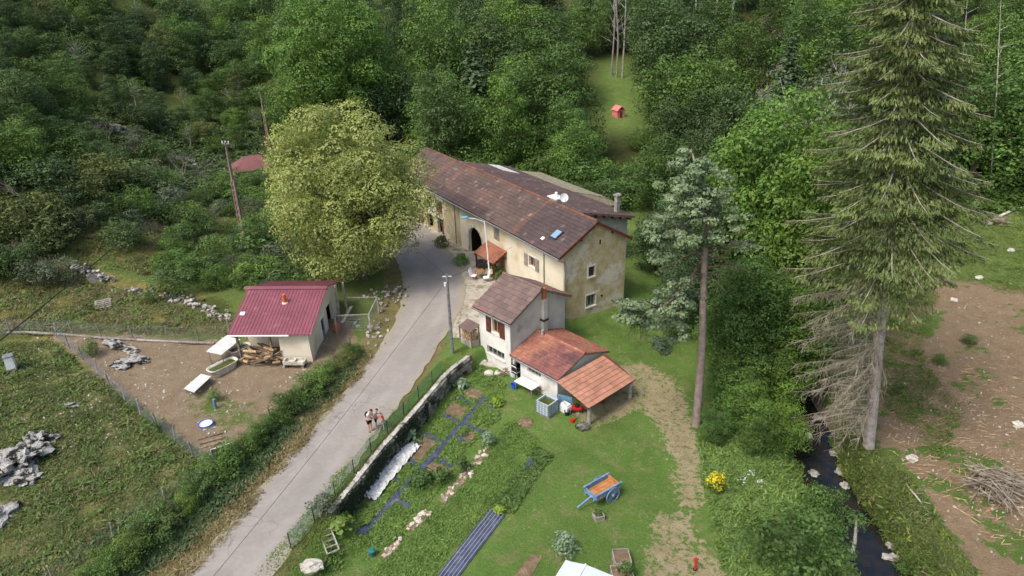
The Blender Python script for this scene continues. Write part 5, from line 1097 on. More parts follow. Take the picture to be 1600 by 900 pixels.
# ------------------------------------------------------------------ utility poles, street lamp, cables
def vert_pole(name, label, base, toppx, cat='utility pole'):
    b = G(*base); t_ = PY(toppx[0], toppx[1], b[1]); return thing(name, label, cat, b), t_ - b, b
po1, e, b1 = vert_pole('utility_pole', 'weathered concrete utility pole with ladder-like recesses on the scrub slope', (384, 390), (352, 222))
def ladder_pole(root, e, w0=.4, w1=.22, solid=.66, m='concrete_pink'):
    L = np.linalg.norm(e); d = e / L; x = np.array([.95, -.3, 0]); x = unit(x - d * (x @ d)); y = np.cross(d, x)
    n = 14; 
    def rail(s): 
        mb = MB(); vs = []
        for k, w_ in ((-.04, w0), (solid, w0 * .45 + w1 * .55)):
            c_ = e * k + x * s * w_ * .5
            for a, b in ((-.045, -.11), (.045, -.11), (.045, .11), (-.045, .11)): vs.append(c_ + x * a + y * b)
        mb.add(vs, [(0, 1, 5, 4), (1, 2, 6, 5), (2, 3, 7, 6), (3, 0, 4, 7), (4, 5, 6, 7)]); mb.build('rail', m, root)
    rail(-1); rail(1)
    for k in range(n): q = .02 + (solid - .02) * k / n; w_ = w0 + (w1 - w0) * q; MB().obox(e * q, x * w_, y * .16, d * .12).build('rung', m, root)
    MB().obox(e * .5 * solid, x * w0 * .6, y * .06, d * L * solid).build('web', m, root)
    MB().tube([e * (solid - .01), e], [w0 * .36, w1 * .5], 4).build('shaft', m, root); return d, x, y
d, x, y = ladder_pole(po1, e)
MB().bar(e * .985 - x * .4, e * .985 + x * .4, .08).build('crossarm', 'metal_grey', po1)
for s in (-.35, 0, .35): MB().tube([e * .99 + x * s, e * .99 + x * s + (0, 0, .22)], .05, 6).build('insulator', 'white_paint', po1)
po2, e2, b2 = vert_pole('utility_pole', 'leaning brown concrete utility pole beside the far bend of the road', (421, 228), (405, 136)); d2, x2, y2 = ladder_pole(po2, e2, .42, .24, .6)
MB().bar(e2 * .98 - x2 * .5, e2 * .98 + x2 * .5, .1).build('crossarm', 'metal_grey', po2)
po3, e3, b3 = vert_pole('utility_pole', 'thin far wooden utility pole in the dark trees by the road bend', (428, 205), (424, 140)); MB().tube([(0, 0, -.2), e3], [.12, .08], 7).build('shaft', 'wood_old', po3); MB().bar(e3 * .97 - np.array([.6, 0, 0]), e3 * .97 + np.array([.6, 0, 0]), .1).build('crossarm', 'wood_old', po3)
po4, e4, b4 = vert_pole('utility_pole', 'slim round grey pole with short crossarm at the road edge above the garden wall', (707, 552), (698, 428)); MB().tube([(0, 0, -.2), e4 * .55, e4], [.14, .11, .085], 9).build('shaft', 'metal_grey', po4)
MB().bar(e4 * .97 - np.array([.32, 0, 0]), e4 * .97 + np.array([.32, 0, 0]), .05).build('crossarm', 'white_paint', po4); MB().tube([e4 * .86 + (-.15, -.05, 0), e4 * .9 + (-.15, -.05, 0)], .1, 8).build('junction_box', 'white_paint', po4)
sl_, es, bs = vert_pole('street_lamp', 'thin white street lamp with long arm and blue-green lamp head before the farmhouse', (766, 438), (757, 346), 'street lamp'); MB().tube([(0, 0, -.2), es], [.07, .045], 8).build('pole', 'white_paint', sl_)
hd = PY(730, 340.5, bs[1] - .2) - bs; MB().tube([es * .99, es * .5 + hd * .5 + np.array([0, 0, .08]), hd], [.035, .03, .03], 6).build('arm', 'white_paint', sl_)
hv = unit(hd - es) ; lh = MB(); lh.blob(hd + hv * .25, (.36, .17, .1), 2, .04, 3); lh.build('lamp_head', mat('lamp_teal', lin(96, 170, 190), lin(84, 156, 178), 4, .5, .4), sl_, True)
def cable(label, a, b, sag, r_=.012):
    a, b = np.array(a), np.array(b); P = [a + (b - a) * k + np.array([0, 0, -sag * 4 * k * (1 - k)]) for k in np.linspace(0, 1, 15)]; tag(MB().tube(P, r_, 5).build('overhead_cable', 'black_rubber'), label, 'cable')
cable('thick black overhead cable sweeping from the ladder-like pole over the meadow', b1 + e * .97, PY(-70, 588, 30), .35, .036)
cable('thin lower cable running from the ladder-like pole over the hen yard fence', b1 + e * .78, PY(-40, 630, 31), .3, .012)
cable('thin cable from the slim grey pole to the farmhouse wall', b4 + e4 * .95, np.array(in_frame(fh, 7.8, -.58, 3.6)), .15, .011)
cable('thin cable from the slim grey pole crossing over the road toward the hedge', b4 + e4 * .93, PY(330, 905, 22), .25, .011)
cable('thin cable from the slim grey pole up past the linden to the far poles', b4 + e4 * .97, b2 + e2 * .95, 1.0, .011)
cable('cable strung between the brown leaning pole and the thin far pole', b2 + e2 * .97, b3 + e3 * .95, .6, .02)

# ------------------------------------------------------------------ vegetable garden
BEDS = []
def drape(name, XY, m, dz, label=None, cat=None, group=None, parent=None, step=.35):
    """a sheet laid on the ground inside a ground polygon"""
    X = np.array(XY); BEDS.append([tuple(q) for q in X]); c_ = X.mean(0); rings = max(1, int(np.max(np.linalg.norm(X - c_, axis=1)) / .8)); E = []
    for a, b in zip(X, np.roll(X, -1, 0)):
        n = max(1, int(np.linalg.norm(b - a) / step)); E += [a + (b - a) * k / n for k in range(n)]
    n = len(E); vs = []; fs = []
    for r_ in range(rings):
        k = 1 - r_ / rings
        for q in E: p = c_ + (q - c_) * k; vs.append((p[0], p[1], Z(*p) + dz))
    vs.append((c_[0], c_[1], Z(*c_) + dz))
    for r_ in range(rings - 1):
        for i in range(n): fs.append((r_ * n + i, r_ * n + (i + 1) % n, (r_ + 1) * n + (i + 1) % n, (r_ + 1) * n + i))
    fs += [((rings - 1) * n + i, (rings - 1) * n + (i + 1) % n, len(vs) - 1) for i in range(n)]
    mb = MB(); mb.add(vs, fs); o = mb.build(name, m, parent, True)
    if label: tag(o, label, cat, group)
    return o
def strip(p, q, w_):
    a, b = np.array(G(*p)[:2]), np.array(G(*q)[:2]); d = unit(b - a); n = np.array([d[1], -d[0]]) * w_ / 2; return [a + n, b + n, b - n, a - n]
gpth = thing('garden_path', 'dark blue-grey weed fabric path with side strips between vegetable beds', 'path', (0, 0, 0))
drape('fabric_strip', strip((560, 834), (758, 620), .42), 'fabric_blue', .05, parent=gpth)
for p, q in (((714, 619), (738, 634)), ((692, 647), (716, 660)), ((662, 676), (690, 692)), ((628, 714), (652, 727)), ((602, 740), (624, 753)), ((578, 778), (590, 786)), ((757, 632), (776, 643)), ((724, 660), (756, 677)), ((676, 712), (706, 729)), ((654, 740), (676, 753)), ((618, 779), (640, 792)), ((714, 683), (727, 692))):
    drape('fabric_strip', strip(p, q, .34), 'fabric_blue', .042, parent=gpth)
for i, (pl, lab) in enumerate(([((733, 606), (756, 613), (744, 626), (722, 618)), 'small bare soil bed nearest the cottage end of the fabric path'], [((707, 627), (733, 640), (718, 655), (694, 645)), 'soil bed with weeds, second from the cottage beside the retaining wall'], [((662, 682), (684, 692), (658, 720), (634, 714)), 'large bare soil bed next to the white fleece'], [((674, 722), (708, 735), (694, 748), (660, 735)), 'bare brown soil bed on the lawn side of the fabric path'], [((728, 672), (744, 680), (732, 694), (718, 686)), 'little soil bed with leafy plants beside the silver sage'], [((828, 868), (848, 868), (828, 905), (800, 905)), 'freshly dug rectangular soil patch in the lawn'])):
    drape('soil_bed', gp(*pl), 'soil', .035, lab, 'garden bed')
bs_ = drape('weed_fabric', gp((766, 795), (790, 805), (700, 925), (664, 925)), 'fabric_blue', .06, 'wide dark weed fabric sheet with pale seam lines on the grass', 'weed fabric')
for k in (.12, .31, .5, .69, .88):
    a = ((766 + 24 * k), (795 + 10 * k)); b = (664 + 36 * k, 925); o = drape('seam', strip(a, b, .025), 'fabric_line', .07, parent=bs_)
drape('weed_fabric', gp((836, 703), (860, 711), (798, 800), (776, 790)), 'fabric_blue', .075, 'weed fabric strip covered by leafy strawberry rows', 'weed fabric')
# rubble edging
for p_, q_ in (((762, 703), (742, 728)), ((736, 734), (690, 786)), ((670, 800), (640, 828)), ((626, 846), (600, 872))): drape('rubble_strip', strip(p_, q_, .5), 'brick_strip', .03, 'strip of crumbled tan brick rubble under the garden edging', 'rubble', 'rubble strips along the beds')
ed = thing('rubble_edging', 'rough edging of broken bricks and pale stones beside the vegetable beds', 'edging', (0, 0, 0)); es_ = [stone_mesh(.3, .22, .16, 40 + i) for i in range(4)]
mat('brick_bits', lin(152, 130, 110), lin(184, 170, 150), 6, .95, .1, rnd_=.3)
for seg_, n in ((((760, 705), (742, 728)), 14), (((735, 735), (690, 785)), 30), (((668, 800), (640, 826)), 26), (((625, 845), (600, 872)), 24)):
    for _ in range(n):
        k = rnd.random(); p = G(seg_[0][0] + (seg_[1][0] - seg_[0][0]) * k + rnd.uniform(-7, 7), seg_[0][1] + (seg_[1][1] - seg_[0][1]) * k + rnd.uniform(-4, 4)); o = link('stone', rnd.choice(es_), 'brick_bits' if rnd.random() < .75 else 'limestone', ed, (p[0], p[1], p[2] + .05), rnd.uniform(0, 3)); o.material_slots[0].link = 'OBJECT'; o.material_slots[0].material = MATS['brick_bits' if rnd.random() < .7 else 'cap_stone']; o.scale = [rnd.uniform(.4, 1.0)] * 3
fz_ = MB(); Xp = gp((634, 688), (645, 694), (574, 772), (552, 770), (560, 752)); c_ = np.mean(Xp, 0)
a0, b0 = np.array(G(640, 694)[:2]) + (.25, -.1), np.array(G(566, 770)[:2]) + (.25, -.1); d = unit(b0 - a0); n_ = np.array([d[1], -d[0]]); L = np.linalg.norm(b0 - a0); nx, ny = 36, 8; vs = []
for i in range(nx + 1):
    for j in range(ny + 1):
        q = a0 + d * L * i / nx + n_ * (j / ny - .5) * 1.1 * (1 if i < nx * .8 else 1.1); vs.append((q[0] + rnd.uniform(-.03, .03), q[1] + rnd.uniform(-.03, .03), Z(*q) + .06 + .16 * abs(math.sin(i * 1.3 + j) * math.cos(j * 1.7 + i * .6)) + rnd.uniform(0, .07)))
fz_.add(vs, [(i * (ny + 1) + j, (i + 1) * (ny + 1) + j, (i + 1) * (ny + 1) + j + 1, i * (ny + 1) + j + 1) for i in range(nx) for j in range(ny)]); tag(fz_.build('garden_fleece', 'white_sheet'), 'crumpled white garden fleece lying along the foot of the retaining wall', 'fleece')
def leafy(name, label, loc, r_, n, size, lk, cat='plant', group=None, up=1.2, flat=.8):
    q, c = clump_leaves(np.array([0, 0, r_ * .45]), r_, n, size, up, 1, flat); o = link(name, quadmesh(name, q, c), LM[lk], None, loc); tag(o, label, cat, group); return stuff(o) if 'plants' in label or 'patch' in label else o
leafy('cabbage_plant', 'big silvery cabbage plant at the end of the white fleece', G(640, 688), .62, 130, .36, 'cabbage')
leafy('cabbage_plant', 'tall grey green artichoke at the corner bed by the retaining wall', G(722, 606), .5, 110, .34, 'cabbage')
leafy('sage_bush', 'silver green sage bush standing in the rubble edging', G(763, 695), .55, 260, .16, 'cabbage', flat=1.2)
leafy('garden_plant', 'pale green leafy plant beside the upper end of the fabric path', G(778, 632), .5, 160, .2, 'lime')
leafy('garden_plant', 'bushy bright green potato plants on the fabric path lower half', G(660, 757), .85, 420, .2, 'veg', flat=.5)
leafy('garden_plant', 'dark green leafy plants beside the bare brown bed', G(692, 752), .7, 330, .18, 'mid', flat=.6)
leafy('garden_plant', 'leafy plants inside the little soil bed', G(724, 680), .35, 120, .14, 'veg')
leafy('garden_plant', 'bright lime green lettuce patch between strawberry rows and bare fabric', G(782, 800), .42, 220, .14, 'lime', flat=.4)
leafy('lavender_bush', 'grey green lavender bush next to the greenhouse corner', G(882, 862), .75, 520, .15, 'cabbage', flat=.9)
leafy('broad_leaf_plant', 'large leaved green plant beside the grey wooden frame', G(532, 826), .6, 90, .4, 'weed', flat=.5)
leafy('flower_bush', 'pale flowering bush at the low end of the retaining wall', G(508, 800), .8, 420, .16, 'grey', flat=.8)
leafy('garden_plant', 'tall dark plants along the rubble edging near the sage bush', G(722, 735), .5, 240, .17, 'dark', flat=1.3)

# ------------------------------------------------------------------ grass, weeds and crops too many to count
def field(name, label, polys, n, hmin, hmax, lk, blades=5, spread=.14, asp=.16, cat='grass', avoid=(), lean=.5):
    Ps = [gpoly(p) if p[0][1] > 60 else p for p in polys]; XY = []
    per = n // len(Ps)
    for P in Ps:
        A = np.array(P); lo, hi = A.min(0), A.max(0); got = 0
        while got < per:
            c_ = rng.uniform(lo, hi, (per * 2, 2)); k = inpoly(c_[:, 0], c_[:, 1], P)
            dens = vnoise(c_[:, 0], c_[:, 1], 1.1, got * .0 + 3); k &= rng.uniform(-1.2, 1.6, len(c_)) < dens + .3
            k &= pdist(c_[:, 0], c_[:, 1], STREAM)[0] > 1.45
            for a in (avoid or []): k &= ~inpoly(c_[:, 0], c_[:, 1], a)
            c_ = c_[k][:per - got]; XY.append(c_); got += max(len(c_), per // 50)
    XY = np.concatenate(XY); n = len(XY); z = zt(XY[:, 0], XY[:, 1]); h = rng.uniform(hmin, hmax, n) * (1 + .25 * vnoise(XY[:, 0], XY[:, 1], .8, 1)).clip(.5, 1.6)
    B = np.repeat(np.column_stack([XY, z]), blades, 0); hb = np.repeat(h, blades) * rng.uniform(.6, 1.1, n * blades)
    B[:, :2] += rng.normal(0, spread, (n * blades, 2)); td = np.column_stack([rng.normal(0, lean, (n * blades, 2)), np.ones(n * blades)]); td = unit(td)
    P = B + td * (hb * .45)[:, None]; N = np.column_stack([rng.normal(0, .45, (n * blades, 2)), np.full(n * blades, 1.0)])
    kk = np.repeat(rng.normal(1, .13, (n, 1)), blades, 0) * rng.normal(1, .08, (n * blades, 1)); C = np.hstack([kk * rng.uniform(.92, 1.1, kk.shape), kk, kk])
    o = link(name, quadmesh(name, leafquads(P, N, hb, asp, td), C), LM[lk]); o['label'] = label; o['category'] = cat; return stuff(o)
MEAD = [(-80, 540), (80, 535), (325, 722), (240, 800), (90, 905), (-60, 1000)]
field('meadow_grass', 'rough olive meadow grass on the slope beside the beehive', [MEAD], 9000, .12, .3, 'olive', 6, .2, .2)
field('meadow_grass', 'fresh green weeds scattered through the rough meadow', [MEAD], 4200, .14, .38, 'weed', 6, .14, .3)
field('meadow_grass', 'dry straw stalks scattered through the rough meadow', [MEAD], 3600, .12, .34, 'straw', 5, .2, .12)
field('dry_grass', 'yellow dry grass on the slope above the hen yard fence', [[(-40, 430), (120, 425), (250, 470), (365, 500), (360, 522), (-40, 520)], [(150, 300), (345, 330), (340, 440), (180, 420), (110, 430)]], 7000, .2, .5, 'straw', 6, .2, .14)
field('dry_grass', 'green grass tufts mixed into the dry slope', [[(-40, 430), (120, 425), (250, 470), (365, 500), (360, 522), (-40, 520)], [(150, 300), (345, 330), (340, 440), (180, 420), (110, 430)]], 4500, .2, .45, 'weed', 6, .2, .2)
field('verge_grass', 'straw coloured grass on the bank between hedge and road', [[(560, 545), (585, 560), (330, 870), (230, 960), (190, 930), (420, 720)]], 2600, .1, .35, 'straw', 6, .12, .16)
field('verge_grass', 'short green grass on the verge between road and garden fence', [[(735, 535), (690, 565), (600, 660), (500, 770), (440, 850), (380, 920), (470, 920), (530, 790), (640, 660), (720, 575)]], 3600, .06, .18, 'weed', 6, .12, .25)
field('streamside_weeds', 'lush tangled weeds covering both banks of the stream', [[(1095, 660), (1240, 660), (1262, 720), (1300, 800), (1330, 900), (1330, 960), (1160, 960), (1130, 860), (1105, 760)]], 9000, .15, .5, 'weed', 8, .2, .2, 'weeds')
field('streamside_weeds', 'rank olive green grass on the clearing side of the stream', [[(1300, 690), (1370, 705), (1425, 765), (1470, 835), (1520, 900), (1530, 960), (1400, 960), (1340, 800)]], 8000, .12, .42, 'weed', 8, .2, .16, 'weeds')
field('streamside_weeds', 'olive seed heads among the weeds on the clearing side', [[(1300, 690), (1370, 705), (1425, 765), (1470, 835), (1520, 900), (1530, 960), (1400, 960), (1340, 800)]], 3200, .2, .5, 'olive', 6, .2, .14, 'weeds')
field('streamside_weeds', 'dry straw stalks in the weeds on the clearing side', [[(1300, 690), (1370, 705), (1425, 765), (1470, 835), (1520, 900), (1530, 960), (1400, 960), (1340, 800)]], 2000, .15, .45, 'straw', 5, .2, .12, 'weeds')
field('streamside_weeds', 'fresh lime green leaves among the weeds on both banks', [[(1300, 690), (1370, 705), (1425, 765), (1470, 835), (1520, 900), (1530, 960), (1400, 960), (1340, 800)], [(1095, 660), (1240, 660), (1262, 720), (1300, 800), (1330, 900), (1330, 960), (1160, 960), (1130, 860), (1105, 760)]], 4200, .12, .4, 'lime', 5, .2, .25, 'weeds')
field('garden_greens', 'tall green weeds and crops filling the vegetable garden', [[(752, 572), (790, 600), (780, 650), (700, 730), (640, 700), (700, 630)], [(640, 720), (700, 745), (640, 830), (560, 880), (480, 900), (540, 800)]], 4600, .08, .26, 'veg', 6, .08, .35, 'crops', BEDS)
field('garden_greens', 'rows of grassy greens between rubble edging and weed fabric', [[(800, 660), (840, 690), (760, 800), (650, 925), (540, 925), (640, 840), (740, 720)]], 5200, .06, .22, 'veg', 6, .16, .3, 'crops', BEDS)
field('strawberry_rows', 'leafy strawberry plants spilling over the weed fabric strip', [[(836, 703), (860, 711), (798, 800), (776, 790)]], 1300, .14, .3, 'veg', 7, .1, .6, 'crops', lean=.9)
field('lawn_tufts', 'short mown lawn grass with coarser tufts around the cart', [[(850, 690), (900, 640), (1000, 640), (1060, 800), (1000, 930), (740, 930), (840, 740)]], 9000, .03, .08, 'weed', 6, .2, .3)
field('lawn_tufts', 'longer lawn grass beside the farmhouse gable and rear path', [[(905, 505), (1000, 470), (1005, 380), (1060, 420), (1060, 600), (960, 545)]], 4000, .06, .16, 'weed', 6, .2, .3)
field('clearing_weeds', 'patchy green weeds on the cleared dirt slope', [[(1390, 420), (1470, 430), (1440, 560), (1500, 640), (1470, 720), (1375, 620)], [(1460, 330), (1620, 330), (1640, 470), (1500, 440), (1410, 420)]], 5200, .1, .28, 'weed', 6, .2, .3, 'weeds')
field('hedge_bottom', 'tangled low greenery at the foot of the roadside hedge', [[(560, 540), (575, 560), (450, 690), (300, 850), (150, 960), (100, 920), (300, 760), (430, 650)]], 3600, .12, .4, 'dark', 7, .2, .28, 'weeds')
field('forest_undergrowth', 'dark leafy undergrowth below the woodland trees', [[(40, 74), (70, 60), (95, 70), (60, 120), (30, 110), (24, 80)][:0] or [(1440, 120), (1640, 120), (1640, 330), (1480, 330)]], 4500, .3, .9, 'mid', 7, .4, .5, 'undergrowth')
field('forest_undergrowth', 'leafy ground cover in the dark gaps of the hillside scrub', [[(-60, 130), (430, 130), (360, 330), (100, 400), (-60, 420)]], 9000, .3, .8, 'dark', 7, .4, .5, 'undergrowth')
# ------------------------------------------------------------------ cart and lawn furniture
cg = PZ(941.6, 760.7, -.62); ca = thing('hand_cart', 'old blue wooden two wheeled cart with open plank bed on the lawn', 'cart', (cg[0], cg[1], Z(cg[0], cg[1])), R_(35.6))
L, W_ = 1.72, .98
for k in range(5): y = -W_ / 2 + .06 + k * (W_ - .12) / 4; MB().box(-L / 2, L / 2, y - .1, y + .098, .6, .64).build('floor_plank', 'wood_honey', ca)
for s in (-1, 1):
    sd = MB(); sd.box(-L / 2 - .06, L / 2 + .06, s * W_ / 2 - .02, s * W_ / 2 + .02, .56, .9).build('side_board', 'blue_paint', ca); MB().box(-L / 2 - .12, L / 2 + .12, s * W_ / 2 - .045, s * W_ / 2 + .045, .9, .96).build('rail', 'blue_paint', ca)
    MB().box(-L / 2 - .14, L / 2 + .14, s * .34 - .05, s * .34 + .05, .5, .598).build('chassis_beam', 'blue_paint', ca)
    MB().bar((L / 2 - .15, s * W_ / 2 * .98, .55), (L / 2 + .02, s * W_ / 2 * .98, .12), .06).build('prop', 'blue_paint', ca)
MB().box(-L / 2 - .03, -L / 2 + .01, -W_ / 2 + .025, W_ / 2 - .025, .56, .88).build('end_board', 'blue_paint', ca); MB().box(L / 2 - .01, L / 2 + .03, -W_ / 2 + .025, W_ / 2 - .025, .56, .88).build('end_board', 'wood_honey', ca)
MB().bar((-L / 2 + .1, 0, .54), (-L / 2 - 1.0, 0, .3), .1, .08).build('shaft', 'blue_paint', ca)
MB().tube([(.22, -.66, .48), (.22, .66, .48)], .035, 8).build('axle', 'blue_paint', ca)
for s in (-1, 1):
    wh = MB(); y = s * .62; r_ = .48
    ring = [(.22 + r_ * math.cos(a), y, .48 + r_ * math.sin(a)) for a in np.linspace(0, 2 * math.pi, 25)]; wh.tube(ring, .035, 6, cap=False); wo_ = wh.build('wheel', 'blue_paint', ca)
    for k in range(12): a = 2 * math.pi * k / 12; MB().tube([(.22, y, .48), (.22 + r_ * math.cos(a), y, .48 + r_ * math.sin(a))], .018, 5).build('spoke', 'blue_paint', wo_)
    MB().tube([(.22, y - .08, .48), (.22, y + .08, .48)], .075, 10).build('hub', 'blue_paint', wo_)
def trough(name, label, cat, p, yaw, L, W_, H_, m, soilm='soil', wall_=.05):
    t_ = thing(name, label, cat, p, yaw)
    for s in (-1, 1): MB().box(-L / 2, L / 2, s * W_ / 2 - wall_ / 2, s * W_ / 2 + wall_ / 2, -.05, H_).build('side_panel', m, t_); MB().box(s * L / 2 - wall_ / 2, s * L / 2 + wall_ / 2, -W_ / 2 + wall_ / 2 + .001, W_ / 2 - wall_ / 2 - .001, -.05, H_).build('end_panel', m, t_)
    MB().box(-L / 2 + .03, L / 2 - .03, -W_ / 2 + .03, W_ / 2 - .03, 0, H_ * .8).build('filling', soilm, t_); return t_
p = G(935, 810); trough('planter_box', 'pale square planter box with dark plant next to the blue cart', 'planter', p, .35, .5, .5, .32, 'wood_grey'); leafy('potted_plant', 'small dark plant growing in the pale planter by the cart', (p[0], p[1] + .05, p[2] + .2), .24, 90, .13, 'dark')
p = G(971, 878); trough('raised_bed', 'empty wooden raised bed with bare soil beside the greenhouse', 'raised bed', p, .05, .8, .9, .42, 'wood_grey')
p = G(972, 905); trough('raised_bed', 'wooden raised bed filled with green leafy vegetables beside the greenhouse', 'raised bed', p, .05, 1.0, 1.0, .42, 'wood_grey'); leafy('garden_plant', 'green leafy vegetables growing in the raised bed', (p[0] + .2, p[1] + .1, p[2] + .35), .42, 190, .16, 'veg')
pc_, p1, p2 = PZ(885, 876, .75), PZ(957, 900, .75), PZ(870, 900, .75); e1, e2 = unit(p1 - pc_), unit(p2 - pc_)
gz = Z(pc_[0], pc_[1]); gh = thing('greenhouse', 'small greenhouse with white translucent polycarbonate roof at the lawn edge', 'greenhouse', (pc_[0], pc_[1], gz)); hz_ = .75 - gz
w1, w2 = e1 * 2.6, e2 * 3.4; up_ = lambda q, z: np.array([q[0], q[1], z]); rdg = e1 * .95
MB().slab([up_(0 * e1, hz_), up_(rdg, hz_ + .16), up_(rdg + w2, hz_ + .16), up_(w2, hz_)], .03).build('roof_panel', 'polytunnel', gh); MB().slab([up_(rdg, hz_ + .158), up_(w1, hz_), up_(w1 + w2, hz_), up_(rdg + w2, hz_ + .158)], .03).build('roof_panel', 'polytunnel', gh)
MB().bar(up_(rdg, hz_ + .18), up_(rdg + w2, hz_ + .18), .07).build('ridge_bar', 'white_paint', gh); MB().bar(up_(0 * e1, hz_ + .01), up_(w2, hz_ + .01), .05).build('edge_bar', 'white_paint', gh); MB().bar(up_(0 * e1, hz_ - .02), up_(w1, hz_ - .02), .05).build('edge_bar', 'white_paint', gh)
for q in (0 * e1, rdg, w1, w2, w1 + w2): MB().tube([up_(q * .98 + (w1 + w2) * .01, -.2), up_(q * .98 + (w1 + w2) * .01, hz_ - .03)], .035, 6).build('post', 'white_paint', gh)
MB().slab([up_(w1 * .02, .05), up_(w1 * .98, .05), up_(w1 * .98, hz_ - .05), up_(w1 * .02, hz_ - .05)], .02).build('wall_panel', 'polytunnel', gh); MB().slab([up_(w2 * .02 + e1 * .03, .05), up_(w2 * .98 + e1 * .03, .05), up_(w2 * .98 + e1 * .03, hz_ - .05), up_(w2 * .02 + e1 * .03, hz_ - .05)], .02).build('wall_panel', 'polytunnel', gh)
fp = G(1118, 768); fo = leafy('flower_clump', 'clump of bright yellow flowers at the path edge above the stream', fp, .62, 230, .13, 'yellow', 'flowers', flat=.9); fo.location[2] += .35
q_, c_ = clump_leaves(np.array([0, 0, .15]), .55, 260, .16, .8, 1, .8); link('foliage', quadmesh('foliage', q_, c_), LM['weed'], fo)
for i, (u, v) in enumerate(((1160, 762), (1186, 768), (1172, 752))): leafy('flower_clump', 'loose clump of white wildflowers in the streamside weeds', G(u, v) + np.array([0, 0, .45]), .3, 26, .1, 'white', 'flowers', 'white wildflower clumps')
p = G(1086, 890); rp = thing('red_hydrant', 'thin red standpipe on sandy ground at the lawn edge', 'standpipe', p); MB().tube([(0, 0, -.1), (0, 0, .75)], .07, 8).build('pipe', 'red_plastic', rp); MB().tube([(-.13, 0, .7), (.13, 0, .7)], .05, 8).build('handle', 'red_plastic', rp); MB().lathe([(.12, 0), (.12, .06)], (0, 0, 0), 10).build('base', 'dark_metal', rp)
pf = thing('wooden_frame', 'grey ladder shaped wooden frame leaning on the garden bank', 'frame', G(515, 850), R_(118))
for s in (-1, 1): MB().bar((-.75, s * .3, .12), (.75, s * .3, .32), .07).build('rail', 'wood_grey', pf)
for k in range(5): x = -.72 + k * .36; MB().bar((x, -.3, .21 + x * .133), (x, .3, .21 + x * .133), .06).build('rung', 'wood_grey', pf)
tag(MB().blob((0, 0, 0), (.75, .4, .3), 3, .25, 4).build('rock', 'cap_stone'), 'pale elongated rock on the bank below the retaining wall', 'rock').location = G(482, 886)
p = G(582, 868); bu = thing('compost_bin', 'small teal lidded pot standing in the garden greens', 'pot', p); MB().lathe([(.14, 0), (.18, .35), (.19, .36)], (0, 0, 0), 12).build('body', mat('teal', lin(46, 116, 112), lin(38, 100, 98), 4, .5), bu); MB().lathe([(.2, .36), (.12, .44)], (0, 0, 0), 12).build('lid', 'teal', bu)
o = MB().lathe([(.55, 0), (.4, .12), (.1, .2)], (0, 0, 0), 14).build('soil_heap', 'soil'); o.location = G(822, 660); tag(o, 'small mound of brown soil on the lawn below the tank', 'mound')

# ------------------------------------------------------------------ around the cottage and shelter
def slabstone(label, u, v, size, yaw, tilt): o = MB().blob((0, 0, 0), (size[0] / 2, size[1] / 2, size[2] / 2), 2, .1, u).build('stone_slab', 'cap_stone'); p = G(u, v); o.location = (p[0], p[1], p[2] + size[2] * .3); o.rotation_euler = (tilt, 0, yaw); tag(o, label, 'stone')
slabstone('flat pale stone slab leaning at the end of the retaining wall', 752, 568, (.9, .6, .12), .4, .9); slabstone('large brownish stone slab under the low cottage window', 768, 572, (1.1, .7, .15), -.3, 1.0); slabstone('blocky pale stone beside the low cottage window', 764, 586, (.8, .6, .5), .2, .1); slabstone('rounded boulder at the foot of the cottage wall', 778, 585, (.6, .5, .4), .9, .1)
wt = thing('work_table', 'white topped work table against the white annex wall', 'table', G(822, 612), YA + .05); MB().box(-.95, .75, -.42, .42, .72, .77).build('tabletop', 'white_paint', wt)
for x in (-.85, .65):
    for y in (-.35, .35): MB().box(x - .03, x + .03, y - .03, y + .03, -.05, .72).build('leg', 'metal_grey', wt)
ib = G(855, 644); ic = thing('water_tank', 'square white caged water tank with open dark top beside the annex', 'tank', ib, YA + .1)
for s in (-1, 1): MB().box(-.5, .5, s * .5 - .03, s * .5 + .03, .12, 1.0).build('side_wall', 'ibc_plastic', ic); MB().box(s * .5 - .03, s * .5 + .03, -.469, .469, .12, 1.0).build('side_wall', 'ibc_plastic', ic)
MB().box(-.46, .46, -.46, .46, .12, .86).build('water', 'pond_water', ic); MB().box(-.58, .58, -.52, .52, -.05, .1).build('pallet', 'wood_grey', ic)
for k in range(6):
    z = .14 + k * .17; MB().tube([(-.56, -.56, z), (.56, -.56, z), (.56, .56, z), (-.56, .56, z), (-.56, -.56, z)], .016, 5).build('cage_bar', 'metal_grey', ic)
for k in range(5):
    for s in (-1, 1): x = -.5 + k * .25; MB().tube([(x, s * .565, .1), (x, s * .565, 1.02)], .016, 5).build('cage_bar', 'metal_grey', ic); MB().tube([(s * .565, x, .1), (s * .565, x, 1.02)], .016, 5).build('cage_bar', 'metal_grey', ic)
def bucket(name, label, u, v, r_, h, m): o = thing(name, label, name.replace('_', ' '), G(u, v)); MB().lathe([(r_ * .8, 0), (r_, h), (r_ * 1.06, h), (r_ * .9, h - .02), (r_ * .72, .04)], (0, 0, 0), 14).build('body', m, o); MB().tube([(r_ * math.cos(a), 0.02, h + r_ * .35 * math.sin(a)) for a in np.linspace(0, math.pi, 8)], .01, 4).build('handle', 'metal_grey', o); return o
bucket('bucket', 'bright blue bucket on the grass beside the white work table', 803, 606, .24, .38, 'blue_plastic'); bucket('bucket', 'black bucket under the shelter edge next to the red mower', 886, 648, .2, .32, 'black_rubber'); bucket('bucket', 'white bucket in front of the annex doorway', 803, 588, .2, .34, 'white_paint')
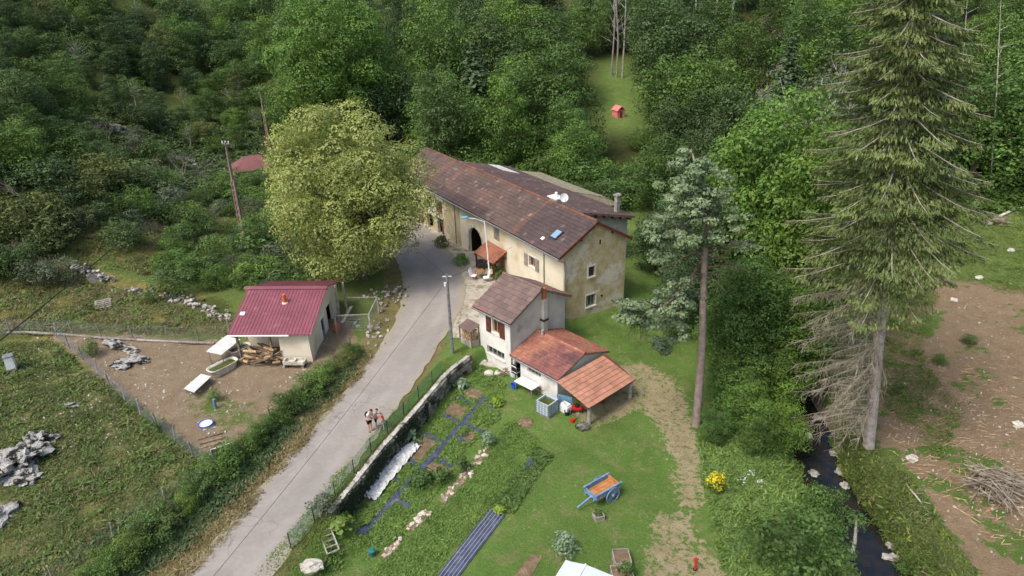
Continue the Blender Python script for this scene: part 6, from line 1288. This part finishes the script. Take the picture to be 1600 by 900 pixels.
def heap(name, label, u, v, n, r_, L, m, cat, rad=.03, hz=.35, loc=None):
    p = G(u, v) if loc is None else loc; h_ = thing(name, label, cat, p)
    for _ in range(n):
        a = rnd.uniform(0, 6.28); c_ = np.array([rnd.gauss(0, r_ * .45), rnd.gauss(0, r_ * .45), rnd.uniform(.03, hz)]); d = np.array([math.cos(a), math.sin(a), rnd.uniform(-.15, .3)]) * L * rnd.uniform(.5, 1) / 2; c_[2] += abs(d[2]); MB().tube([c_ - d, c_ + d * .1 + np.array([0, 0, .04]), c_ + d], [rad, rad * .8, rad * .4], 5).build('stick', m, h_)
    return h_
heap('stick_pile', 'tangle of pale sticks between work table and water tank', 838, 612, 30, .5, 1.0, 'wood_old', 'stick pile', .02, .4); heap('stick_pile', 'bundle of garden stakes leaning by the cottage corner', 794, 585, 14, .3, 1.2, 'wood_old', 'stick pile', .025, .5)
bx = thing('storage_chair', 'black and white stacked garden chairs by the annex doorway', 'chair', G(808, 590), YA)
for k in range(3): MB().box(-.25, .25, -.25, .25, .42 + k * .12, .46 + k * .12).build('seat', 'white_paint' if k % 2 else 'black_rubber', bx); MB().obox((0, .26, .75 + k * .12), (.5, 0, 0), (0, .04, 0), (0, .1, .5)).build('backrest', 'white_paint' if k % 2 else 'black_rubber', bx)
for x in (-.22, .22):
    for y in (-.22, .22): MB().tube([(x, y, -.03), (x, y, .42)], .02, 6).build('leg', 'white_paint', bx)
p = in_frame(sh, -1.2, -.6); mw = thing('red_mower', 'small red garden machine with black engine under the shelter edge', 'mower', p, YA + .8)
MB().box(-.35, .35, -.22, .22, .16, .34).build('deck', 'red_plastic', mw); MB().lathe([(.15, .34), (.15, .5), (.08, .54)], (0, 0, 0), 12).build('engine', 'black_rubber', mw); MB().tube([(.35, .2, .3), (.95, .2, .9), (.95, -.2, .9), (.35, -.2, .3)], .018, 6).build('handle', 'metal_grey', mw)
for x in (-.28, .28):
    for y in (-.25, .25): MB().tube([(x, y - .04, .12), (x, y + .04, .12)], .13, 10).build('wheel', 'black_rubber', mw)
o = thing('grass_trimmer', 'red headed grass trimmer lying on the ground by the shelter post', 'trimmer', G(905, 650), .9); MB().tube([(-.7, 0, .08), (.7, 0, .14)], .02, 6).build('shaft', 'metal_grey', o); MB().box(-.95, -.65, -.1, .1, .0, .2).build('motor', 'red_plastic', o); MB().lathe([(.14, .05), (.05, .12)], (.72, 0, 0), 10).build('guard', 'dark_metal', o)
o = MB(); o.obox((0, 0, .5), (1.1, 0, 0), (0, .05, 0), (0, .25, 1.0)); o = o.build('blue_board', mat('blue_grey', lin(118, 158, 186), lin(104, 144, 174), 2, .6)); o.location = in_frame(sh, -.35, -.35); o.rotation_euler = (0, 0, YA + .4); tag(o, 'pale blue board leaning on the annex gable under the shelter', 'board')
o = MB(); o.box(-.35, .35, -.25, .25, 0, .5); o.box(-.3, .3, -.2, .2, .5, .62); o = o.build('white_box', 'white_paint'); o.location = in_frame(sh, -.7, -.05); o.rotation_euler[2] = YA; tag(o, 'white appliance box standing at the annex corner under the shelter', 'box')
st_ = MB(); st_.blob((0, 0, .2), (.42, .35, .26), 2, .2, 9); o = st_.build('stone', 'wall_stone'); o.location = G(910, 670); tag(o, 'brown rough stone at the foot of the front shelter post', 'stone')
# firewood by the cottage
fs = thing('firewood_stack', 'stack of split firewood under a small red roof beside the cottage', 'firewood', in_frame(ct, 4.45, .1), 2.31); fs.scale = (.8, .8, .85)
lm_ = MB().tube([(0, -.35, 0), (0, .35, 0)], .075, 7).mesh('log')
for r_ in range(7):
    for k in range(9): o = link('log', lm_, 'firewood', fs, (-.6 + k * .155 + .07 * (r_ % 2), rnd.uniform(-.04, .04), .62 + r_ * .14)); o.scale = [rnd.uniform(.85, 1.1)] * 3
MB().slab([(-.85, .6, 1.6), (.95, .6, 1.6), (.95, -.6, 2.0), (-.85, -.6, 2.0)], .05).build('roof', 'tile_mauve', fs)
for x in (-.8, .9): MB().box(x - .05, x + .05, -.5, -.4, -.2, 1.95).build('post', 'wood_old', fs); MB().box(x - .05, x + .05, .4, .5, -.2, 1.58).build('post', 'wood_old', fs)
MB().box(-.8, .9, -.45, .45, -.3, .52).build('plinth', 'concrete', fs)
# patio before the farmhouse
pt = thing('patio_table', 'small orange wooden table on the gravel before the farmhouse porch', 'table', G(750, 434), .4); MB().box(-.4, .4, -.35, .35, .66, .71).build('tabletop', 'wood_honey', pt)
for x in (-.33, .33):
    for y in (-.28, .28): MB().box(x - .03, x + .03, y - .03, y + .03, -.02, .66).build('leg', 'wood_honey', pt)
def chair(label, u, v, yaw, m):
    c = thing('garden_chair', label, 'chair', G(u, v), yaw); MB().box(-.26, .26, -.26, .26, .4, .45).build('seat', m, c); MB().obox((0, .27, .74), (.52, 0, 0), (0, .05, 0), (0, .16, .62)).build('backrest', m, c)
    for x in (-.22, .22):
        for y in (-.22, .22): MB().tube([(x, y, -.02), (x, y, .4)], .02, 6).build('leg', 'wood_honey', c)
chair('white garden chair facing the orange patio table from the road side', 740, 437, 1.2, 'white_paint'); chair('white garden chair between patio table and street lamp', 760, 440, -1.4, 'white_paint'); chair('dark cushioned garden chair behind the orange patio table', 751, 424, .1, 'black_rubber')
for u, v, r_, lk, lab in ((690, 385, .8, 'olive', 'low brownish shrub at the road edge before the barn'), (721, 413, .75, 'veg', 'round green shrub on the gravel edge beside the patio'), (772, 426, .35, 'lime', 'yellow green potted flowers under the porch'), (783, 432, .32, 'veg', 'leafy potted plant beside the porch post'), (767, 433, .3, 'white', 'white flowering pot at the foot of the street lamp'), (777, 440, .3, 'mid', 'dark potted plant at the corner of the cottage path')):
    p = G(u, v)
    if r_ < .5: pt_ = thing('flower_pot', 'terracotta pot holding the ' + lab.split(' ', 1)[0] + ' plant ' + ' '.join(lab.split()[-4:]), 'pot', p); MB().lathe([(.13, 0), (.2, .3), (.22, .3), (.22, .36)], (0, 0, 0), 12).build('body', 'terracotta', pt_); MB().lathe([(.18, .3), (.02, .33)], (0, 0, 0), 12).build('soil', 'soil', pt_); p = p + np.array([0, 0, .32])
    leafy('shrub_plant', lab, p, r_, int(1100 * r_) + 60, .17, lk, flat=.8)
field('wall_foot_weeds', 'weeds growing along the foot of the farmhouse front wall', [[(-6.2, 66.2), (-1.6, 58.6), (-.9, 59.4), (-5.6, 67.2)]], 500, .12, .4, 'mid', 6, .15, .3, 'weeds')

# ------------------------------------------------------------------ hen yard
mat('tub_white', lin(216, 210, 196), lin(188, 180, 164), 2, .4, .4)
def bathtub(label, u, v, yaw, L, W_):
    t_ = thing('bathtub', label, 'bathtub', G(u, v), yaw); mb = MB(); n = 20
    def ring(k, z): return [(L / 2 * k * np.sign(math.cos(a)) * abs(math.cos(a)) ** .45, W_ / 2 * k * np.sign(math.sin(a)) * abs(math.sin(a)) ** .55, z) for a in np.linspace(0, 2 * math.pi, n, endpoint=False)]
    R4 = [ring(.8, 0), ring(.97, .52), ring(1.05, .56), ring(1.02, .6), ring(.92, .58), ring(.75, .1)]; vs = sum(R4, [])
    mb.add(vs, [(i * n + k, i * n + (k + 1) % n, (i + 1) * n + (k + 1) % n, (i + 1) * n + k) for i in range(5) for k in range(n)] + [tuple(5 * n + k for k in range(n))]); mb.build('tub', 'tub_white', t_, True)
    mb = MB(); mb.add(ring(.9, .46), [tuple(range(n))]); mb.build('water', 'pond_water', t_)
bathtub('long white bathtub of green water beside the white board', 350, 580, .95, 2.2, 1.0); bathtub('old white bathtub partly under the hen house eave', 377, 553, .8, 1.6, .9)
def board(label, pix, z, posts):
    P = [PZ(u, v, z) for u, v in pix]; c_ = np.mean(P, 0); t_ = thing('white_board', label, 'board', (c_[0], c_[1], Z(c_[0], c_[1]))); off_ = np.array([c_[0], c_[1], Z(c_[0], c_[1])]); MB().slab([p - off_ for p in P], .04).build('panel', 'white_sheet', t_)
    for i in posts: q = P[i] * .88 + c_ * .12 - off_; MB().tube([(q[0], q[1], -.2), (q[0], q[1], q[2] - .03)], .03, 6).build('leg', 'metal_grey', t_)
board('white panel on legs standing alone on the hen yard dirt', ((287, 607), (303, 613), (330, 588), (314, 584)), .75, (0, 1, 2, 3)); board('white panel roof on stakes over the bathtubs', ((322, 549), (346, 554), (376, 530), (352, 525)), 1.5, (0, 1, 2))
wp = thing('wood_pile', 'messy pile of planks and split logs under the hen house eave', 'wood pile', in_frame(hh, 3.9, -.3), 3.092); pm_ = MB().box(-.8, .8, -.07, .07, -.03, .03).mesh('plank'); lm2 = MB().tube([(-.45, 0, 0), (.45, 0, 0)], .1, 7).mesh('log')
for k in range(46):
    lg_ = rnd.random() < .55; o = link('log' if lg_ else 'plank', lm2 if lg_ else pm_, 'firewood' if lg_ else 'wood_old', wp, (rnd.gauss(0, .75), rnd.gauss(0, .32), .1 + .018 * k * rnd.uniform(.5, 1.1) + .1)); o.rotation_euler = (rnd.uniform(-.2, .2), rnd.uniform(-.25, .25), rnd.gauss(0, .6)); o.scale = (rnd.uniform(.6, 1.2), 1, 1)
sk_ = thing('stone_sink', 'old pale double stone sink on blocks below the hen house wall', 'sink', in_frame(hh, 1.4, .25), 3.05)
MB().box(-.75, .75, -.3, .3, .3, .36).build('base', 'cap_stone', sk_)
for s in (-1, 1): MB().box(-.75, .75, s * .3 - .04, s * .3 + .04, .3, .55).build('side', 'cap_stone', sk_); MB().box(s * .75 - .05, s * .75 + .05, -.259, .259, .3, .55).build('side', 'cap_stone', sk_); MB().box(s * .6 - .1, s * .6 + .1, -.25, .25, -.1, .299).build('block', 'wall_stone', sk_)
MB().box(-.05, .05, -.255, .255, .361, .53).build('divider', 'cap_stone', sk_)
rn = thing('hen_run', 'wire hen run with pale corner posts beside the hen house door', 'hen run', in_frame(hh, -1.8, -6.0), 3.092)
for x, y in ((1.4, 1.6), (-1.2, 1.4), (-1.2, -1.6), (1.4, -1.6)): MB().box(x - .06, x + .06, y - .06, y + .06, -.2, 1.5).build('post', 'concrete', rn)
for a, b in (((1.4, 1.6), (-1.2, 1.4)), ((-1.2, 1.4), (-1.2, -1.6)), ((-1.2, -1.6), (1.4, -1.6))): MB().bar((*a, 1.5), (*b, 1.5), .07).build('rail', 'wood_grey', rn)
MB().obox((.9, .2, .9), (.25, 0, 0), (0, 2.2, 0), (.0, .8, .03)).build('plank', 'wood_grey', rn)
mb = MB()
for a, b in (((1.4, 1.6), (-1.2, 1.4)), ((-1.2, 1.4), (-1.2, -1.6)), ((-1.2, -1.6), (1.4, -1.6))):
    for k in range(20): x, y = a[0] + (b[0] - a[0]) * k / 20, a[1] + (b[1] - a[1]) * k / 20; mb.tube([(x, y, -.1), (x, y, 1.45)], .004, 3, cap=False)
    for k in range(10): mb.tube([(*a, .1 + k * .14), (*b, .1 + k * .14)], .004, 3, cap=False)
stuff(mb.build('wire_mesh', 'metal_grey', rn))
o = MB().lathe([(.22, 0), (.24, .7), (.2, .75)], (0, 0, 0), 12).build('clay_pipe', 'terracotta'); o.location = in_frame(hh, -.35, -4.6); tag(o, 'orange clay pipe standing beside the hen house door', 'pipe')
bn = thing('basin', 'round pale basin with blue rim on the ground by the planks', 'basin', G(322, 665)); MB().lathe([(.3, 0), (.42, .16), (.38, .14), (.28, .05)], (0, 0, 0), 20).build('bowl', 'white_paint', bn, True); MB().tube([(.43 * math.cos(a), .43 * math.sin(a), .17) for a in np.linspace(0, 2 * math.pi, 21)], .035, 6, cap=False).build('rim', 'blue_plastic', bn)
tag(drape('flat_stone', gp((308, 660), (330, 658), (338, 668), (318, 673)), 'cap_stone', .02), 'flat pale stone under the blue rimmed basin', 'stone')
for i, (u, v) in enumerate(((328, 682), (331, 689), (334, 695))):
    o = MB().box(-.7, .7, -.08, .08, 0, .07).build('plank', 'wood_old'); o.location = G(u, v); o.rotation_euler[2] = .45; tag(o, 'weathered plank lying on the dirt near the blue rimmed basin', 'plank', 'planks by the basin')
gt = thing('wire_gate', 'pale framed wire gate leaning at the corner by the hedge', 'gate', G(348, 715), .55); MB().obox((0, 0, .78), (1.1, 0, 0), (0, .05, 0), (0, 0, .07)).build('top_rail', 'white_paint', gt); MB().obox((0, 0, .38), (1.05, 0, 0), (0, .015, 0), (0, 0, .74)).build('panel', 'metal_grey', gt)
for x in (-.54, .54): MB().box(x - .03, x + .03, -.03, .03, -.1, .745).build('upright', 'white_paint', gt)
sv = MB().tube([(0, 0, 0), (0, 0, .7)], .11, 9).build('tree_sleeve', mat('sleeve', lin(110, 140, 150), lin(92, 122, 134), 4, .5)); sv.location = G(337, 638); tag(sv, 'blue grey plastic sleeve round the young sapling in the hen yard', 'sleeve')
bh = thing('beehive', 'white stacked box beehive on a stand in the rough meadow', 'beehive', G(20, 578), .5)
for k in range(3): MB().box(-.27 + .01 * k, .27 - .01 * k, -.27, .27, .2 + k * .3, .485 + k * .3).build('box', 'white_paint', bh)
MB().box(-.31, .31, -.31, .31, 1.1, 1.17).build('lid', 'metal_grey', bh); MB().box(-.3, .3, -.3, .3, -.05, .18).build('stand', 'wood_grey', bh)
def pallet(label, u, v, yaw, tilt, n=6):
    t_ = thing('pallet', label, 'pallet', G(u, v) + np.array([0, 0, .12]), yaw); t_.rotation_euler[0] = tilt
    for k in range(n): y = -.5 + k / (n - 1); MB().box(-.6, .6, y - .06, y + .06, .1, .125).build('slat', 'wood_grey', t_)
    for x in (-.52, 0, .52): MB().box(x - .05, x + .05, -.55, .55, 0, .098).build('bearer', 'wood_grey', t_)
pallet('pale broken pallet lying in the dry grass', 162, 478, .5, .25, 5); pallet('narrow pale pallet leaning against the ruined white wall', 150, 440, 1.5, .9, 8)
pk = thing('dead_sticks', 'grey upright dead sticks leaning under the olive bush', 'stick pile', G(85, 428))
for k in range(22): a = np.array([rnd.gauss(0, .6), rnd.gauss(0, .3), 0]); MB().tube([a, a + np.array([rnd.uniform(-.4, .4), rnd.uniform(-.2, .2), rnd.uniform(1, 1.9)])], [.03, .015], 5).build('stick', 'twig_grey', pk)

# ------------------------------------------------------------------ rocks and ruined walls
def rock(label, u, v, r_, seed, sub=3, amp=.3, m='limestone', sink=.2, yaw=0.0, freq=1.8):
    o = MB().blob((0, 0, 0), r_, sub, amp, seed, freq).build('rock', m, smooth=False); p = G(u, v); o.location = (p[0], p[1], max(p[2], -3.8) + r_[2] * (1 - sink) * .4); o.rotation_euler[2] = yaw; return tag(o, label, 'rock')
rock('large jagged white and black limestone outcrop in the meadow', 32, 725, (1.25, 1.3, .6), 1, 4, .42, freq=2.6); rock('smaller jagged limestone lump uphill against the large outcrop', 60, 690, (.75, .6, .4), 2, 4, .4, freq=2.6); rock('limestone ledge below the large outcrop', 38, 752, (.9, .5, .25), 3, 4, .35, freq=2.6); rock('flat grey limestone slab low in the meadow', 30, 740, (.9, .7, .2), 4); rock('white limestone block at the meadow edge below the ledge', 6, 808, (.6, .8, .4), 5, 3, .4); rock('low pale stone half sunk in meadow grass', 108, 634, (.6, .4, .12), 6)
for i, (u, v, a, b) in enumerate(((178, 538, 1.3, .5), (215, 562, 1.0, .45), (190, 570, .8, .6), (205, 548, .7, .4))): rock(('long low', 'flat tapered', 'rounded crumbly', 'small upper')[i] + ' limestone ledge showing through the hen yard dirt', u, v, (a, b, .18), 10 + i, 3, .3, yaw=-.5)
def rubble(name, label, pix, n, w_, hz, smin=.5, smax=1.6):
    t_ = thing(name, label, 'wall', (0, 0, 0)); ms = [stone_mesh(.4, .32, .24, 60 + i) for i in range(4)]; PP = [G(u, v) for u, v in pix]
    for _ in range(n):
        k = rnd.uniform(0, len(PP) - 1.001); i = int(k); p = PP[i] + (PP[i + 1] - PP[i]) * (k - i); o = link('stone', rnd.choice(ms), 'rubble', t_, (p[0] + rnd.gauss(0, w_), p[1] + rnd.gauss(0, w_), 0)); o.location[2] = Z(o.location[0], o.location[1]) + rnd.uniform(0, hz); o.rotation_euler = (rnd.uniform(-.5, .5), rnd.uniform(-.5, .5), rnd.uniform(0, 3)); o.scale = [rnd.uniform(smin, smax)] * 3
rubble('ruined_wall', 'ruined white drystone wall stub beside the olive bush', ((108, 418), (140, 428), (170, 440)), 110, .2, .5, .35, 1.1); rubble('ruined_wall', 'collapsed white rubble wall running down toward the hen house', ((190, 455), (240, 462), (290, 470), (330, 488), (352, 500)), 200, .32, .25, .3, 1.0); rubble('stone_heap', 'heap of loose grey stones between linden and road', ((585, 452), (610, 470), (628, 455)), 60, .9, .15, .3, 1.0); rubble('stone_heap', 'scattered pale stones on the verge by the hen run', ((560, 500), (590, 520), (575, 540)), 30, .7, .1, .3, .8); rubble('stone_heap', 'loose white stones behind the hen house roof', ((385, 440), (420, 428), (450, 425)), 45, .5, .5)
for i, (u, v) in enumerate(((1388, 880), (1276, 660), (1302, 715), (1312, 745), (1270, 748), (1390, 860), (1262, 690), (1318, 768))): rock(('pale boulder on the edge of the lower pool', 'cream boulder at the head of the visible stream', 'cream rock on the clearing bank of the stream', 'brown rock at the stream bend by the clearing bank', 'mossy rock on the lawn bank of the stream', 'bleached driftwood-like rock above the lower pool', 'narrow rock under the dead spruce branches', 'flat rock between the two dark pools')[i], u, v, (.42 - .025 * i, .3, .2), 20 + i, 3, .3, 'rubble')
for i, (u, v) in enumerate(((1492, 470), (1580, 392), (1545, 350), (1590, 665), (1425, 718), (1530, 435))): rock(('small white stone high on the cleared dirt', 'pale rock in the grass at the top of the clearing', 'rubbly pale rock below the far brush', 'pale stump-like rock at the clearing edge', 'white stone on the clearing above the stream weeds', 'grey stone beside the two round bushes')[i], u, v, (.35, .3, .2), 40 + i, 2, .3, 'cap_stone')
heap('brush_pile', 'big heap of grey cut branches on the bare clearing', 1560, 768, 120, 1.3, 3.0, 'twig_grey', 'brush pile', .035, .9); heap('brush_pile', 'low tangle of branches at the top of the clearing', 1545, 345, 50, 1.8, 2.4, 'twig_grey', 'brush pile', .04, .5)
def fallen(label, a, b, r_): A, B = G(*a), G(*b); o = thing('fallen_branch', label, 'branch', A); e_ = B - A; mb = MB(); mb.tube([(0, 0, .1), e_ * .5 + np.array([0, 0, .25]), e_ + np.array([0, 0, .15])], [r_, r_ * .8, r_ * .4], 6); mb.build('stem', 'bark_pale', o); tw_ = MB(); [tw_.tube([e_ * k + np.array([0, 0, .2]), e_ * k + np.array([rnd.gauss(0, .5), rnd.gauss(0, .4), .3])], [r_ * .4, .008], 4, cap=False) for k in (.4, .6, .75, .9)]; tw_.build('twigs', 'bark_pale', o)
fallen('long pale fallen branch lying from the clearing into the weeds', (1408, 752), (1455, 812), .06); fallen('pale log lying at the far edge of the clearing', (1560, 340), (1600, 325), .16)
A = G(1328, 880); B = PY(1338, 812, A[1]); o = thing('leaning_stem', 'leaning pale tree stem rising beside the lower pool', 'tree', A); MB().tube([(0, 0, -.3), (B - A) * .5 + np.array([.1, 0, 0]), B - A], [.12, .1, .05], 7).build('trunk', 'bark_pale', o); q_, c_ = clump_leaves(B - A, .5, 90, .16, .5); link('crown', quadmesh('crown', q_, c_), LM['mid'], o)
# litter of sticks and chips on the clearing
P = gpoly([(1390, 560), (1600, 560), (1640, 860), (1560, 850), (1450, 760), (1380, 690)]); A = np.array(P); mb = MB(); k = 0
while k < 700:
    c_ = rng.uniform(A.min(0), A.max(0)); 
    if not inpoly(c_[0], c_[1], P): continue
    a = rnd.gauss(.2, .7); l_ = rnd.uniform(.05, .32) * (3 if rnd.random() < .06 else 1); d = np.array([math.cos(a), math.sin(a)]) * l_; z = Z(*c_) + .025; s_ = rnd.uniform(.7, 1.5); mb.bar((*(c_ - d), z), (*(c_ + d), z + .02), .028, .02, (s_, s_, s_)); k += 1
o = mb.build('wood_chips', mat('chips', lin(182, 158, 126), lin(150, 126, 98), 3, .9, .1, vcol=True), colr=True); o['label'] = 'scattered pale sticks and chips on the cleared dirt'; o['category'] = 'litter'; stuff(o)
mb = MB()
for _ in range(1500):
    c_ = None
    u, v = rnd.choice(((rnd.uniform(90, 520), rnd.uniform(525, 700)), (rnd.uniform(-20, 200), rnd.uniform(540, 700)), (rnd.uniform(1400, 1600), rnd.uniform(430, 850)))); 
    p = G(u, v) if _ % 3 == 0 else p + np.array([rnd.gauss(0, .7), rnd.gauss(0, .7), 0]); p[2] = Z(p[0], p[1]); _r = rnd.uniform(.03, .09)
    if float(zt(np.array([p[0]]), np.array([p[1]]))[0]) < -2.8: continue
    mb.obox(p + np.array([0, 0, _r * .3]), unit(rng.normal(size=3)) * _r * 1.6, np.array([_r, _r * .3, 0]), (0, 0, _r), (1, 1, 1))
o = mb.build('loose_stones', 'cap_stone'); o['label'] = 'small pale stones scattered over dirt yard, meadow and clearing'; o['category'] = 'stones'; stuff(o)

# ------------------------------------------------------------------ people
mat('skin', lin(214, 164, 136), lin(200, 148, 120), 6, .6, .3); mat('hair_brown', lin(84, 62, 48), lin(60, 44, 36), 10, .7, .2); mat('hair_fair', lin(150, 122, 92), lin(128, 102, 76), 10, .7, .2)
mat('shirt_white', lin(236, 232, 230), lin(222, 216, 214), 5, .8, .1); mat('shirt_grey', lin(176, 166, 176), lin(154, 146, 160), 5, .8, .1); mat('shirt_red', lin(196, 24, 48), lin(172, 18, 40), 5, .8, .1); mat('shorts_black', lin(34, 34, 40), lin(26, 26, 30), 5, .8, .1); mat('shorts_pale', lin(150, 190, 180), lin(134, 172, 164), 5, .8, .1); mat('shoe', lin(60, 52, 50), lin(46, 40, 40), 5, .8, .1); mat('bag_black', lin(30, 30, 36), lin(40, 40, 46), 5, .8, .1)
def skin_mesh(name, V, E_, Rd, m, parent, sub=1):
    me_ = bpy.data.meshes.new(name); me_.from_pydata([tuple(v) for v in V], E_, []); o = link(name, me_, None, parent); me_.materials.append(MATS[m])
    sk = o.modifiers.new('skin', 'SKIN'); sk.use_smooth_shade = True
    for i, r_ in enumerate(Rd): me_.skin_vertices[0].data[i].radius = (r_, r_) if not hasattr(r_, '__len__') else r_; me_.skin_vertices[0].data[i].use_root = (i == 0)
    if sub: s_ = o.modifiers.new('sub', 'SUBSURF'); s_.levels = sub; s_.render_levels = sub
    return o
def person(label, loc, yaw, H, shirt, shorts, hair, bend=.0, arm=(.5, .5), headtilt=.3, bag=False, sleeve=.5, legs=1.0):
    """faces local -y; H the standing height"""
    t_ = thing('person', label, 'person', loc, yaw); s = H / 1.75
    V, E_, Rd = [], [], []
    def add(p, r_, par=None):
        V.append(np.array(p) * s); Rd.append(r_ * s if not hasattr(r_, '__len__') else (r_[0] * s, r_[1] * s)); i = len(V) - 1
        if par is not None: E_.append((par, i))
        return i
    up = lambda z, y=0: (0, y - bend * max(0, z - .95), z)
    pel = add((0, 0, .95), (.15, .11)); w1 = add(up(1.12), (.135, .10), pel); ch = add(up(1.32), (.165, .115), w1); nk = add(up(1.48), .06, ch); n2 = add(up(1.53, -.01), .055, nk)
    hy = up(1.62)[1] - .04 - headtilt * .08; h1 = add((0, hy, 1.60 - headtilt * .05), (.075, .085), n2); h2 = add((0, hy - headtilt * .04, 1.69 - headtilt * .06), (.078, .092), h1); add((0, hy - headtilt * .04, 1.745 - headtilt * .06), .04, h2)
    add((0, hy - .115 - headtilt * .02, 1.625 - headtilt * .07), .018, h1)
    for e_ in (-1, 1): add((e_ * .09, hy + .005, 1.64 - headtilt * .05), .018, h2)
    hands = []
    for k, sd_ in enumerate((-1, 1)):
        a = arm[k]; sh_ = add((sd_ * .2, up(1.40)[1], 1.40), .062, ch); el = add((sd_ * .25, up(1.15)[1] - .1 * a, 1.14), .044, sh_); wr = add((sd_ * (.25 - .1 * a), up(1.1)[1] - .1 * a - .24 * a, 1.14 - .24 * (1 - a) + .02), .03, el)
        d = unit(V[wr] - V[el]) ; pa = add(V[wr] / s + d * .06, (.036, .022), wr); hands.append(V[pa]); perp = np.cross(d, (0, 1, .3)); perp = unit(perp)
        for f_ in range(4): b_ = add(V[pa] / s + d * (.05 - .005 * abs(f_ - 1.5)) + perp * (f_ - 1.5) * .019, .0095, pa); add(V[b_] / s + d * (.045 - .008 * abs(f_ - 1)) + np.array([0, -.012, -.01]), .0085, b_)
        th = add(V[wr] / s + d * .03 + perp * .042, .0105, wr); add(V[th] / s + d * .035 + perp * .012, .009, th)
        hp = add((sd_ * .095, .0, .88), .095, pel); kn = add((sd_ * .11, -.015, .5), .058, hp); an_ = add((sd_ * .12, .02, .09), .038, kn); ft = add((sd_ * .125, -.05, .045), (.045, .03), an_); add((sd_ * .135, -.15, .03), (.035, .02), ft)
    skin_mesh('body', V, E_, Rd, 'skin', t_)
    P = lambda *p: np.array(p) * s
    # shirt: torso shell and sleeves
    sv_, se_, sr_ = [P(0, 0, .93), P(*up(1.12)), P(*up(1.32)), P(*up(1.45))], [(0, 1), (1, 2), (2, 3)], [(.168 * s, .128 * s), (.155 * s, .12 * s), (.185 * s, .135 * s), (.09 * s, .085 * s)]
    for k, sd_ in enumerate((-1, 1)):
        a = arm[k]; i = len(sv_); sv_ += [P(sd_ * .2, up(1.40)[1], 1.40), P(sd_ * (.2 + .05 * sleeve), up(1.40)[1] * (1 - sleeve) + (up(1.15)[1] - .1 * a) * sleeve, 1.40 - .26 * sleeve)]; se_ += [(2, i), (i, i + 1)]; sr_ += [(.078 * s, .078 * s), (.066 * s, .066 * s)]
    skin_mesh('shirt', sv_, se_, sr_, shirt, t_)
    hv_, he_, hr_ = [P(0, 0, .97)], [], [(.165 * s, .125 * s)]
    for sd_ in (-1, 1): i = len(hv_); hv_ += [P(sd_ * .095, 0, .87), P(sd_ * .108, -.012, .87 - .3 * legs)]; he_ += [(0, i), (i, i + 1)]; hr_ += [(.108 * s, .108 * s), (.09 * s, .09 * s)]
    skin_mesh('shorts', hv_, he_, hr_, shorts, t_)
    hc = P(0, hy + .012 - headtilt * .03, 1.70 - headtilt * .055); hb = MB(); hb.blob(hc, np.array([.092, .105, .085]) * s, 2, .06, 5); hb.build('hair', hair, t_, True)
    for sd_ in (-1, 1): sb_ = MB(); sb_.blob(P(sd_ * .13, -.06, .035), np.array([.05, .13, .045]) * s, 2, .03, 2); sb_.build('shoe', 'shoe', t_, True)
    if bag: bg_ = MB(); bg_.blob(P(.02, .17, 1.2), np.array([.14, .09, .2]) * s, 2, .05, 8); bg_.build('shoulder_bag', 'bag_black', t_, True); MB().tube([P(-.1, -.1, 1.44), P(.02, -.155, 1.3), P(.17, -.09, 1.08), P(.14, .1, 1.02)], .016 * s, 5).build('strap', 'bag_black', t_)
pa_ = G(579, 674); person('adult in white shirt and black shorts with dark shoulder strap on the road', pa_, R_(60), 1.76, 'shirt_white', 'shorts_black', 'hair_brown', .22, (.8, .4), .8, True)
pb2 = G(588.5, 668); person('child in grey shirt and dark shorts standing close beside the adult', pb2, R_(95), 1.42, 'shirt_grey', 'shorts_black', 'hair_brown', .1, (.9, .9), .7)
pc2 = G(600, 671); person('child in red shirt and pale shorts standing by the fence', pc2, R_(-75), 1.32, 'shirt_red', 'shorts_pale', 'hair_fair', .08, (.7, .5), .6)

# ------------------------------------------------------------------ roots to the foot of each thing
bpy.context.view_layer.update()
for o in [o for o in scn.objects if o.type == 'EMPTY' and o.parent is None and tuple(o.location) == (0.0, 0.0, 0.0)]:
    ch = [c for c in o.children if c.type == 'MESH']
    if not ch: continue
    B = np.array([list(c.matrix_basis @ Vector(b)) for c in ch for b in c.bound_box]); c_ = Vector(((B[:, 0].min() + B[:, 0].max()) / 2, (B[:, 1].min() + B[:, 1].max()) / 2, B[:, 2].min()))
    o.location = c_
    for c in ch: c.location = c.location - c_
